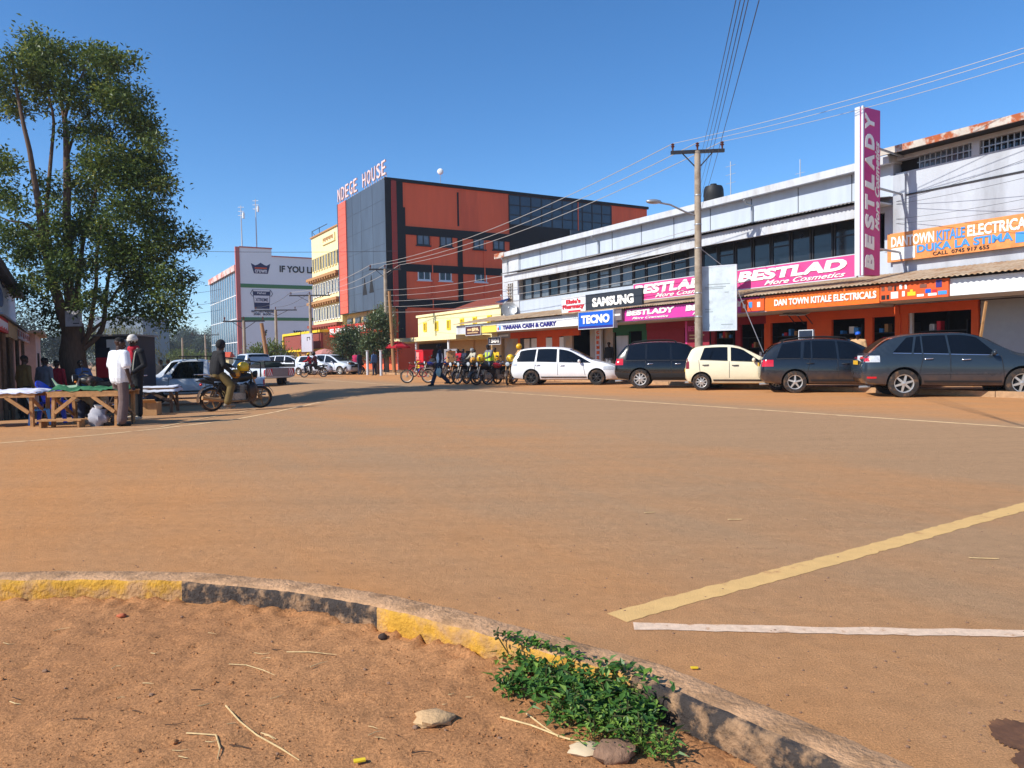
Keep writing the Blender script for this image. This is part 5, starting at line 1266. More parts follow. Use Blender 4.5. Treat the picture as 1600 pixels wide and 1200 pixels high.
helmet('ochre helmet on the seat in front of the rider of the dusty motorcycle', on_bike(near_loc, .78, -.06, -.1, .93), .12, M_helo, .42)
# row of motorcycles at the kerb, front wheels towards the road
gR = 'motorcycles in the row at the kerb'
row = [(703, 600, M_mud, M_bblack, -2.15, 'motorcycle with dust brown wheels at the left end, beside the stacked boxes'),
       (714.5, 600.5, M_bmetal, M_bblack, -2.3, 'motorcycle second from the left in the close row, with chrome forks'),
       (729.5, 600, M_bmetal, M_bblack, -2.3, 'motorcycle in the middle of the row with an ochre helmet on its tank'),
       (744, 602, M_bblack, M_bblack, -2.35, 'motorcycle with black spoked front wheel below the rider in the yellow vest'),
       (762, 601, mk('pale_grey_rim', rgb(200, 192, 186, .8), .5), M_redt, -2.6, 'red tanked motorcycle with pale front wheel'),
       (793, 602, M_mud, M_bblack, -1.7, 'motorcycle facing the road just left of the white people carrier')]
BIKES = []
for px, py, rm, tk, an, lb in row:
    g0 = G(px, py); loc = g0 - Vector((math.cos(an), math.sin(an), 0))*.64; BIKES.append((loc, an))
    make_bike(lb, loc, an, tk, rm, 5 if rm is not M_bmetal else 6, steer=R.uniform(-.3, .3), group=gR)
for px, an, lb, tk in ((700, -2.2, 'dark motorcycle half hidden behind the walking man', M_bluet), (676, -2.6, 'motorcycle with a blue tank left of the walking man', M_bluet), (662, -2.8, 'red motorcycle in front of the red box', M_redt), (722, -2.3, 'dark red motorcycle parked second deep behind the row', mk('wine_tank_paint', rgb(120, 24, 34), .3)), (753, -2.4, 'blue tanked motorcycle parked second deep behind the rider in the vest', M_bluet), (774, -2.0, 'black motorcycle parked second deep near the hanging number board', M_bblack)):
    b = W(onV(px, 580, 19.4)[0], 19.4, 0); make_bike(lb, b, an, tk, M_bmetal, 6, group='motorcycles behind the row')
g0 = G(636, 599); make_bicycle('red framed bicycle with spoked wheels at the left end of the row', g0+Vector((.5, .1, 0)), PI-.1, M_redt)
l_, a_ = BIKES[2]; helmet('ochre helmet on the tank of the middle motorcycle', on_bike(l_, a_, .2, 0, 1.06), .15, M_helo, a_)
l_, a_ = BIKES[3]; helmet('yellow helmet on the motorcycle in front of the rider in the yellow vest', on_bike(l_, a_, .33, 0, 1.16), .19, M_hely, a_)
l_, a_ = BIKES[5]; helmet('yellow helmet hanging on the bars of the motorcycle beside the white people carrier', on_bike(l_, a_, .3, .1, 1.14), .18, M_hely, a_)
# far bikes
v_ = 13.5; far_l = W(wpx(490, 14.2), 14.2, 0)
far_red = make_bike('red motorcycle with a pillion riding past the white cars', far_l, PI+.1, M_redt, M_bmetal, 6)
for px, lb in ((527, 'motorcycle parked in the distant row left of the trees'), (541, 'motorcycle parked in the distant row in front of the doorway'), (553, 'motorcycle parked in the distant row under the left street tree')):
    b = W(wpx(px, 18.6), 18.6, 0); make_bike(lb, b, -2.3, M_bblack, M_bmetal, 6, group='motorcycles in the distant row')
# ---------------------------------------------------------------- people: one continuous skin grown from tapered limbs
SKIN = [mk('dark_brown_skin', rgb(84, 54, 42, .9), .5, var=.08, vscale=12), mk('deep_brown_skin', rgb(62, 40, 32, .9), .5, var=.08, vscale=12)]
def cloth(name, col, var=.12): return mk(name, col, .85, var=var, vscale=7, bump=.25, bscale=26)
M_shoe = mk('black_shoe_leather', rgb(28, 24, 24), .5)
M_hair = mk('short_black_hair', rgb(18, 15, 14), .9, bump=.4, bscale=120)
M_eye = mk('eye_white', rgb(225, 220, 212), .3)
def person(label, loc, ang, pose=None, shirt=None, trousers=None, shoes=None, skin=0, scale=1.0, vox=.02, hat=None, sleeve='long', hair=True, lean=0.0, seat=False, group=None, extra=None, head=(0, 0), face=False, loose=.0):
    """Local frame: x forward, y left, z up. pose overrides joints; arms: elbow/wrist L,R; legs: knee/ankle L,R."""
    J = dict(hip=(0, 0, .93), chest=(0, 0, 1.3), neck=(0, 0, 1.48), headc=(.025, 0, 1.63),
             shl=(0, .19, 1.42), shr=(0, -.19, 1.42), ell=(-.02, .25, 1.13), elr=(-.02, -.25, 1.13), wrl=(.06, .26, .88), wrr=(.06, -.26, .88),
             hil=(0, .09, .92), hir=(0, -.09, .92), knl=(.02, .1, .5), knr=(.02, -.1, .5), anl=(-.03, .11, .08), anr=(-.03, -.11, .08))
    J.update(pose or {})
    J = {k: Vector(v) for k, v in J.items()}
    if lean:
        Rm = Matrix.Rotation(lean, 3, 'Y'); h0 = J['hip']
        for k in ('chest', 'neck', 'headc', 'shl', 'shr', 'ell', 'elr', 'wrl', 'wrr'):
            if not (pose and k in pose): J[k] = h0 + Rm @ (J[k]-h0)
    prim = []                                                    # (a, b, ra, rb, material)
    def cap(a, b, ra, rb, m): prim.append((Vector(a), Vector(b), ra, rb, m))
    SH, TR, SK, SO = 0, 1, 2, 3
    up = (J['neck']-J['hip']).normalized(); side = (J['shl']-J['shr']).normalized(); fw = side.cross(up).normalized()
    L = loose
    for s in (-1, 1):
        cap(J['hip']+side*.07*s+up*.02, J['chest']+side*.085*s-up*.05, .115+L, .115+L, SH)
        cap(J['chest']+side*.075*s, J['chest']+side*.1*s+up*.1, .115+L, .085+L*.6, SH)
        cap(J['hip']+side*.07*s-up*.06, J['hip']+side*.075*s+up*.06, .118, .11, TR)
    cap(J['shl'], J['shr'], .072+L*.4, .072+L*.4, SH); cap(J['shl'], J['neck']-up*.03, .068, .062, SH); cap(J['shr'], J['neck']-up*.03, .068, .062, SH)
    cap(J['hip']+up*.03, J['chest'], .125+L, .125+L, SH)
    hd = (J['headc']-J['neck']).normalized(); yaw, nod = head
    hf = (Matrix.Rotation(yaw, 3, hd) @ fw); hs = hd.cross(hf).normalized(); hf = hs.cross(hd).normalized(); hf = (hf - hd*math.tan(nod)).normalized(); hd2 = hf.cross(hs).normalized()
    hc = J['headc']
    cap(J['neck']-up*.05, hc-hd2*.07, .06, .055, SK)
    cap(hc-hf*.02+hd2*.03, hc+hf*.022+hd2*.03, .088, .08, SK); cap(hc-hf*.01+hd2*.0, hc+hf*.035-hd2*.06, .075, .05, SK); cap(hc+hf*.05-hd2*.09, hc+hf*.03-hd2*.085, .03, .04, SK)
    cap(hc+hf*.085+hd2*.01, hc+hf*.112-hd2*.03, .012, .018, SK); cap(hc+hf*.092-hd2*.065, hc+hf*.088-hd2*.065, .022, .02, SK)
    cap(hc+hf*.085+hd2*.035-hs*.03, hc+hf*.085+hd2*.035+hs*.03, .014, .014, SK)
    for s in (-1, 1): cap(hc+hs*.085*s-hf*.01+hd2*.012, hc+hs*.09*s-hf*.012-hd2*.025, .017, .012, SK)
    for q in ('l', 'r'):
        sh, el, wr = J['sh'+q], J['el'+q], J['wr'+q]; sg = 1 if q == 'l' else -1
        if sleeve == 'long':
            cap(sh, el, .062+L*.5, .052+L*.4, SH); cap(el, wr, .05+L*.4, .04+L*.3, SH)
        elif sleeve == 'short':
            mid = sh.lerp(el, .72); cap(sh, mid, .066+L*.5, .072+L*.5, SH); cap(sh, el, .05, .043, SK); cap(el, wr, .042, .028, SK)
        else:
            cap(sh, el, .052, .043, SK); cap(el, wr, .042, .028, SK)
        d = (wr-el).normalized(); t = d.orthogonal().normalized()
        fdir = fw - d*fw.dot(d); fdir = fdir.normalized() if fdir.length > .1 else t
        pn = d.cross(fdir).normalized()                          # palm normal axis
        cap(wr, wr+d*.045, .027, .034, SK); cap(wr+d*.045-fdir*.02, wr+d*.085-fdir*.022, .019, .017, SK); cap(wr+d*.045+fdir*.02, wr+d*.085+fdir*.022, .019, .017, SK)
        for k, ln in enumerate((.072, .08, .075, .058)):
            b0 = wr+d*.09+fdir*(.03-.02*k); k1 = b0+d*ln*.5-pn*sg*.006; k2 = k1+d*ln*.42-pn*sg*.022
            cap(b0, k1, .0095, .009, SK); cap(k1, k2, .009, .008, SK)
        b0 = wr+d*.035+fdir*.03; k1 = b0+d*.035+fdir*.022-pn*sg*.01; cap(b0, k1, .013, .011, SK); cap(k1, k1+d*.03+fdir*.004, .011, .009, SK)
        hi, kn, an = J['hi'+q], J['kn'+q], J['an'+q]
        cap(hi, kn, .098+L*.2, .078+L*.5, TR); cap(kn, an+(kn-an).normalized()*.05, .076+L*.5, .064+L*.9, TR); cap(an, an+(kn-an).normalized()*.08, .045, .045, SK if shoes == 'bare' else SO)
        ff = Vector((1, .25*sg, 0)).normalized() if not (pose and 'foot' in pose) else Vector(pose['foot'])
        b0 = Vector((an.x, an.y, an.z-.035)); cap(b0-ff*.05, b0+ff*.05, .042, .046, SO); cap(b0+ff*.05-Z1*.005, b0+ff*.16-Z1*.012, .044, .034, SO)
    if extra: extra(J, cap, fw, side, up)
    g = MB()
    for a, b, ra, rb, m in prim:
        d = b-a; ln = d.length; ax = d/ln if ln > 1e-6 else Vector((0, 0, 1))
        prof = [(0.0001, -ra)] + [(ra*math.cos(t), ra*math.sin(t)) for t in (-1.05, -.5)] + [(ra, 0), (rb, ln)] + [(rb*math.cos(t), ln+rb*math.sin(t)) for t in (.5, 1.05)] + [(0.0001, ln+rb)]
        g.lathe(prof, a, ax, 12)
    me = bpy.data.meshes.new('b'); me.from_pydata(g.v, [], g.f)
    ob = bpy.data.objects.new('b', me); COL.objects.link(ob)
    md = ob.modifiers.new('r', 'REMESH'); md.mode = 'VOXEL'; md.voxel_size = vox
    ms = ob.modifiers.new('s', 'SMOOTH'); ms.factor = .5; ms.iterations = 2
    dg = bpy.context.evaluated_depsgraph_get(); m2 = bpy.data.meshes.new_from_object(ob.evaluated_get(dg)); m2.name = 'body'
    bpy.data.objects.remove(ob)
    root = thing('person', label, 'person', loc, ang, group); root.scale = (scale,)*3
    bo = bpy.data.objects.new('body', m2); COL.objects.link(bo); bo.parent = root
    n = len(m2.polygons); cen = np.empty(n*3); m2.polygons.foreach_get('center', cen); cen = cen.reshape(-1, 3)
    best = np.full(n, 1e9); idx = np.zeros(n, int)
    for a, b, ra, rb, m in prim:
        A = np.array(a); D = np.array(b)-A; t = np.clip(((cen-A)@D)/max(D@D, 1e-9), 0, 1); dist = np.linalg.norm(cen-(A+t[:, None]*D), axis=1)-(ra+(rb-ra)*t) - (.004 if m == SH else 0)
        k = dist < best; best[k] = dist[k]; idx[k] = m
    for q in (shirt, trousers, SKIN[skin], M_shoe if shoes in (None, 'bare') else shoes): m2.materials.append(q)
    m2.polygons.foreach_set('material_index', idx.astype(np.int32)); m2.polygons.foreach_set('use_smooth', [True]*n); m2.update()
    Rh = Matrix((hf, hs, hd2)).transposed()
    if hair and not hat:
        q = MB(); q.ell(hc-hf*.012+hd2*.045, (.098, .09, .078), 16, T=Rh); q.build('hair', M_hair, root, smooth=60)
    if face:
        for s in (-1, 1):
            q = MB(); q.ell(hc+hf*.088+hs*.032*s+hd2*.012, (.008, .014, .007), 8, T=Rh); e = q.build('eye', M_eye, root, smooth=60)
            q = MB(); q.ell(hc+hf*.095+hs*.032*s+hd2*.012, (.003, .006, .006), 8, T=Rh); q.build('iris', M_hair, e)
        q = MB(); q.ell(hc+hf*.106-hd2*.066, (.006, .024, .006), 8, T=Rh); q.build('mouth', mk('dark_lip', rgb(70, 36, 34), .5), root, smooth=60)
    if hat:
        kind, hm = hat
        q = MB()
        if kind == 'beanie': q.ell(hc-hf*.012+hd2*.06, (.112, .1, .105), 18, T=Rh @ Matrix.Diagonal((1, 1, 1)), jit=.06); q.lathe([(.1, -.01), (.109, .0), (.109, .035), (.1, .045)], hc+hd2*.035-hf*.008, hd2, 18)
        elif kind == 'cap': q.ell(hc-hf*.01+hd2*.05, (.105, .094, .075), 16, T=Rh); q.ell(hc+hf*.12+hd2*.045, (.07, .07, .012), 10, T=Rh)
        elif kind == 'helmet': q.ell(hc+hd2*.02, (.135, .12, .13), 16, T=Rh)
        elif kind == 'hood': q.ell(hc-hf*.025+hd2*.03, (.115, .105, .125), 16, T=Rh)
        q.build({'beanie': 'knitted_cap', 'cap': 'cap', 'helmet': 'helmet', 'hood': 'hood'}[kind], hm, root, smooth=60)
    return root, J
C_ = dict(white=cloth('white_shirt_cloth', rgb(236, 238, 242, .88), .06), taupe=cloth('taupe_trouser_cloth', rgb(112, 92, 88, .85)), black=cloth('black_cloth', rgb(24, 23, 26)), red=cloth('red_cloth', rgb(186, 20, 44, .9)), navy=cloth('navy_cloth', rgb(36, 42, 62)), blue=cloth('blue_shirt_cloth', rgb(72, 104, 150, .8)), grey=cloth('grey_cloth', rgb(120, 122, 130, .8)), olive=cloth('olive_cloth', rgb(116, 96, 52, .8)), tan=cloth('tan_cloth', rgb(204, 164, 120, .85)), hivis=cloth('hivis_cloth', rgb(206, 236, 60, .9)), beanie=cloth('cream_knit', rgb(216, 208, 196, .88)), beige=cloth('beige_cloth', rgb(196, 190, 170, .8)), yellow=cloth('yellow_cloth', rgb(240, 190, 40, .9)), pink=cloth('pink_cloth', rgb(214, 50, 100, .9)))
# two men standing by the stalls
person('man seen from behind in a loose white shirt and taupe trousers beside the wooden stalls', G(190, 665), math.radians(62), dict(wrr=(.03, -.29, .86), elr=(-.03, -.27, 1.12), wrl=(.1, .24, .9), anl=(.08, .17, .08), anr=(-.1, -.15, .08), knl=(.08, .14, .5), knr=(-.02, -.13, .5)), C_['white'], C_['taupe'], None, 1, 1.0, .009, sleeve='short', hair=True, loose=.035, head=(-.35, .1))
person('man in a black jacket with a cream knitted cap and red scarf', G(213, 655.5), math.radians(-112), dict(wrl=(.2, .2, 1.0), ell=(-.02, .27, 1.14), wrr=(.12, -.24, .92), anl=(.05, .13, .08)), C_['black'], C_['black'], mk('cream_trainer', rgb(206, 190, 164, .85), .7), 1, 1.04, .009, hat=('beanie', C_['beanie']), face=True, loose=.02, head=(.3, .0))
man2 = [o for o in COL.objects if o.name.startswith('person') and o.get('label', '').startswith('man in a black jacket')][0]
q = MB(); q.lathe([(.075, -.07), (.1, -.06), (.118, -.02), (.112, .03), (.09, .06), (.07, .055)], (.01, 0, 1.49), (.1, 0, 1), 18); q.ell((.1, .035, 1.3), (.05, .075, .2), 12, jit=.2); q.build('scarf', C_['red'], man2, smooth=60)
for s in (1,):
    q = MB(); q.tube([(.02, .13*s, 1.5), (.11, .15*s, 1.38), (.13, .13*s, 1.2), (.14, .11*s, 1.0)], .012, 6); q.build('jacket_piping', C_['beige'], man2)
# rider waiting on the near motorcycle
SIT = dict(hip=(0, 0, .95), chest=(.05, 0, 1.27), neck=(.08, 0, 1.44), headc=(.12, 0, 1.58), shl=(.06, .19, 1.39), shr=(.06, -.19, 1.39), hil=(.02, .1, .94), hir=(.02, -.1, .94), knl=(.36, .22, .78), knr=(.36, -.22, .78), anl=(.3, .24, .37), anr=(.3, -.24, .37), ell=(.2, .26, 1.18), elr=(.2, -.26, 1.18), wrl=(.42, .2, 1.1), wrr=(.42, -.2, 1.1))
person('rider in a dark jacket and olive trousers sitting on the dusty motorcycle', on_bike(near_loc, .78, -.5, 0, -.02), .78, dict(SIT, knr=(.24, -.25, .62), anr=(.12, -.28, .2), wrr=(.26, -.22, .95), elr=(.05, -.3, 1.12)), C_['black'], C_['olive'], mk('grey_boot', rgb(140, 128, 112, .8), .7), 1, 1.05, .012, hat=('hood', C_['black']), loose=.025, head=(.1, .35), face=True)
# walking man with a bag
WALK = dict(knl=(.2, .1, .52), anl=(.34, .11, .1), knr=(-.02, -.1, .5), anr=(-.36, -.11, .17), wrl=(-.16, .25, .92), ell=(-.1, .26, 1.15), wrr=(.12, -.25, .9), elr=(.0, -.26, 1.14))
pw = G(688, 603.5)
wk, _ = person('man walking past the motorcycles in a white top over dark sleeves', pw, math.radians(188), dict(WALK, wrl=(.05, .27, .88), ell=(-.02, .27, 1.13)), C_['navy'], C_['navy'], M_shoe, 1, 1.03, .016, loose=.02)
q = MB()
for s in (-1, 1): q.tube([(.0, .1*s, .98), (.01, .11*s, 1.2), (.0, .12*s, 1.36)], [.132, .138, .1], 12)
q.build('white_top', C_['white'], wk, smooth=60)
bag = thing('carrier_bag', 'pale plastic bag hanging from the walking man\'s hand', 'bag', on_bike(pw, math.radians(188), .06, .29, .46)); q = MB(); q.ell((0, 0, .14), (.12, .07, .17), 14, jit=.5); q.tube([(-.07, 0, .28), (0, 0, .42), (.07, 0, .28)], .012, 5); q.build('bag_body', mk('pale_green_plastic', rgb(190, 214, 206, .85), .4, transl=.2), bag, smooth=60)
# riders at the row
def seated(label, px, v, ang, shirt, tr, hat=None, z=0.0, **k): return person(label, W(onV(px, 580, v)[0], v, z), ang, SIT, C_[shirt], C_[tr], None, 1, 1.0, .02, hat=hat, **k)
hv, _ = person('rider in a bright yellow green vest leaning over a motorcycle in the row', G(752, 600)+Vector((.4, 1.3, .0)), -2.5, dict(SIT), C_['grey'], C_['black'], None, 1, 1.05, .016, lean=.1, loose=.02, head=(.2, .5))
q = MB()
for s in (-1, 1): q.tube([(.02, .1*s, 1.0), (.055, .11*s, 1.18), (.07, .12*s, 1.36)], [.15, .152, .11], 12)
q.build('vest', C_['hivis'], hv, smooth=60)
seated('rider in a grey helmet and pale jacket behind the middle motorcycles', 741, 20.0, -2.4, 'beige', 'black', ('helmet', mk('grey_helmet', rgb(120, 124, 126), .4)))
seated('person in a red jacket sitting behind the row of motorcycles', 718, 20.4, -2.2, 'red', 'navy')
seated('person in a yellow jacket sitting second deep near the hanging number board', 775, 19.4, -2.0, 'yellow', 'navy')
seated('person in a pink top sitting right of the walking man', 706, 20.9, -2.2, 'pink', 'black')
seated('person in a dark top sitting right of the red jacket', 726, 20.6, -2.2, 'navy', 'black')
person('rider in a tan jacket and yellow helmet leaning on the bars beside the white car', G(806, 600)+Vector((.3, 1.0, 0)), math.radians(200), dict(SIT), C_['tan'], C_['olive'], None, 1, 1.04, .016, lean=.45, hat=('helmet', mk('yellow_helmet_paint', rgb(240, 180, 30, .9), .3)), loose=.02)
def stand(label, px, v, ang, shirt, tr, hat=None, vox=.025, z=None, pose=None, sc=1.0, **k):
    p = W(onV(px, 575, v)[0], v, 0); p.z = (.13 if v > 20.4 else gz(p)) if z is None else z
    return person(label, p, ang, pose, C_[shirt], C_[tr], None, 1, sc, vox, hat=hat, **k)
stand('person standing in the dark shop doorway right of the upright pale sign', 952, 24.6, -2.2, 'black', 'grey')
stand('person in a dark top sitting low between the red box and the walking man', 676, 21.2, -2.2, 'black', 'black', z=-.35)
person('person with a blue cap partly hidden behind the slate grey car', W(onV(1341, 530, 23.0)[0], 23.0, .13), -2.3, None, C_['tan'], C_['black'], None, 0, 1.0, .02, hat=('cap', M_blue))
# people on the far shop side
PW = wpx
far = [(517, 19.5, 'white', 'navy', 'person in a white top standing near the pink umbrella'), (509, 20.0, 'black', 'black', 'person in black standing under the pink umbrella'), (526, 20.4, 'black', 'navy', 'person in a black top behind the distant parked motorcycles'), (533, 20.0, 'grey', 'navy', 'person in grey beside the doorway of the cream block'), (556, 19.8, 'pink', 'navy', 'person in pink under the left street tree'), (562, 18.6, 'navy', 'navy', 'person in dark clothes bending by the painted tree trunk'), (585, 18.6, 'blue', 'navy', 'person in a blue coat standing between the two white painted posts'), (545, 20.4, 'black', 'grey', 'person in a dark jacket left of the person in pink')]
for px, v, s_, t_, lb in far: stand(lb, px, v, R.uniform(-3, 3), s_, t_, vox=.035)
l0 = far_l
person('rider in a dark maroon jacket on the red motorcycle passing the white cars', on_bike(far_l, PI+.1, -.15, 0, 0), PI+.1, SIT, cloth('maroon_cloth', rgb(84, 40, 48)), C_['black'], None, 1, 1.0, .03, hat=('helmet', M_bblack))
person('pillion rider in red and yellow behind the handlebars of the red motorcycle', on_bike(far_l, PI+.1, .22, 0, 0), PI+.1, SIT, C_['red'], C_['navy'], None, 1, .97, .03, hat=('cap', C_['yellow']))
# people in the shade on the left
def left(label, px, y, ang, s_, t_, **k):
    p = at(px, 575, y); p.z = gz(p); return person(label, p, ang, k.pop('pose', None), C_[s_], C_[t_], None, 1, 1.0, .02, **k)
left('person in a blue shirt bending over a table beside the tree trunk', 134, 22.5, 2.8, 'blue', 'navy', lean=.25)
left('person with a shoulder bag walking in the shade of the left shop', 37, 20.0, 1.2, 'olive', 'black')
left('person in a grey top seen from behind in front of the dark left shop', 69, 21.0, 1.4, 'grey', 'black')
left('person in a red top in the shade left of the tree', 88, 23.0, 1.6, 'red', 'navy')
left('bald man sitting behind the green covered table', 142, 15.6, -1.2, 'beige', 'navy', pose=dict(SIT, hip=(0, 0, .28), chest=(-.02, 0, .57), neck=(.02, 0, .72), headc=(.05, 0, .86), shl=(0, .19, .68), shr=(0, -.19, .68), hil=(0, .1, .26), hir=(0, -.1, .26), knl=(.35, .14, .42), knr=(.35, -.14, .42), anl=(.45, .14, .08), anr=(.45, -.14, .08), ell=(.12, .25, .5), elr=(.12, -.25, .5), wrl=(.33, .18, .55), wrr=(.33, -.18, .55)), hair=False)
for px, y, lb in ((250, 33, 'dark clothed person seen over the pickup bonnet, left'), (262, 36, 'dark clothed person seen over the pickup bonnet, right and taller')):
    left(lb, px, y, 1.0, 'black', 'black')
# ---------------------------------------------------------------- trees and plants
M_bark = mk('grey_brown_bark', rgb(112, 90, 74, .8), .95, var=.25, vscale=4, stretch=(3, 3, .6), bump=.8, bscale=9)
LEAF = [mk('leaf_dark_green', rgb(76, 96, 44, .84), .5, var=.25, vscale=1.2, transl=.25, spec=.35), mk('leaf_mid_green', rgb(114, 130, 60, .86), .5, var=.25, vscale=1.2, transl=.3, spec=.35), mk('leaf_olive', rgb(158, 160, 80, .9), .55, var=.2, vscale=1.2, transl=.35, spec=.3)]
def leaves(mb, clumps, per, size, rng, mix=(.5, .36, .14), droop=.2, ratio=.42):
    """Leaf blades gathered in twig sprays inside each clump (centre, radii, density factor)."""
    for c, r, den in clumps:
        c = Vector(c); r = Vector(r) if not isinstance(r, (int, float)) else Vector((r, r, r*.85))
        tone = rng.random()
        for _ in range(int(per*den*(r.x*r.z)**.9)):
            while True:
                q = Vector((rng.uniform(-1, 1), rng.uniform(-1, 1), rng.uniform(-1, 1)))
                l_ = q.length
                if l_ < 1 and rng.random() < .25+.75*l_: break
            sp = c + Vector((q.x*r.x, q.y*r.y, q.z*r.z)); sd = Vector((q.x, q.y, q.z+.2)).normalized()
            for _k in range(7):
                p = sp + Vector((rng.gauss(0, 1), rng.gauss(0, 1), rng.gauss(0, .8)))*size*1.3
                d = (sd*.7 + Vector((rng.gauss(0, .7), rng.gauss(0, .7), rng.gauss(0, .5)-droop))).normalized()
                s = d.cross(Vector((rng.gauss(0, .4), rng.gauss(0, .4), 1))); s = s.normalized() if s.length > 1e-4 else d.orthogonal().normalized()
                ln = size*rng.uniform(.7, 1.3); w = ln*ratio; n = s.cross(d)*w*.25
                t = rng.random()*.75+tone*.25
                m = 0 if t < mix[0] else 1 if t < mix[0]+mix[1] else 2
                mb.add([p, p+d*ln*.45+s*w*.5+n, p+d*ln, p+d*ln*.45-s*w*.5+n, p+d*ln*.5], [(0, 1, 4), (1, 2, 4), (2, 3, 4), (3, 0, 4)], m)
def limb(mb, pts, r0, r1, n=9):
    P_ = [Vector(p) for p in pts]; Q = []
    for i in range(len(P_)-1):
        a, b = P_[i], P_[i+1]; pa = P_[max(i-1, 0)]; pb = P_[min(i+2, len(P_)-1)]
        for k in range(4):
            t = k/4; Q.append(a*(2*t**3-3*t**2+1)+(b-pa)*.5*(t**3-2*t**2+t)+b*(-2*t**3+3*t**2)+(pb-a)*.5*(t**3-t**2))
    Q.append(P_[-1]); m = len(Q)-1
    mb.tube([q+Vector((noise.noise(q*.9), noise.noise(q*.9+Vector((5, 0, 0))), 0))*r0*.35 for q in Q], [r0+(r1-r0)*(i/m) for i in range(m+1)], n)
rt = random.Random(5)
TY = 24.5
def tp(px, py, dy=0): return at(px, py, TY+dy)
tb = tp(118, 605); tb.z = -.35
T0 = thing('street_tree', 'tall leafy many stemmed tree with a white notice on its trunk at the left', 'tree', tb)
g = MB(tb)
base = Vector((tb.x, tb.y, -.6))
limb(g, [base, tp(117, 570), tp(116, 535), tp(112, 505)], .44, .32, 14)
stems = [
 ([tp(112, 540), tp(97, 490, -.2), tp(84, 440, -.4), tp(75, 405, -.6), tp(65, 355, -.8), tp(58, 300, -1), tp(50, 250, -1.1), tp(36, 190, -1.2), tp(22, 130, -1.2), tp(18, 80, -1.2)], .3, .04),
 ([tp(74, 400, -.6), tp(72, 340, -.2), tp(78, 260, .2), tp(84, 190, .4), tp(72, 130, .5), tp(60, 80, .6)], .14, .03),
 ([tp(116, 530), tp(110, 470), tp(107, 410), tp(105, 340), tp(104, 270), tp(103, 210), tp(98, 170), tp(88, 110)], .32, .07),
 ([tp(101, 185), tp(112, 150), tp(132, 110, .3), tp(150, 80, .5)], .09, .02),
 ([tp(104, 250), tp(120, 200, .3), tp(145, 175, .5), tp(180, 165, .8)], .08, .02),
 ([tp(122, 530), tp(121, 480, .2), tp(124, 420, .4), tp(132, 370, .6), tp(150, 300, .8), tp(165, 240, 1)], .2, .04),
 ([tp(128, 540), tp(140, 515, -.2), tp(150, 450, -.3), tp(152, 400, -.4), tp(160, 350, -.4)], .16, .04),
 ([tp(130, 545), tp(158, 515, .4), tp(166, 460, .6), tp(172, 420, .8), tp(190, 370, 1.0)], .17, .04),
 ([tp(166, 480, .5), tp(190, 445, .2), tp(220, 425, 0), tp(250, 440, 0), tp(272, 470, 0)], .08, .02),
 ([tp(172, 420, .8), tp(200, 390, 1), tp(235, 380, 1), tp(265, 385, 1), tp(300, 375, 1)], .08, .015),
 ([tp(140, 520), tp(165, 500, .5), tp(200, 488, .6), tp(235, 487, .6), tp(262, 500, .6)], .1, .02),
 ([tp(70, 380, -.6), tp(40, 350, -1), tp(15, 345, -1.2), tp(-20, 330, -1.2)], .08, .02),
 ([tp(92, 465, -.2), tp(70, 445, -.5), tp(45, 430, -.6)], .06, .02)]
for p, a, b in stems: limb(g, p, a*.6, b*.6)
g.build('trunk', M_bark, T0, smooth=60)
K_ = [(40, 86, 38), (95, 90, 38), (14, 112, 34), (132, 104, 42), (60, 120, 34), (158, 92, 26), (182, 100, 18), (203, 97, 12), (150, 140, 36), (178, 140, 24), (100, 140, 28), (20, 165, 26), (58, 165, 18), (-20, 100, 40), (-30, 150, 40),
 (190, 172, 34), (215, 152, 16), (216, 196, 32), (236, 220, 24), (238, 250, 26), (200, 232, 38), (246, 284, 22), (258, 300, 14), (165, 262, 42), (215, 292, 38), (160, 214, 30), (238, 322, 22), (186, 330, 46), (135, 300, 34), (140, 250, 20), (226, 352, 30), (150, 360, 40), (200, 380, 40), (245, 372, 24), (272, 378, 14), (302, 371, 13), (312, 384, 7), (286, 386, 8), (120, 350, 28), (258, 346, 14),
 (170, 410, 38), (225, 412, 30), (256, 425, 24), (282, 432, 14), (262, 455, 22), (240, 450, 22), (282, 482, 12), (266, 497, 15), (248, 478, 16), (205, 445, 34), (215, 482, 16), (185, 490, 16), (160, 460, 26), (135, 420, 26), (292, 440, 8), (272, 508, 8), (230, 495, 10),
 (14, 262, 24), (-15, 250, 30), (12, 300, 20), (34, 285, 16), (-10, 330, 34), (32, 322, 22), (14, 372, 26), (48, 360, 24), (58, 395, 26), (30, 404, 22), (86, 420, 26), (62, 440, 26), (90, 360, 22), (84, 320, 20), (70, 290, 14), (95, 390, 20), (110, 440, 18), (40, 455, 18), (86, 230, 14), (128, 480, 18), (68, 475, 18), (90, 500, 16), (-20, 400, 34), (112, 205, 14), (130, 170, 18)]
cl = []
for px, py, r in K_:
    rr = r*TY/FPX
    for k in range((3 if rt.random() < .7 else 2) if r > 16 else 1):
        f = 0 if r <= 16 else 1
        if px < 112 and py < 350 and k == 0 and rt.random() < .6: continue
        cl.append((tp(px+rt.uniform(-.55, .55)*r*f, py+rt.uniform(-.5, .5)*r*f, rt.uniform(-1.6, 1.6)*(1 if r > 16 else .4)), Vector((rr*(.6 if f else 1), rr*(.7 if f else 1), rr*(.46 if f else .9))), 1.0 if f else 1.2))
g = MB(tb); leaves(g, cl, 400, .14, rt, ratio=.5)
g.build('crown', LEAF, T0)
s = thing('notice', 'white paper notice fixed to the trunk of the tall tree', 'sign', tp(116, 510, -.75)); c = s.location
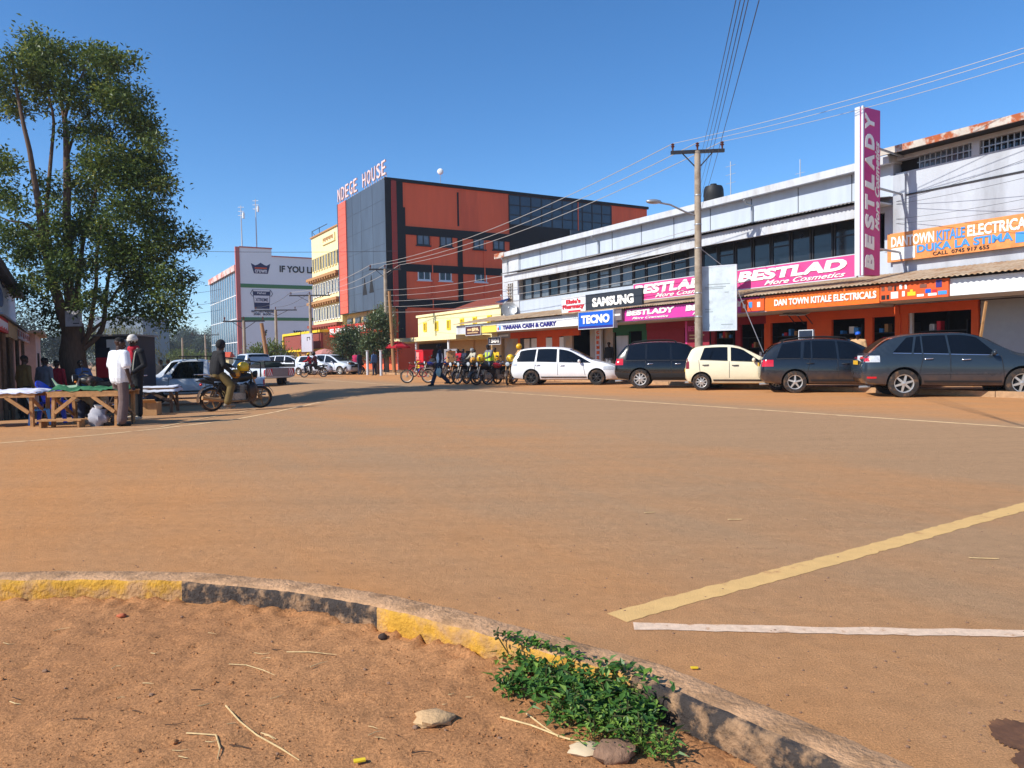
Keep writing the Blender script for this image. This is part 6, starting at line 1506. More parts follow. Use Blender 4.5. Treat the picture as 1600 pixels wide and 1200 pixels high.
g = MB(c); g.box(c.x-.26, c.x+.26, c.y-.03, c.y, c.z, c.z+.5); g.build('board', mk('weathered_white_sheet', rgb(206, 206, 214, .85), .7, var=.1, col2=rgb(170, 168, 172, .8), vscale=3), s)
g = MB(c); g.prism([(.02, .34), (.1, .4), (.14, .38), (.12, .3), (.16, .24), (.1, .26), (.06, .32)], lambda a, b, k: Vector((c.x+a, c.y-.036+.005*k, c.z+b))); g.box(c.x-.02, c.x+.18, c.y-.036, c.y-.031, c.z+.08, c.z+.11); g.build('print', M_sgrey, s)
def bush(name, label, base, clumps, per, size, seed, mats=LEAF, trunk=None, cat='tree', group=None, mix=(.5, .36, .14), droop=.2, ratio=.42):
    r_ = random.Random(seed); base = Vector(base); t = thing(name, label, cat, base, group=group)
    if trunk:
        g = MB(base)
        for p, a, b in trunk: limb(g, p, a, b, 7)
        g.build('trunk', M_bark, t, smooth=60)
    g = MB(base); leaves(g, clumps, per, size, r_, mix, droop, ratio); g.build('crown', mats, t); return t
# two clipped street trees in front of the cream block
def ptree(name, label, px, v, spots, per, size, seed, trunkpx, **k):
    b = W(onV(px, 570, v)[0], v, 0); y = b.y
    cl = []
    rr_ = random.Random(seed)
    for x, yy, r in spots:
        m = r*y/FPX
        for j in range(3): cl.append((at(x+rr_.uniform(-.5, .5)*r, yy+rr_.uniform(-.5, .5)*r, y+rr_.uniform(-.7, .7)*m), m*.68, 1.0))
    top = at(trunkpx[0], trunkpx[1], y)
    return bush(name, label, b, cl, per, size, seed, trunk=[([b-Z1*.3, b.lerp(top, .5), top], .16, .09), ([b.lerp(top, .7), at(trunkpx[0]-12, trunkpx[1]-25, y)], .08, .03), ([b.lerp(top, .8), at(trunkpx[0]+12, trunkpx[1]-25, y)], .08, .03)], **k)
LD = [mk('clipped_leaf_dark', rgb(74, 94, 52, .85), .4, var=.25, transl=.15, spec=.5), mk('clipped_leaf_grey', rgb(108, 124, 80, .85), .4, var=.25, transl=.15, spec=.5), mk('clipped_leaf_light', rgb(116, 122, 72, .75), .45, var=.2, transl=.2, spec=.4)]
ptree('street_tree', 'round clipped dark green street tree, lower one of the pair by the red sign', 548, 20.0, [(545, 520, 15), (535, 535, 15), (552, 538, 17), (542, 550, 14), (562, 525, 12), (530, 550, 8), (560, 552, 12)], 230, .2, 21, (549, 555), mats=LD)
ptree('street_tree', 'taller clipped street tree with pale leaves at its top, right of the pair', 590, 20.0, [(585, 505, 15), (600, 510, 14), (580, 525, 16), (598, 532, 16), (588, 548, 16), (603, 550, 11), (575, 545, 13), (590, 495, 10), (578, 510, 10)], 230, .2, 22, (590, 560), mats=LD)
LY = [mk('pale_leaf_a', rgb(110, 128, 60, .75), .5, var=.2, transl=.3), mk('pale_leaf_b', rgb(140, 150, 78, .75), .5, var=.2, transl=.3), mk('pale_leaf_c', rgb(166, 168, 96, .75), .5, transl=.3)]
ptree('young_tree', 'slender pale green tree rising behind the clipped street trees', 602, 21.0, [(598, 490, 9), (605, 495, 8), (592, 498, 8), (608, 505, 7), (600, 480, 5)], 200, .17, 23, (601, 500), mats=LY)
# flat-topped bush before the white gable
ptree('spreading_bush', 'flat topped green bush in front of the white gabled block', 420, 17.5, [(395, 553, 9), (408, 549, 10), (422, 548, 10), (436, 552, 9), (448, 557, 8), (415, 558, 10), (432, 560, 9), (400, 561, 8), (455, 563, 6)], 90, .34, 24, (420, 562), mats=[LEAF[1], LY[0], LEAF[0]])
ptree('small_bush', 'small round light green bush behind the distant white hatchback', 466, 19.5, [(462, 570, 6), (470, 569, 6), (476, 572, 5)], 120, .25, 25, (467, 576), mats=[LEAF[1], LY[0], LY[1]], cat='bush')
# willow-like trees and the far wood on the left
def farlump(name, label, px, y, spots, per, size, seed, mats, droop=.2, ratio=.42, group=None):
    b = at(px, 572, y); b.z = gz(b) if y < 60 else -.4
    cl = [(at(x, yy, y+random.Random(seed+i).uniform(-.5, .5)*r*y/FPX), r*y/FPX*.8, 1.0) for i, (x, yy, r) in enumerate(spots)]
    tx, ty, _ = min(spots, key=lambda q: q[1]); top = at(tx, ty, y)
    return bush(name, label, b, cl, per, size, seed, mats, trunk=[([b-Z1*.4, b.lerp(top, .35), b.lerp(top, .9)], .012*y*.5, .003*y)], droop=droop, ratio=ratio, group=group)
LW = [mk('willow_leaf_a', rgb(116, 120, 62, .7), .6, var=.2, transl=.3), mk('willow_leaf_b', rgb(142, 140, 82, .7), .6, var=.2, transl=.3), mk('willow_leaf_c', rgb(98, 96, 62, .7), .6, var=.2)]
farlump('willow_tree', 'drooping olive green tree behind the red and black kiosk', 205, 36, [(190, 522, 14), (205, 520, 15), (222, 528, 14), (200, 540, 16), (220, 548, 15), (236, 540, 12), (244, 555, 9), (232, 560, 12), (212, 562, 12), (180, 535, 12)], 130, .26, 41, LW, droop=1.4, ratio=.14)
farlump('willow_tree', 'pale drooping tree just left of the willow, hanging over the kiosk roof', 176, 42, [(170, 520, 12), (182, 515, 10), (160, 528, 12), (174, 538, 12)], 110, .26, 42, LW, droop=1.2, ratio=.16)
LF = [mk('far_leaf_a', rgb(54, 72, 48, .75), .7, var=.25, vscale=.3, transl=.15), mk('far_leaf_b', rgb(74, 92, 58, .75), .7, var=.25, vscale=.3, transl=.15), mk('far_leaf_c', rgb(94, 106, 66, .75), .7, transl=.15)]
gW = 'trees of the far wood'
fw_ = [('tall pointed far tree with the highest crown of the wood', 296, 260, [(296, 527, 9), (290, 536, 8), (302, 537, 9), (296, 548, 12)]), ('broad far tree left of the tallest one', 274, 240, [(270, 545, 8), (280, 541, 7), (276, 552, 10)]), ('far tree at the right edge of the wood beside the glass front', 317, 240, [(314, 537, 8), (322, 541, 8), (318, 550, 11), (308, 545, 6)]), ('dark far tree touching the willow', 256, 200, [(254, 535, 8), (262, 543, 8), (252, 550, 12), (262, 553, 8)]), ('low light green tree in front of the far wood', 283, 130, [(275, 557, 8), (288, 555, 9), (298, 558, 7), (266, 560, 6)]), ('low dull green tree at the foot of the far wood', 315, 150, [(308, 559, 7), (320, 558, 8), (330, 561, 6)])]
for i, (lb, px, y, sp_) in enumerate(fw_): farlump('far_tree', lb, px, y, sp_, 75 if y > 180 else 110, .7 if y > 180 else .42, 50+i, LF if i < 4 else [LEAF[1], LY[0], LF[1]], group=gW)
# long tree line closing the street and the sides
def row_of_trees(label, y, x0, x1, step, h, seed, mats):
    r_ = random.Random(seed); b = Vector(((x0+x1)/2, y, -.4)); g = MB(b); cl = []
    x = x0
    while x < x1:
        hh = h*r_.uniform(.6, 1.25); yy = y+r_.uniform(-8, 8)
        for k in range(4): cl.append((Vector((x+r_.uniform(-3, 3), yy+r_.uniform(-3, 3), hh*r_.uniform(.3, .9))), hh*r_.uniform(.28, .42), .5))
        x += step*r_.uniform(.6, 1.3)
    leaves(g, cl, 30, .75, r_); g.build('far_wood', mats, label=label, cat='wood', kind='stuff')
row_of_trees('hazy wood closing the view down the street', 330, -330, -120, 9, 13, 71, LF)
row_of_trees('line of far trees behind the left shops', 150, -230, -75, 8, 9, 72, LF)
# weed growing against the kerb
rw = random.Random(9)
WG = [mk('weed_leaf_dark', rgb(58, 98, 42, .85), .45, var=.25, vscale=20, transl=.25), mk('weed_leaf_mid', rgb(84, 126, 52, .85), .45, var=.2, vscale=20, transl=.3), mk('weed_leaf_light', rgb(126, 158, 64, .85), .5, var=.2, vscale=20, transl=.3)]
wb = G(930, 1120); wt = thing('weed', 'low leafy green weed growing against the inside of the painted kerb', 'plant', wb)
g = MB(wb); gs = MB(wb)
spots = [(800, 1022, .05), (830, 1040, .07), (800, 1070, .06), (850, 1075, .09), (880, 1060, .08), (905, 1085, .1), (890, 1115, .09), (935, 1080, .08), (950, 1110, .1), (975, 1085, .08), (930, 1140, .09), (980, 1130, .09), (1000, 1155, .08), (1010, 1110, .06), (1035, 1165, .05), (860, 1040, .06)]
for i, (px, py, r) in enumerate(spots):
    c = G(px, py, .05); small = i in (10, 12, 14, 15)
    for k in range(int(165*r/.08)):
        q = Vector((rw.gauss(0, .5), rw.gauss(0, .5), abs(rw.gauss(0, .5)))); 
        p = c + Vector((q.x*r, q.y*r, q.z*r*1.0)) - Z1*.02
        kd = kerb_dist(p)
        if kd > .02 and rw.random() < .9: continue
        if kd > -.005: p.z = max(p.z, KT)+rw.uniform(.0, .03)
        d = Vector((rw.gauss(0, .8), rw.gauss(0, .8), rw.uniform(-.1, .7))).normalized(); s = d.cross(Z1).normalized() if abs(d.z) < .99 else Vector((1, 0, 0))
        ln = rw.uniform(.02, .044)*(.55 if small else 1); w = ln*.55; n = s.cross(d)*w*.3
        m = 2 if small and rw.random() < .7 else rw.choice((0, 0, 1, 1, 1, 2))
        g.add([p, p+d*ln*.4+s*w*.5+n, p+d*ln, p+d*ln*.4-s*w*.5+n, p+d*ln*.55], [(0, 1, 4), (1, 2, 4), (2, 3, 4), (3, 0, 4)], m)
    for k in range(5):
        e = c+Vector((rw.gauss(0, r*.6), rw.gauss(0, r*.6), r*rw.uniform(.5, 1))); gs.tube([Vector((c.x, c.y, -.01)), c.lerp(e, .6)+Z1*.02, e], .0022, 4)
    for k in range(9):
        a = rw.uniform(0, 2*PI); l_ = rw.uniform(.05, .12); b0 = c+Vector((rw.gauss(0, r*.5), rw.gauss(0, r*.5), -.03)); d = Vector((math.cos(a), math.sin(a), 0)); s = Vector((-d.y, d.x, 0))*.0022
        g.add([b0-s, b0+s, b0+d*l_*.5+Z1*l_*.5+s, b0+d*l_*.5+Z1*l_*.4-s, b0+d*l_+Z1*l_*.4], [(0, 1, 2, 3), (3, 2, 4)], 1)
e = G(772, 990, .12); gs.tube([G(800, 1030, .04), G(786, 1008, .1), G(775, 990, .15), G(779, 980, .165)], .003, 5)
for k in range(7): p = G(776+rw.uniform(-4, 6), 985+rw.uniform(-6, 14), .14); gs.ell(p, .006, 6)
g.build('foliage', WG, wt); gs.build('stem', mk('weed_stem', rgb(84, 84, 46, .8), .7), wt)
# ---------------------------------------------------------------- left-hand stalls, shop and kiosk
M_wood2 = mk('raw_timber', rgb(190, 140, 90, .8), .85, var=.22, vscale=6, stretch=(1, 1, 1), bump=.3, bscale=30)
M_wood3 = mk('weathered_timber', rgb(120, 92, 70, .8), .9, var=.25, vscale=6, bump=.3, bscale=30)
M_brownroof = mk('dark_sheet_roof', rgb(70, 56, 52, .8), .8, var=.2)
M_dim = mk('dusty_brown_wall', rgb(120, 92, 78, .8), .9, var=.15)
bL = thing('shop_building', 'low shop at the left edge with pale painted upper wall above an awning', 'building', W(26, -2.5, -.4)); o = bL.location
g = MB(o); g.ub(21.6, 33, -9, -3.3, -.6, 3.75, 0); g.ub(21.6, 33, -3.3, -1.75, 2.45, 3.75, 0); g.ub(32.2, 33, -3.3, -1.75, -.5, 2.45, 0); g.build('wall', M_dim, bL)
g = MB(o); g.ub(21.4, 34.2, -9.5, -1.45, 3.76, 3.9, 0); g.ub(21.4, 34.2, -1.47, -1.4, 3.7, 3.95, 0); g.build('roof', M_brownroof, bL)
uP = onV(23, 480, -1.7)[0]
g = MB(o); g.ub(21.8, uP, -1.75, -1.68, 2.6, 3.7, 0); pn = g.build('painted_panel', mk('pale_blue_white_panel', rgb(196, 212, 232, .85), .6, var=.06), bL)
uc, zc = onV(5, 438, -1.66)
g = MB(o)
g.prism([(math.cos(a*PI/12)*1.0, math.sin(a*PI/12)*.22) for a in range(24)], lambda a, b, k: W(uc+a, -1.675+.02*(k), zc+b)); em = g.build('oval_emblem', M_navy, pn)
for k in range(4): g = MB(o); z = zc-.15+.09*k; w_ = .8 if k in (1, 2) else .55; g.ub(uc-w_, uc+w_, -1.654, -1.648, z, z+.045); g.build('emblem_stripe', mk('grey_pink_paint', rgb(190, 180, 190, .8), .6), em)
uc, zc = onV(1, 464, -1.66)
g = MB(o); g.prism([(math.cos(a*PI/12)*1.0, math.sin(a*PI/12)*.28) for a in range(24)], lambda a, b, k: W(uc+a, -1.675+.02*k, zc+b)); g.build('round_emblem', mk('mid_blue_paint', rgb(44, 84, 140), .6), pn)
g = MB(o); corrugate(g, 21.4, 34.0, -1.32, 2.46, -3.28, 2.75); g.build('awning_sheet', M_corr, bL)
AV = -1.4
aw = lambda px: onV(px, 510, AV)[0]
for (a, b, m, nm) in ((21.4, aw(13), M_redl, 'red_awning_board'), (aw(13.5), aw(26.5), M_beige, 'beige_awning_board'), (aw(27), aw(50), mk('brown_white_board', rgb(176, 150, 150, .8), .7, var=.2, vscale=3), 'pale_awning_board')):
    g = MB(o); g.ub(a, b, AV-.08, AV, 2.08 if nm[0] != 'b' else 2.0, 2.43); ab = g.build(nm, m, bL)
    if nm != 'beige_awning_board':
        for k in range(7): g = MB(o); u = a+.2+(b-a-.4)*k/7; g.ub(u, u+(b-a)/13, AV, AV+.012, 2.16+.04*(k % 2), 2.35); g.build('painted_letter', M_white if nm[0] == 'r' else M_redbr, ab)
for u in (22, 24, 26.5, 30, 33.5): g = MB(o); g.tube([W(u, -1.5, -.6), W(u, -1.5, 2.43)], .06, 6); g.build('awning_post', M_wood3, bL)
for u in range(22, 32, 2): g = MB(o); g.ub(u+.1, u+1.7, -3.3, -3.24, -.3, 2.2); g.build('dark_shopfront', M_dark, bL)
rg = random.Random(3)
wares = thing('display_rack', 'rack of dark hanging goods in the shade of the left shop', 'shop display', W(27, -2.3, -.4))
g = MB(wares.location); g.tube([W(22, -2.3, 1.75), W(30.5, -2.3, 1.75)], .02, 5); g.build('rail', M_frame, wares)
for i in range(14):
    u = 22.3+i*.58; g = MB(wares.location); h = rg.uniform(.5, .9); g.ub(u, u+.3, -2.38, -2.22, 1.7-h, 1.7); g.build('hanging_garment', rg.choice([C_['grey'], C_['navy'], C_['black'], C_['olive'], C_['red']]), wares)
sh = thing('market_shed', 'small pale pink walled shed beyond the left shop', 'shed', W(40, -1.5, -.4))
g = MB(sh.location); g.ub(37, 43, -6, -1.2, -.6, 2.5); g.build('wall', mk('pale_pink_wall', rgb(206, 176, 168, .8), .85, var=.1), sh)
g = MB(sh.location); g.ub(36.6, 43.4, -6.4, -.9, 2.5, 2.62); g.build('roof', M_corr2, sh)
g = MB(sh.location); g.ub(38.5, 39.6, -1.2, -1.15, -.5, 1.7); g.build('door', M_dark, sh)
fb = at(203, 507, 130)
t = thing('far_building', 'pale blue grey block far behind the tall tree', 'building', Vector((fb.x, fb.y, -.4)))
g = MB(t.location); zt = at(203, 494, 130).z; g.box(fb.x-6, fb.x+2.2, fb.y, fb.y+10, -.4, zt); g.build('wall', mk('far_blue_grey_wall', rgb(150, 168, 186, .7), .8), t)
for zz in (3.5, 6): 
    g = MB(t.location); g.box(fb.x-5, fb.x+1.6, fb.y-.06, fb.y, zz, zz+1.2); g.build('window_band', M_glassg, t)
# kiosk
kb = at(178, 560, 25.0); kb.z = gz(kb)
K_o = thing('kiosk', 'small dark kiosk with a white sign and red panels behind the two men', 'kiosk', kb)
kx = lambda a: kb.x+a
g = MB(kb); g.box(kx(-.62), kx(.72), kb.y, kb.y+1.4, kb.z, 2.12); g.build('cabin', mk('navy_black_board', rgb(34, 36, 52), .6), K_o)
g = MB(kb); g.box(kx(-.7), kx(.8), kb.y-.3, kb.y+1.5, 2.12, 2.18); g.build('roof', M_corr, K_o)
for a, b in ((-.58, -.05), (0, .66)): g = MB(kb); g.box(kx(a), kx(b), kb.y-.04, kb.y, .75, 1.42); g.build('red_panel', mk('bright_red_panel', rgb(214, 30, 48, .9), .5), K_o)
g = MB(kb); g.box(kx(-.2), kx(.62), kb.y-.06, kb.y-.005, 1.75, 2.02); g.box(kx(-.1), kx(.6), kb.y-.05, kb.y-.006, 1.5, 1.749); g.build('white_sign', M_white, K_o)
# trestle tables
def plank(mb, a, b, w, t, m=0):
    a, b = Vector(a), Vector(b); d = (b-a).normalized(); s = d.cross(Vector((0, 1, 0))); s = s.normalized()*t/2 if s.length > .1 else Vector((t/2, 0, 0)); n = d.cross(s).normalized()*w/2
    mb.hexa([a-s-n, a+s-n, a+s+n, a-s+n, b-s-n, b+s-n, b+s+n, b-s+n], m)
def stall(name, label, c, ang, L, Wd, H, wood, legs=True):
    t = thing(name, label, 'table', c, ang)
    g = MB()
    for k in range(5): y = -Wd/2+Wd*k/5; g.box(-L/2, L/2, y+.005, y+Wd/5-.005, H-.03, H)
    g.box(-L/2+.02, L/2-.02, -Wd/2, -Wd/2+.04, H-.11, H-.031); g.box(-L/2+.02, L/2-.02, Wd/2-.04, Wd/2, H-.11, H-.031); g.build('tabletop', wood, t)
    for x in (-L/2+.12, L/2-.12):
        for y in (-Wd/2+.07, Wd/2-.07): g = MB(); plank(g, (x, y, H-.05), (x+R.uniform(-.05, .05), y, 0), .07, .06); g.build('leg', wood, t)
        g = MB(); plank(g, (x, -Wd/2+.03, H-.1), (x, Wd/2-.03, .15), .05, .04); g.build('cross_brace', wood, t)
    for sg, x in ((1, -L/2+.15), (-1, L/2-.15)): g = MB(); plank(g, (x+sg*.42, -Wd/2+.02, H-.1), (x-sg*.0, -Wd/2+.02, .28), .04, .07); g.build('diagonal_brace', wood, t)
    return t
def drape(name, label, c, ang, L, Wd, H, mat, seed, cat='cloth', over=.0, lump=.05):
    r_ = random.Random(seed); g = MB(); nx, ny = 26, 12; vs = []
    for i in range(nx+1):
        for j in range(ny+1):
            x = -L/2+L*i/nx; y = -Wd/2+Wd*j/ny; p = Vector((x*2.3+seed, y*3, seed))
            z = H+.012+lump*abs(noise.noise(p*1.3))+lump*.5*abs(noise.noise(p*4))
            e = max(abs(x)/(L/2), abs(y)/(Wd/2))
            if e > .93: z -= over*(e-.93)/.07
            vs.append((x, y, z))
    fs = [(i*(ny+1)+j, (i+1)*(ny+1)+j, (i+1)*(ny+1)+j+1, i*(ny+1)+j+1) for i in range(nx) for j in range(ny)]
    g.add(vs, fs); n = len(vs); g.add([(x, y, z-.01) for x, y, z in vs], [tuple(reversed(f)) for f in fs])
    ob = g.build(name, mat, None, smooth=60, label=label, cat=cat); ob.location = c; ob.rotation_euler = (0, 0, ang); return ob
c1 = G(8, 668); c1 = Vector((-10.5, 15.1, 0)); stall('trestle_table', 'timber trestle table under white cloth at the left edge', c1, .12, 1.95, .8, .70, M_wood2)
drape('table_cloth', 'crumpled white cloth lying on the leftmost timber table', c1, .12, 2.0, .84, .70, mk('white_lilac_cloth', rgb(226, 226, 240, .88), .8, var=.06), 3, over=.05, lump=.07)
c2 = Vector((-8.5, 15.15, 0)); stall('trestle_table', 'timber trestle table with a green cloth and a bottom shelf beside the white shirted man', c2, .05, 1.45, .85, .70, M_wood2)
drape('table_cloth', 'dark green sheet of goods on the middle timber table', c2, .05, 1.4, .85, .70, mk('green_sheet', rgb(52, 116, 74, .8), .7, var=.3, vscale=5), 8, over=.03, lump=.12)
hn = thing('curved_horn', 'pale green curled edge of matting at the left corner of the green table', 'mat', c2+Vector((-.62, -.1, .72))); g = MB(hn.location); q0 = hn.location; g.tube([q0+Vector((.35, 0, .05)), q0+Vector((.1, 0, .04)), q0+Vector((-.08, 0, .1)), q0+Vector((-.17, 0, .24))], [.05, .045, .03, .012], 8); g.build('curl', mk('pale_green_mat', rgb(150, 180, 150, .8), .7), hn, smooth=60)
g = MB(); lp = thing('low_bench', 'low plank bench under the middle timber table', 'bench', c2+Vector((-.35, -.55, 0)), .05)
g.box(-.42, .42, -.12, .12, .13, .16); g.build('seat', M_wood2, lp)
for x in (-.36, .36): g = MB(); g.box(x-.02, x+.02, -.11, .11, 0, .13); g.build('leg', M_wood2, lp)
c3 = Vector((-8.9, 18.5, 0)); stall('trestle_table', 'small dark legged table with a white and blue cloth right of the two men', c3, .2, 1.15, .7, .62, M_wood3)
drape('table_cloth', 'white cloth edged with blue on the small dark legged table', c3, .2, 1.2, .75, .62, mk('white_blue_cloth', rgb(216, 220, 232, .88), .8, col2=rgb(52, 60, 190, .85), vscale=2.2, edge=(.54, .56)), 13, over=.12, lump=.04)
def carton(name, label, c, ang, sx, sy, sz, mat, flaps=True, cat='box'):
    t = thing(name, label, cat, c, ang); g = MB()
    g.box(-sx/2, sx/2, -sy/2, sy/2, 0, sz); g.build('box_body', mat, t)
    g = MB(); g.box(-.025, .025, -sy/2-.002, sy/2+.002, sz*.5, sz+.003); g.build('tape', mk('brown_tape', rgb(160, 122, 76, .8), .4), t)
    if flaps:
        g = MB(); g.hexa([(-sx/2, -sy/2, sz-.001), (sx/2, -sy/2, sz-.001), (sx/2, -sy/2+.01, sz+.004), (-sx/2, -sy/2+.01, sz+.004), (-sx/2, -sy/2-.12, sz+.07), (sx/2, -sy/2-.12, sz+.07), (sx/2, -sy/2-.11, sz+.08), (-sx/2, -sy/2-.11, sz+.08)]); g.build('flap', mat, t)
    return t
M_card = mk('cardboard', rgb(190, 146, 98, .8), .85, var=.12, vscale=4)
carton('cardboard_box', 'open cardboard box on the ground under the small dark legged table', Vector((-8.6, 17.6, 0)), .1, .46, .32, .3, M_card)
sk = thing('sack', 'lumpy white sack on the ground under the right end of the green covered table', 'sack', Vector((-8.25, 14.8, 0))); g = MB(); g.ell((0, 0, .16), (.2, .15, .18), 16, jit=.5); g.build('sack_body', mk('white_sack', rgb(176, 174, 182, .8), .7, var=.15), sk, smooth=60); g = MB(); g.lathe([(.02, 0), (.06, .05), (.09, .1)], (0, 0, .31), (.2, 0, 1), 10); g.build('tied_neck', M_white, sk, smooth=60)
cr = thing('wire_crate', 'dark wire crate beside the white sack', 'crate', Vector((-7.95, 15.0, 0))); g = MB()
for k in range(4):
    z = .02+.08*k; P4 = [(-.2, -.15, z), (.2, -.15, z), (.2, .15, z), (-.2, .15, z), (-.2, -.15, z)]; g.tube(P4, .007, 4)
for x, y in ((-.2, -.15), (-.07, -.15), (.07, -.15), (.2, -.15), (.2, .15), (-.2, .15)): g.tube([(x, y, 0), (x, y, .27)], .007, 4)
g.build('wire_frame', M_frame, cr); g = MB(); g.ell((0, 0, .13), (.16, .11, .1), 12, jit=.4); g.build('contents', C_['grey'], cr, smooth=60)
def plastic_chair(label, c, ang, mat, arms=True, s=1.0):
    t = thing('plastic_chair', label, 'chair', c, ang); t.scale = (s, s, s)
    g = MB(); vs = []
    g.prism([(-.22, .44), (.22, .45), (.24, .42), (.22, .41), (-.22, .40)], lambda a, b, k: Vector((a, -.23+.46*k, b))); g.build('seat', mat, t)
    n = 9; vs = []
    for i in range(n+1):
        y = -.24+.48*i/n; yy = y/.24
        for z, x in ((.42, -.2), (.6, -.25), (.76, -.3), (.88-.1*yy*yy, -.33)): vs.append((x+.06*yy*yy, y, z))
    for i in range(n+1):
        y = -.24+.48*i/n; yy = y/.24
        for z, x in ((.42, -.215), (.6, -.265), (.76, -.315), (.88-.1*yy*yy, -.345)): vs.append((x+.06*yy*yy, y, z))
    g = MB(); m = (n+1)*4; fs = []
    for i in range(n):
        for j in range(3): a = i*4+j; fs += [(a, a+4, a+5, a+1), (m+a, m+a+1, m+a+5, m+a+4)]
        a = i*4+3; fs.append((a, a+4, m+a+4, m+a)); a = i*4; fs.append((a, m+a, m+a+4, a+4))
    for i in (0, n):
        for j in range(3): a = i*4+j; fs.append((a, a+1, m+a+1, m+a))
    g.add(vs, fs); g.build('backrest', mat, t, smooth=50)
    for x, y in ((-.2, -.21), (-.2, .21), (.2, -.22), (.2, .22)):
        g = MB(); dx = .06 if x > 0 else -.06; g.hexa([(x+dx-.03, y-.02, 0), (x+dx+.03, y-.02, 0), (x+dx+.03, y+.02, 0), (x+dx-.03, y+.02, 0), (x-.05, y-.025, .42), (x+.05, y-.025, .42), (x+.05, y+.025, .42), (x-.05, y+.025, .42)]); g.build('leg', mat, t)
    if arms:
        for sg in (1, -1): g = MB(); g.tube([(-.27, sg*.25, .72), (-.1, sg*.28, .66), (.2, sg*.28, .63), (.24, sg*.27, .58), (.22, sg*.24, .43)], .022, 8); g.build('armrest', mat, t, smooth=50)
    return t
plastic_chair('royal blue plastic armchair between the two timber tables', Vector((-9.75, 15.9, 0)), .15, mk('blue_plastic', rgb(24, 72, 210, .9), .35), True, 1.02)
plastic_chair('small light blue plastic chair just left of the royal blue armchair', Vector((-9.78, 15.4, 0)), .5, mk('light_blue_plastic', rgb(72, 160, 240, .9), .35), False, .72)
st = thing('bar_stool', 'dark thin legged stool under the leftmost table', 'stool', Vector((-10.55, 14.75, 0))); g = MB(); g.lathe([(0, .42), (.16, .42), (.17, .44), (.16, .47), (0, .47)], (0, 0, 0), (0, 0, 1), 16); g.build('seat', M_wood3, st)
for a in range(4): g = MB(); g.tube([(.12*math.cos(a*PI/2+.7), .12*math.sin(a*PI/2+.7), .43), (.2*math.cos(a*PI/2+.7), .2*math.sin(a*PI/2+.7), 0)], .012, 5); g.build('leg', M_frame, st)
make_bike('dark motorcycle with raised mirrors parked behind the green covered table', Vector((-9.75, 17.6, 0)), 3.4, M_bblack, M_bmetal, 6, steer=.3)
# ---------------------------------------------------------------- small things along the far side
rb = W(onV(656, 570, 20.9)[0], 20.9, .13)
t = thing('delivery_box', 'bright red upright vending box with a yellow notice left of the walking man', 'box', rb); g = MB(rb)
def lb(mb, a0, a1, z0, z1, d0, d1): mb.ub(rb.dot(UH)-a0, rb.dot(UH)-a1, 20.9+d0, 20.9+d1, rb.z+z0, rb.z+z1)
g = MB(rb); lb(g, -.62, .62, .35, 1.55, 0, .7); g.build('cabinet', mk('signal_red_metal', rgb(206, 22, 34, .9), .35, spec=.5), t)
g = MB(rb); lb(g, -.5, -.05, .35, .85, -.02, 0); g.build('yellow_notice', M_yel, t)
g = MB(rb); lb(g, -.55, -.1, .95, 1.45, -.02, 0); g.build('printed_panel', mk('pale_red_print', rgb(230, 150, 140, .85), .5), t)
for a in (-.5, .5):
    g = MB(rb); lb(g, a-.05, a+.05, 0, .35, .1, .2); g.build('leg', M_frame, t)
g = MB(rb); lb(g, -.66, .66, 1.55, 1.62, -.05, .75); g.build('lid', M_redl, t)
bx = W(onV(705, 570, 19.3)[0], 19.3, .92); sx = math.atan2(VH.y, VH.x)
carton('cardboard_box', 'lower of two cardboard boxes stacked on the motorcycle behind the walking man', bx, .3, .5, .45, .3, M_card, False)
carton('cardboard_box', 'upper of two cardboard boxes stacked on the motorcycle behind the walking man', bx+Z1*.305, .22, .48, .42, .28, M_card, True)
s = board('poster_board', 'upright grey poster board behind the stacked cardboard boxes', 694, 714, 552, 575, 21.6, mk('grey_poster', rgb(150, 146, 150, .8), .7, var=.2, vscale=3), zz=(.5, 1.75), t=.05, edge=False)
bars_on(s, [(.15, .85, .7, .9), (.2, .7, .5, .6), (.2, .8, .3, .36)], M_sgrey)
def parasol(label, px, v, h, r, mat, z0=0):
    b = W(onV(px, 570, v)[0], v, z0); t = thing('parasol', label, 'parasol', b)
    g = MB(b); g.tube([b, b+Z1*h], .025, 6); g.build('pole', M_steel, t)
    g = MB(b); n = 8
    ring = [b+Z1*(h-.42)+Vector((math.cos(2*PI*k/n), math.sin(2*PI*k/n), 0))*r for k in range(n)]; mid = [b+Z1*(h-.12)+Vector((math.cos(2*PI*k/n), math.sin(2*PI*k/n), 0))*r*.5 for k in range(n)]
    for k in range(n):
        k2 = (k+1) % n; g.add([b+Z1*h, mid[k], mid[k2]], [(0, 1, 2)]); g.quad(mid[k], ring[k], ring[k2], mid[k2]); g.quad(ring[k], ring[k]-Z1*.12, ring[k2]-Z1*.12, ring[k2])
    g.build('canopy', mat, t)
    g = MB(b)
    for k in range(n): g.tube([ring[k], mid[k]-Z1*.01, b+Z1*(h-.02)], .008, 4)
    g.build('rib', M_steel, t); return t
parasol('faded pink parasol among the people by the cream block', 508, 18.8, 2.1, 1.1, mk('faded_pink_canvas', rgb(226, 160, 150, .85), .8, transl=.3))
parasol('small red parasol half hidden behind the wooden pole', 622, 21.2, 2.35, .95, mk('red_canvas', rgb(200, 24, 46, .9), .7, transl=.3), .13)
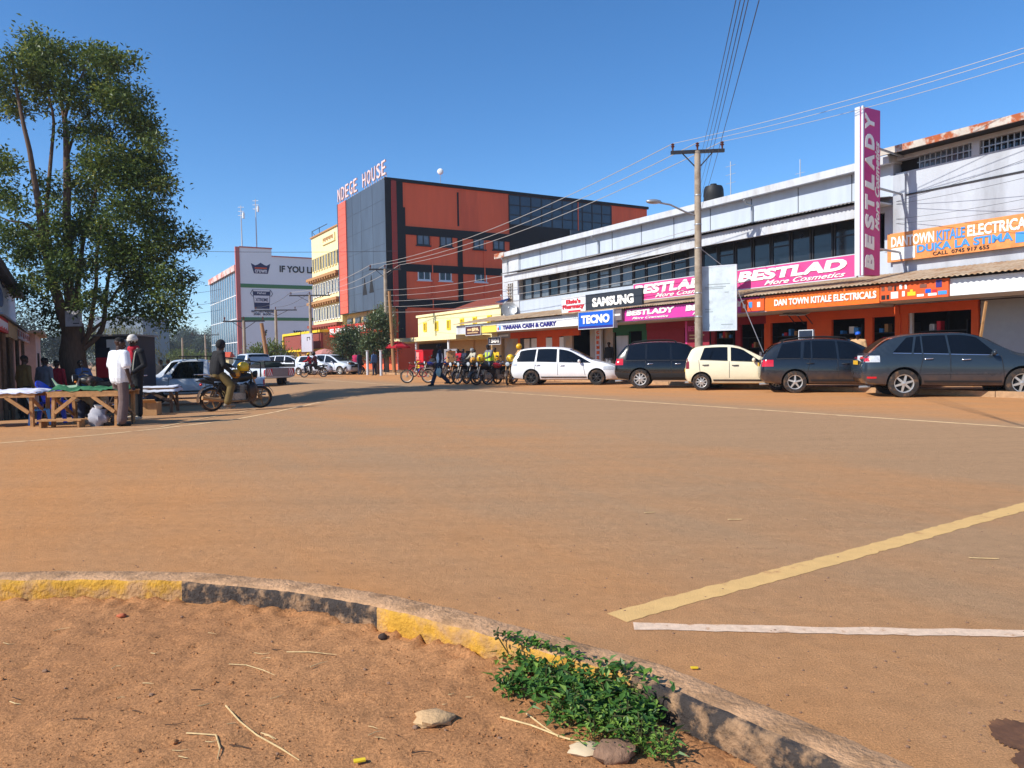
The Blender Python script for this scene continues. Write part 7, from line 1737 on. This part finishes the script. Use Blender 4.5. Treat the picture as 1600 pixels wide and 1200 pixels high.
for px, lb_ in ((574.5, 'white painted post left of the person in the blue coat'), (595.5, 'white painted post right of the person in the blue coat')):
    b = W(onV(px, 575, 18.8)[0], 18.8, 0); t = thing('painted_post', lb_, 'post', b); g = MB(b); g.tube([b, b+Z1*1.75], [.1, .09], 10); g.build('post_shaft', M_dirtywhite, t, smooth=50); g = MB(b); g.lathe([(.125, 0), (.15, .01), (.15, .03), (0, .04)], b+Z1*1.75, (0, 0, 1), 10); g.build('post_cap', M_white, t)
# blank sign on the cream block pole, low yellow shop, red roofed hut
s = board('billboard', 'blank grey billboard on the pole before the cream block', 471, 487, 528, 553, 20.7, mk('blank_grey_board', rgb(200, 196, 208, .8), .6, var=.05), zz=(2.0, 3.75), t=.12)
bars_on(s, [(.55, .85, .78, .82), (.55, .6, .6, .82), (.8, .85, .65, .82)], M_black)
bY = thing('shop_building', 'low yellow and brown cornered shop in front of the white gabled block', 'building', W(98, 23, 0)); o = bY.location
ua, ub_ = onV(472, 545, 22.0)[0], onV(448, 545, 22.0)[0]
g = MB(o); g.ub(ua-8, ub_, 22.0, 30, 0, 3.9, 0); g.build('wall', M_brown, bY)
g = MB(o); g.ub(ua-8.2, ub_+.3, 21.6, 30, 3.9, 4.15, 0); g.ub(ua-8.2, ub_+.3, 21.6, 22, 2.05, 2.25, 0); g.ub(ub_, ub_+.3, 21.6, 22, 2.25, 3.9, 0); g.build('yellow_trim', M_yel, bY)
g = MB(o); g.ub(ua-8, ub_-.1, 21.75, 21.98, 2.3, 3.85); g.build('fascia_panel', M_redbr, bY)
for k in range(3): g = MB(o); g.ub(ub_-1-k*4.5, ub_-.5-k*4.5, 21.9, 22.2, 0, 2.05); g.build('pillar', M_yel, bY)
h = at(347, 556, 115); t = thing('hut', 'small hut with a red roof at the foot of the glass fronted block', 'hut', Vector((h.x, h.y, -.4))); g = MB(t.location); g.box(h.x-1.0, h.x+1.0, h.y, h.y+2, -.4, 1.7); g.build('wall', M_cream, t)
g = MB(t.location); g.hexa([(h.x-1.3, h.y-.3, 1.7), (h.x+1.3, h.y-.3, 1.7), (h.x+1.3, h.y+2.3, 1.7), (h.x-1.3, h.y+2.3, 1.7), (h.x-1.1, h.y+.8, 2.5), (h.x+1.1, h.y+.8, 2.5), (h.x+1.1, h.y+1.2, 2.5), (h.x-1.1, h.y+1.2, 2.5)]); g.build('roof', mk('orange_red_tiles', rgb(206, 84, 54, .85), .8, var=.15), t)
# goods in the shop fronts
def shelf(label, pxl, pxr, v=26.3, seed=0, z1=2.2):
    v = 25.42
    a, b = onV(pxr, 520, v)[0], onV(pxl, 520, v)[0]; r_ = random.Random(seed); t = thing('display_shelf', label, 'shelf', W((a+b)/2, v, .13))
    g = MB(t.location)
    for z in (.5, .95, 1.4, 1.85): g.ub(a, b, v, v+.4, z, z+.03)
    g.ub(a-.03, a, v, v+.4, .13, z1); g.ub(b, b+.03, v, v+.4, .13, z1); g.build('shelf_frame', M_frame, t)
    for k, m in enumerate((M_white, M_skyl, M_dirtywhite, M_card, M_redl)):
        u = a+.05+.11*k
        while u < b-.2:
            g = MB(t.location); z = r_.choice((.53, .98, 1.43, 1.88)); g.ub(u, u+r_.uniform(.08, .2), v+.05, v+.3, z, z+r_.uniform(.1, .32)); g.build('carton', m, t); u += r_.uniform(.3, .55)
shelf('stocked shelf inside the shop right of the upright pale sign', 941, 957, 26.5, 1); shelf('stocked shelf inside the maroon fronted shop, left opening', 1074, 1106, 26.0, 2); shelf('stocked shelf inside the maroon fronted shop, right opening', 1120, 1145, 26.0, 3); shelf('stocked shelf deep in the doorway just right of the maroon pillar', 1160, 1190, 26.0, 4); shelf('stocked shelf in the orange shop opening behind the dark estate car', 1206, 1256, 25.9, 5); shelf('stocked shelf in the middle opening of the orange shop', 1302, 1346, 25.9, 6); shelf('stocked shelf in the widest opening of the orange shop', 1428, 1510, 26.2, 7); shelf('stocked shelf in the narrow orange shop opening', 1366, 1402, 25.9, 8)
for i, px in enumerate((1232, 1246, 1259)):
    u, z = onV(px, 492, 24.6); t = thing('flood_lamp', 'slim floodlight fitting hung on the orange shop front' , 'lamp', W(u, 24.6, z), group='floodlights on the orange shop front'); p = t.location
    g = MB(p); g.tube([W(u, 25.0, z-.35), W(u, 24.7, z-.1), W(u, 24.55, z)], .02, 6); g.build('arm', M_frame, t); g = MB(p); g.hexa([W(u+.2, 24.3, z-.03), W(u-.2, 24.3, z-.03), W(u-.2, 24.6, z+.06), W(u+.2, 24.6, z+.06), W(u+.2, 24.3, z), W(u-.2, 24.3, z), W(u-.2, 24.6, z+.09), W(u+.2, 24.6, z+.09)]); g.build('lamp_head', M_lampw, t)
u0, u1 = onV(1249, 522, 22.9)[0], onV(1270, 522, 22.9)[0]; z0, z1 = onV(1249, 535, 22.9)[1], onV(1249, 517, 22.9)[1]
t = thing('solar_panel', 'small framed solar panel propped up behind the dark estate car', 'solar panel', W((u0+u1)/2, 22.9, .13)); p = t.location
g = MB(p); g.ub(u1, u0, 22.9, 22.93, z0-.25, z1); g.build('cell_sheet', mk('blue_black_cells', rgb(30, 36, 56), .15, spec=.7), t)
g = MB(p); g.ub(u1-.02, u0+.02, 22.88, 22.95, z1, z1+.03); g.ub(u1-.03, u1, 22.88, 22.95, z0-.25, z1); g.ub(u0, u0+.03, 22.88, 22.95, z0-.25, z1); g.ub(u1, u0, 22.89, 22.899, (z0+z1)/2-.1, (z0+z1)/2-.085); g.build('panel_frame', M_edge, t)
g = MB(p); g.tube([W(u0, 22.95, z1), W(u0-.1, 23.5, .13)], .02, 5); g.tube([W(u1, 22.95, z1), W(u1+.1, 23.5, .13)], .02, 5); g.build('prop_leg', M_steel, t)
a = W(onV(1541, 470, 22.6)[0], 22.6, onV(1541, 470, 22.6)[1]); c = W(onV(1521, 512, 22.6)[0], 22.6, .13)
t = thing('timber_prop', 'slanting timber prop in front of the widest orange shop opening', 'prop', c); g = MB(c); g.tube([c, a], .04, 4); g.build('pole', M_wood2, t)
# ---------------------------------------------------------------- litter on the verge and the road
rl = random.Random(17)
M_straw = mk('dry_straw', rgb(214, 184, 132, .85), .8, var=.2, vscale=30)
M_twig = mk('dark_twig', rgb(84, 62, 46, .8), .9, var=.2)
def straw(label, pts, r, mat, group, name='straw'):
    P_ = []
    for px, py in pts: p = G(px, py); p.z = max(verge_z(p.x, p.y), 0)+.006; P_.append(p)
    g = MB(P_[0]); g.tube(P_, [r]+[r*.9]*(len(P_)-2)+[r*.4], 5); return g.build(name, mat, label=label, cat='straw', group=group)
straw('long pale straw lying on the soil left of the green weed', [(782, 1126), (830, 1140), (880, 1160), (931, 1178)], .004, M_straw, None)
straw('shorter pale straw crossing the long one left of the green weed', [(822, 1122), (850, 1143), (872, 1158), (920, 1172)], .003, M_straw, None)
straw('long curved straw with a green feathered end in the middle of the verge', [(353, 1113), (375, 1136), (402, 1158), (440, 1178), (468, 1196)], .003, M_straw, None)
straw('bent dark rimmed straw near the bottom edge', [(292, 1158), (315, 1160), (338, 1162), (344, 1180), (340, 1197)], .003, M_straw, None)
straw('pale straw lying flat below the black kerb stone', [(448, 1025), (485, 1026), (526, 1027)], .0028, M_straw, None)
straw('thin wavy straw in the middle of the verge', [(358, 1043), (385, 1044), (412, 1053), (430, 1062)], .0022, M_straw, None)
for i in range(38):
    px, py = rl.uniform(0, 760), rl.uniform(985, 1195)
    if py < 960+max(0, px-300)*.12: continue
    a = rl.uniform(-.6, .6); l_ = rl.uniform(8, 32)
    straw('short bit of dry straw scattered on the bare soil', [(px, py), (px+math.cos(a)*l_*.5, py+math.sin(a)*l_*.4+rl.uniform(-2, 2)), (px+math.cos(a)*l_, py+math.sin(a)*l_*.7)], rl.uniform(.0012, .0022), M_straw if rl.random() < .7 else M_twig, 'straw bits scattered on the verge')
M_stone = mk('verge_stone', rgb(150, 116, 92, .8), .9, var=.2, vscale=20, bump=.5, bscale=60)
def stone(label, px, py, r, mat=M_stone, group=None, fl=.6):
    p = G(px, py); p.z = max(verge_z(p.x, p.y), 0) if kerb_dist(p) < 0 else 0
    g = MB(p); g.ell(p+Z1*r*fl*.5, (r, r*.8, r*fl), 12, jit=.5); return g.build('stone', mat, smooth=50, label=label, cat='stone', group=group)
stone('dark round stone at the foot of the yellow kerb', 598, 1001, .022, mk('dark_stone', rgb(62, 46, 38), .8)); stone('flat pale stone lying alone left of the weed', 678, 1132, .075, mk('pale_flat_stone', rgb(206, 168, 122, .85), .9, bump=.5, bscale=40), None, .25); stone('brown half buried stone below the weed', 960, 1188, .07, M_stone, None, .4); stone('pale chip of stone below the weed', 912, 1181, .05, mk('pale_chip', rgb(220, 196, 160, .85), .8), None, .25); stone('orange brick chip near the yellow kerb', 190, 966, .02, mk('brick_chip', rgb(206, 110, 70, .85), .8), None, .5)
for i in range(34):
    px, py = rl.uniform(0, 900), rl.uniform(960, 1195)
    p = G(px, py)
    if kerb_dist(p) > -.04: continue
    stone('small brown clod of soil on the verge', px, py, rl.uniform(.004, .012), M_stone if rl.random() < .5 else M_soil, 'small clods scattered on the verge', .7)
g = MB()
for i in range(2600):
    px, py = rl.uniform(-60, 1250), rl.uniform(945, 1230); p = G(px, py)
    if kerb_dist(p) > -.015: continue
    p.z = max(verge_z(p.x, p.y), -.01); r_ = rl.uniform(.0015, .005); g.ell(p+Z1*r_*.3, (r_, r_*.8, r_*.7), 5)
g.build('soil_crumbs', M_soil, kind='stuff', label='loose crumbs of red soil all over the verge', cat='soil')
g = MB()
for i in range(500):
    px, py = rl.uniform(0, 1600), rl.uniform(680, 1195); p = G(px, py)
    if kerb_dist(p) < .25: continue
    r_ = rl.uniform(.003, .008); g.ell(p+Z1*r_*.3, (r_, r_*.8, r_*.6), 5)
g.build('road_grit', M_stone, kind='stuff', label='small grit scattered over the road', cat='grit')
def scrap(label, px, py, l, w, mat, ang=0.0):
    p = G(px, py); d = Vector((math.cos(ang), math.sin(ang), 0)); s_ = Vector((-d.y, d.x, 0)); z = .006 if kerb_dist(p) > 0 else max(verge_z(p.x, p.y), 0)+.01
    g = MB(p); p = p+Z1*z; g.hexa([p-d*l-s_*w, p+d*l-s_*w, p+d*l+s_*w, p-d*l+s_*w, p-d*l-s_*w+Z1*.004, p+d*l-s_*w+Z1*.006, p+d*l+s_*w+Z1*.003, p-d*l+s_*w+Z1*.004]); return g.build('litter', mat, label=label, cat='litter')
scrap('small yellow scrap on the road beside the kerb', 1085, 1046, .014, .008, M_yel); scrap('yellow scrap at the bottom edge of the verge', 562, 1196, .018, .01, M_yel, .3); scrap('pale stick lying on the road above the corner of the lines', 1537, 874, .08, .004, M_straw, -.2); scrap('pale scrap on the middle of the road', 1148, 813, .05, .006, M_straw, 0); scrap('pale scrap on the road far left of the yellow line', 1015, 802, .04, .006, M_straw, .1)
# ---------------------------------------------------------------- thin air that lets the far wood and blocks fade
M_haze = bpy.data.materials.new('haze_air'); M_haze.use_nodes = True
hn_ = M_haze.node_tree.nodes; hn_.remove(hn_['Principled BSDF'])
pv_ = hn_.new('ShaderNodeVolumePrincipled'); pv_.inputs['Density'].default_value = .00042; pv_.inputs['Color'].default_value = (.82, .9, 1.0, 1); pv_.inputs['Anisotropy'].default_value = .2
M_haze.node_tree.links.new(pv_.outputs[0], hn_['Material Output'].inputs['Volume'])
g = MB(); g.box(-600, 400, -80, 560, -1.6, 33); g.build('haze', M_haze, kind='stuff', label='thin pale haze in the air over the street', cat='haze')
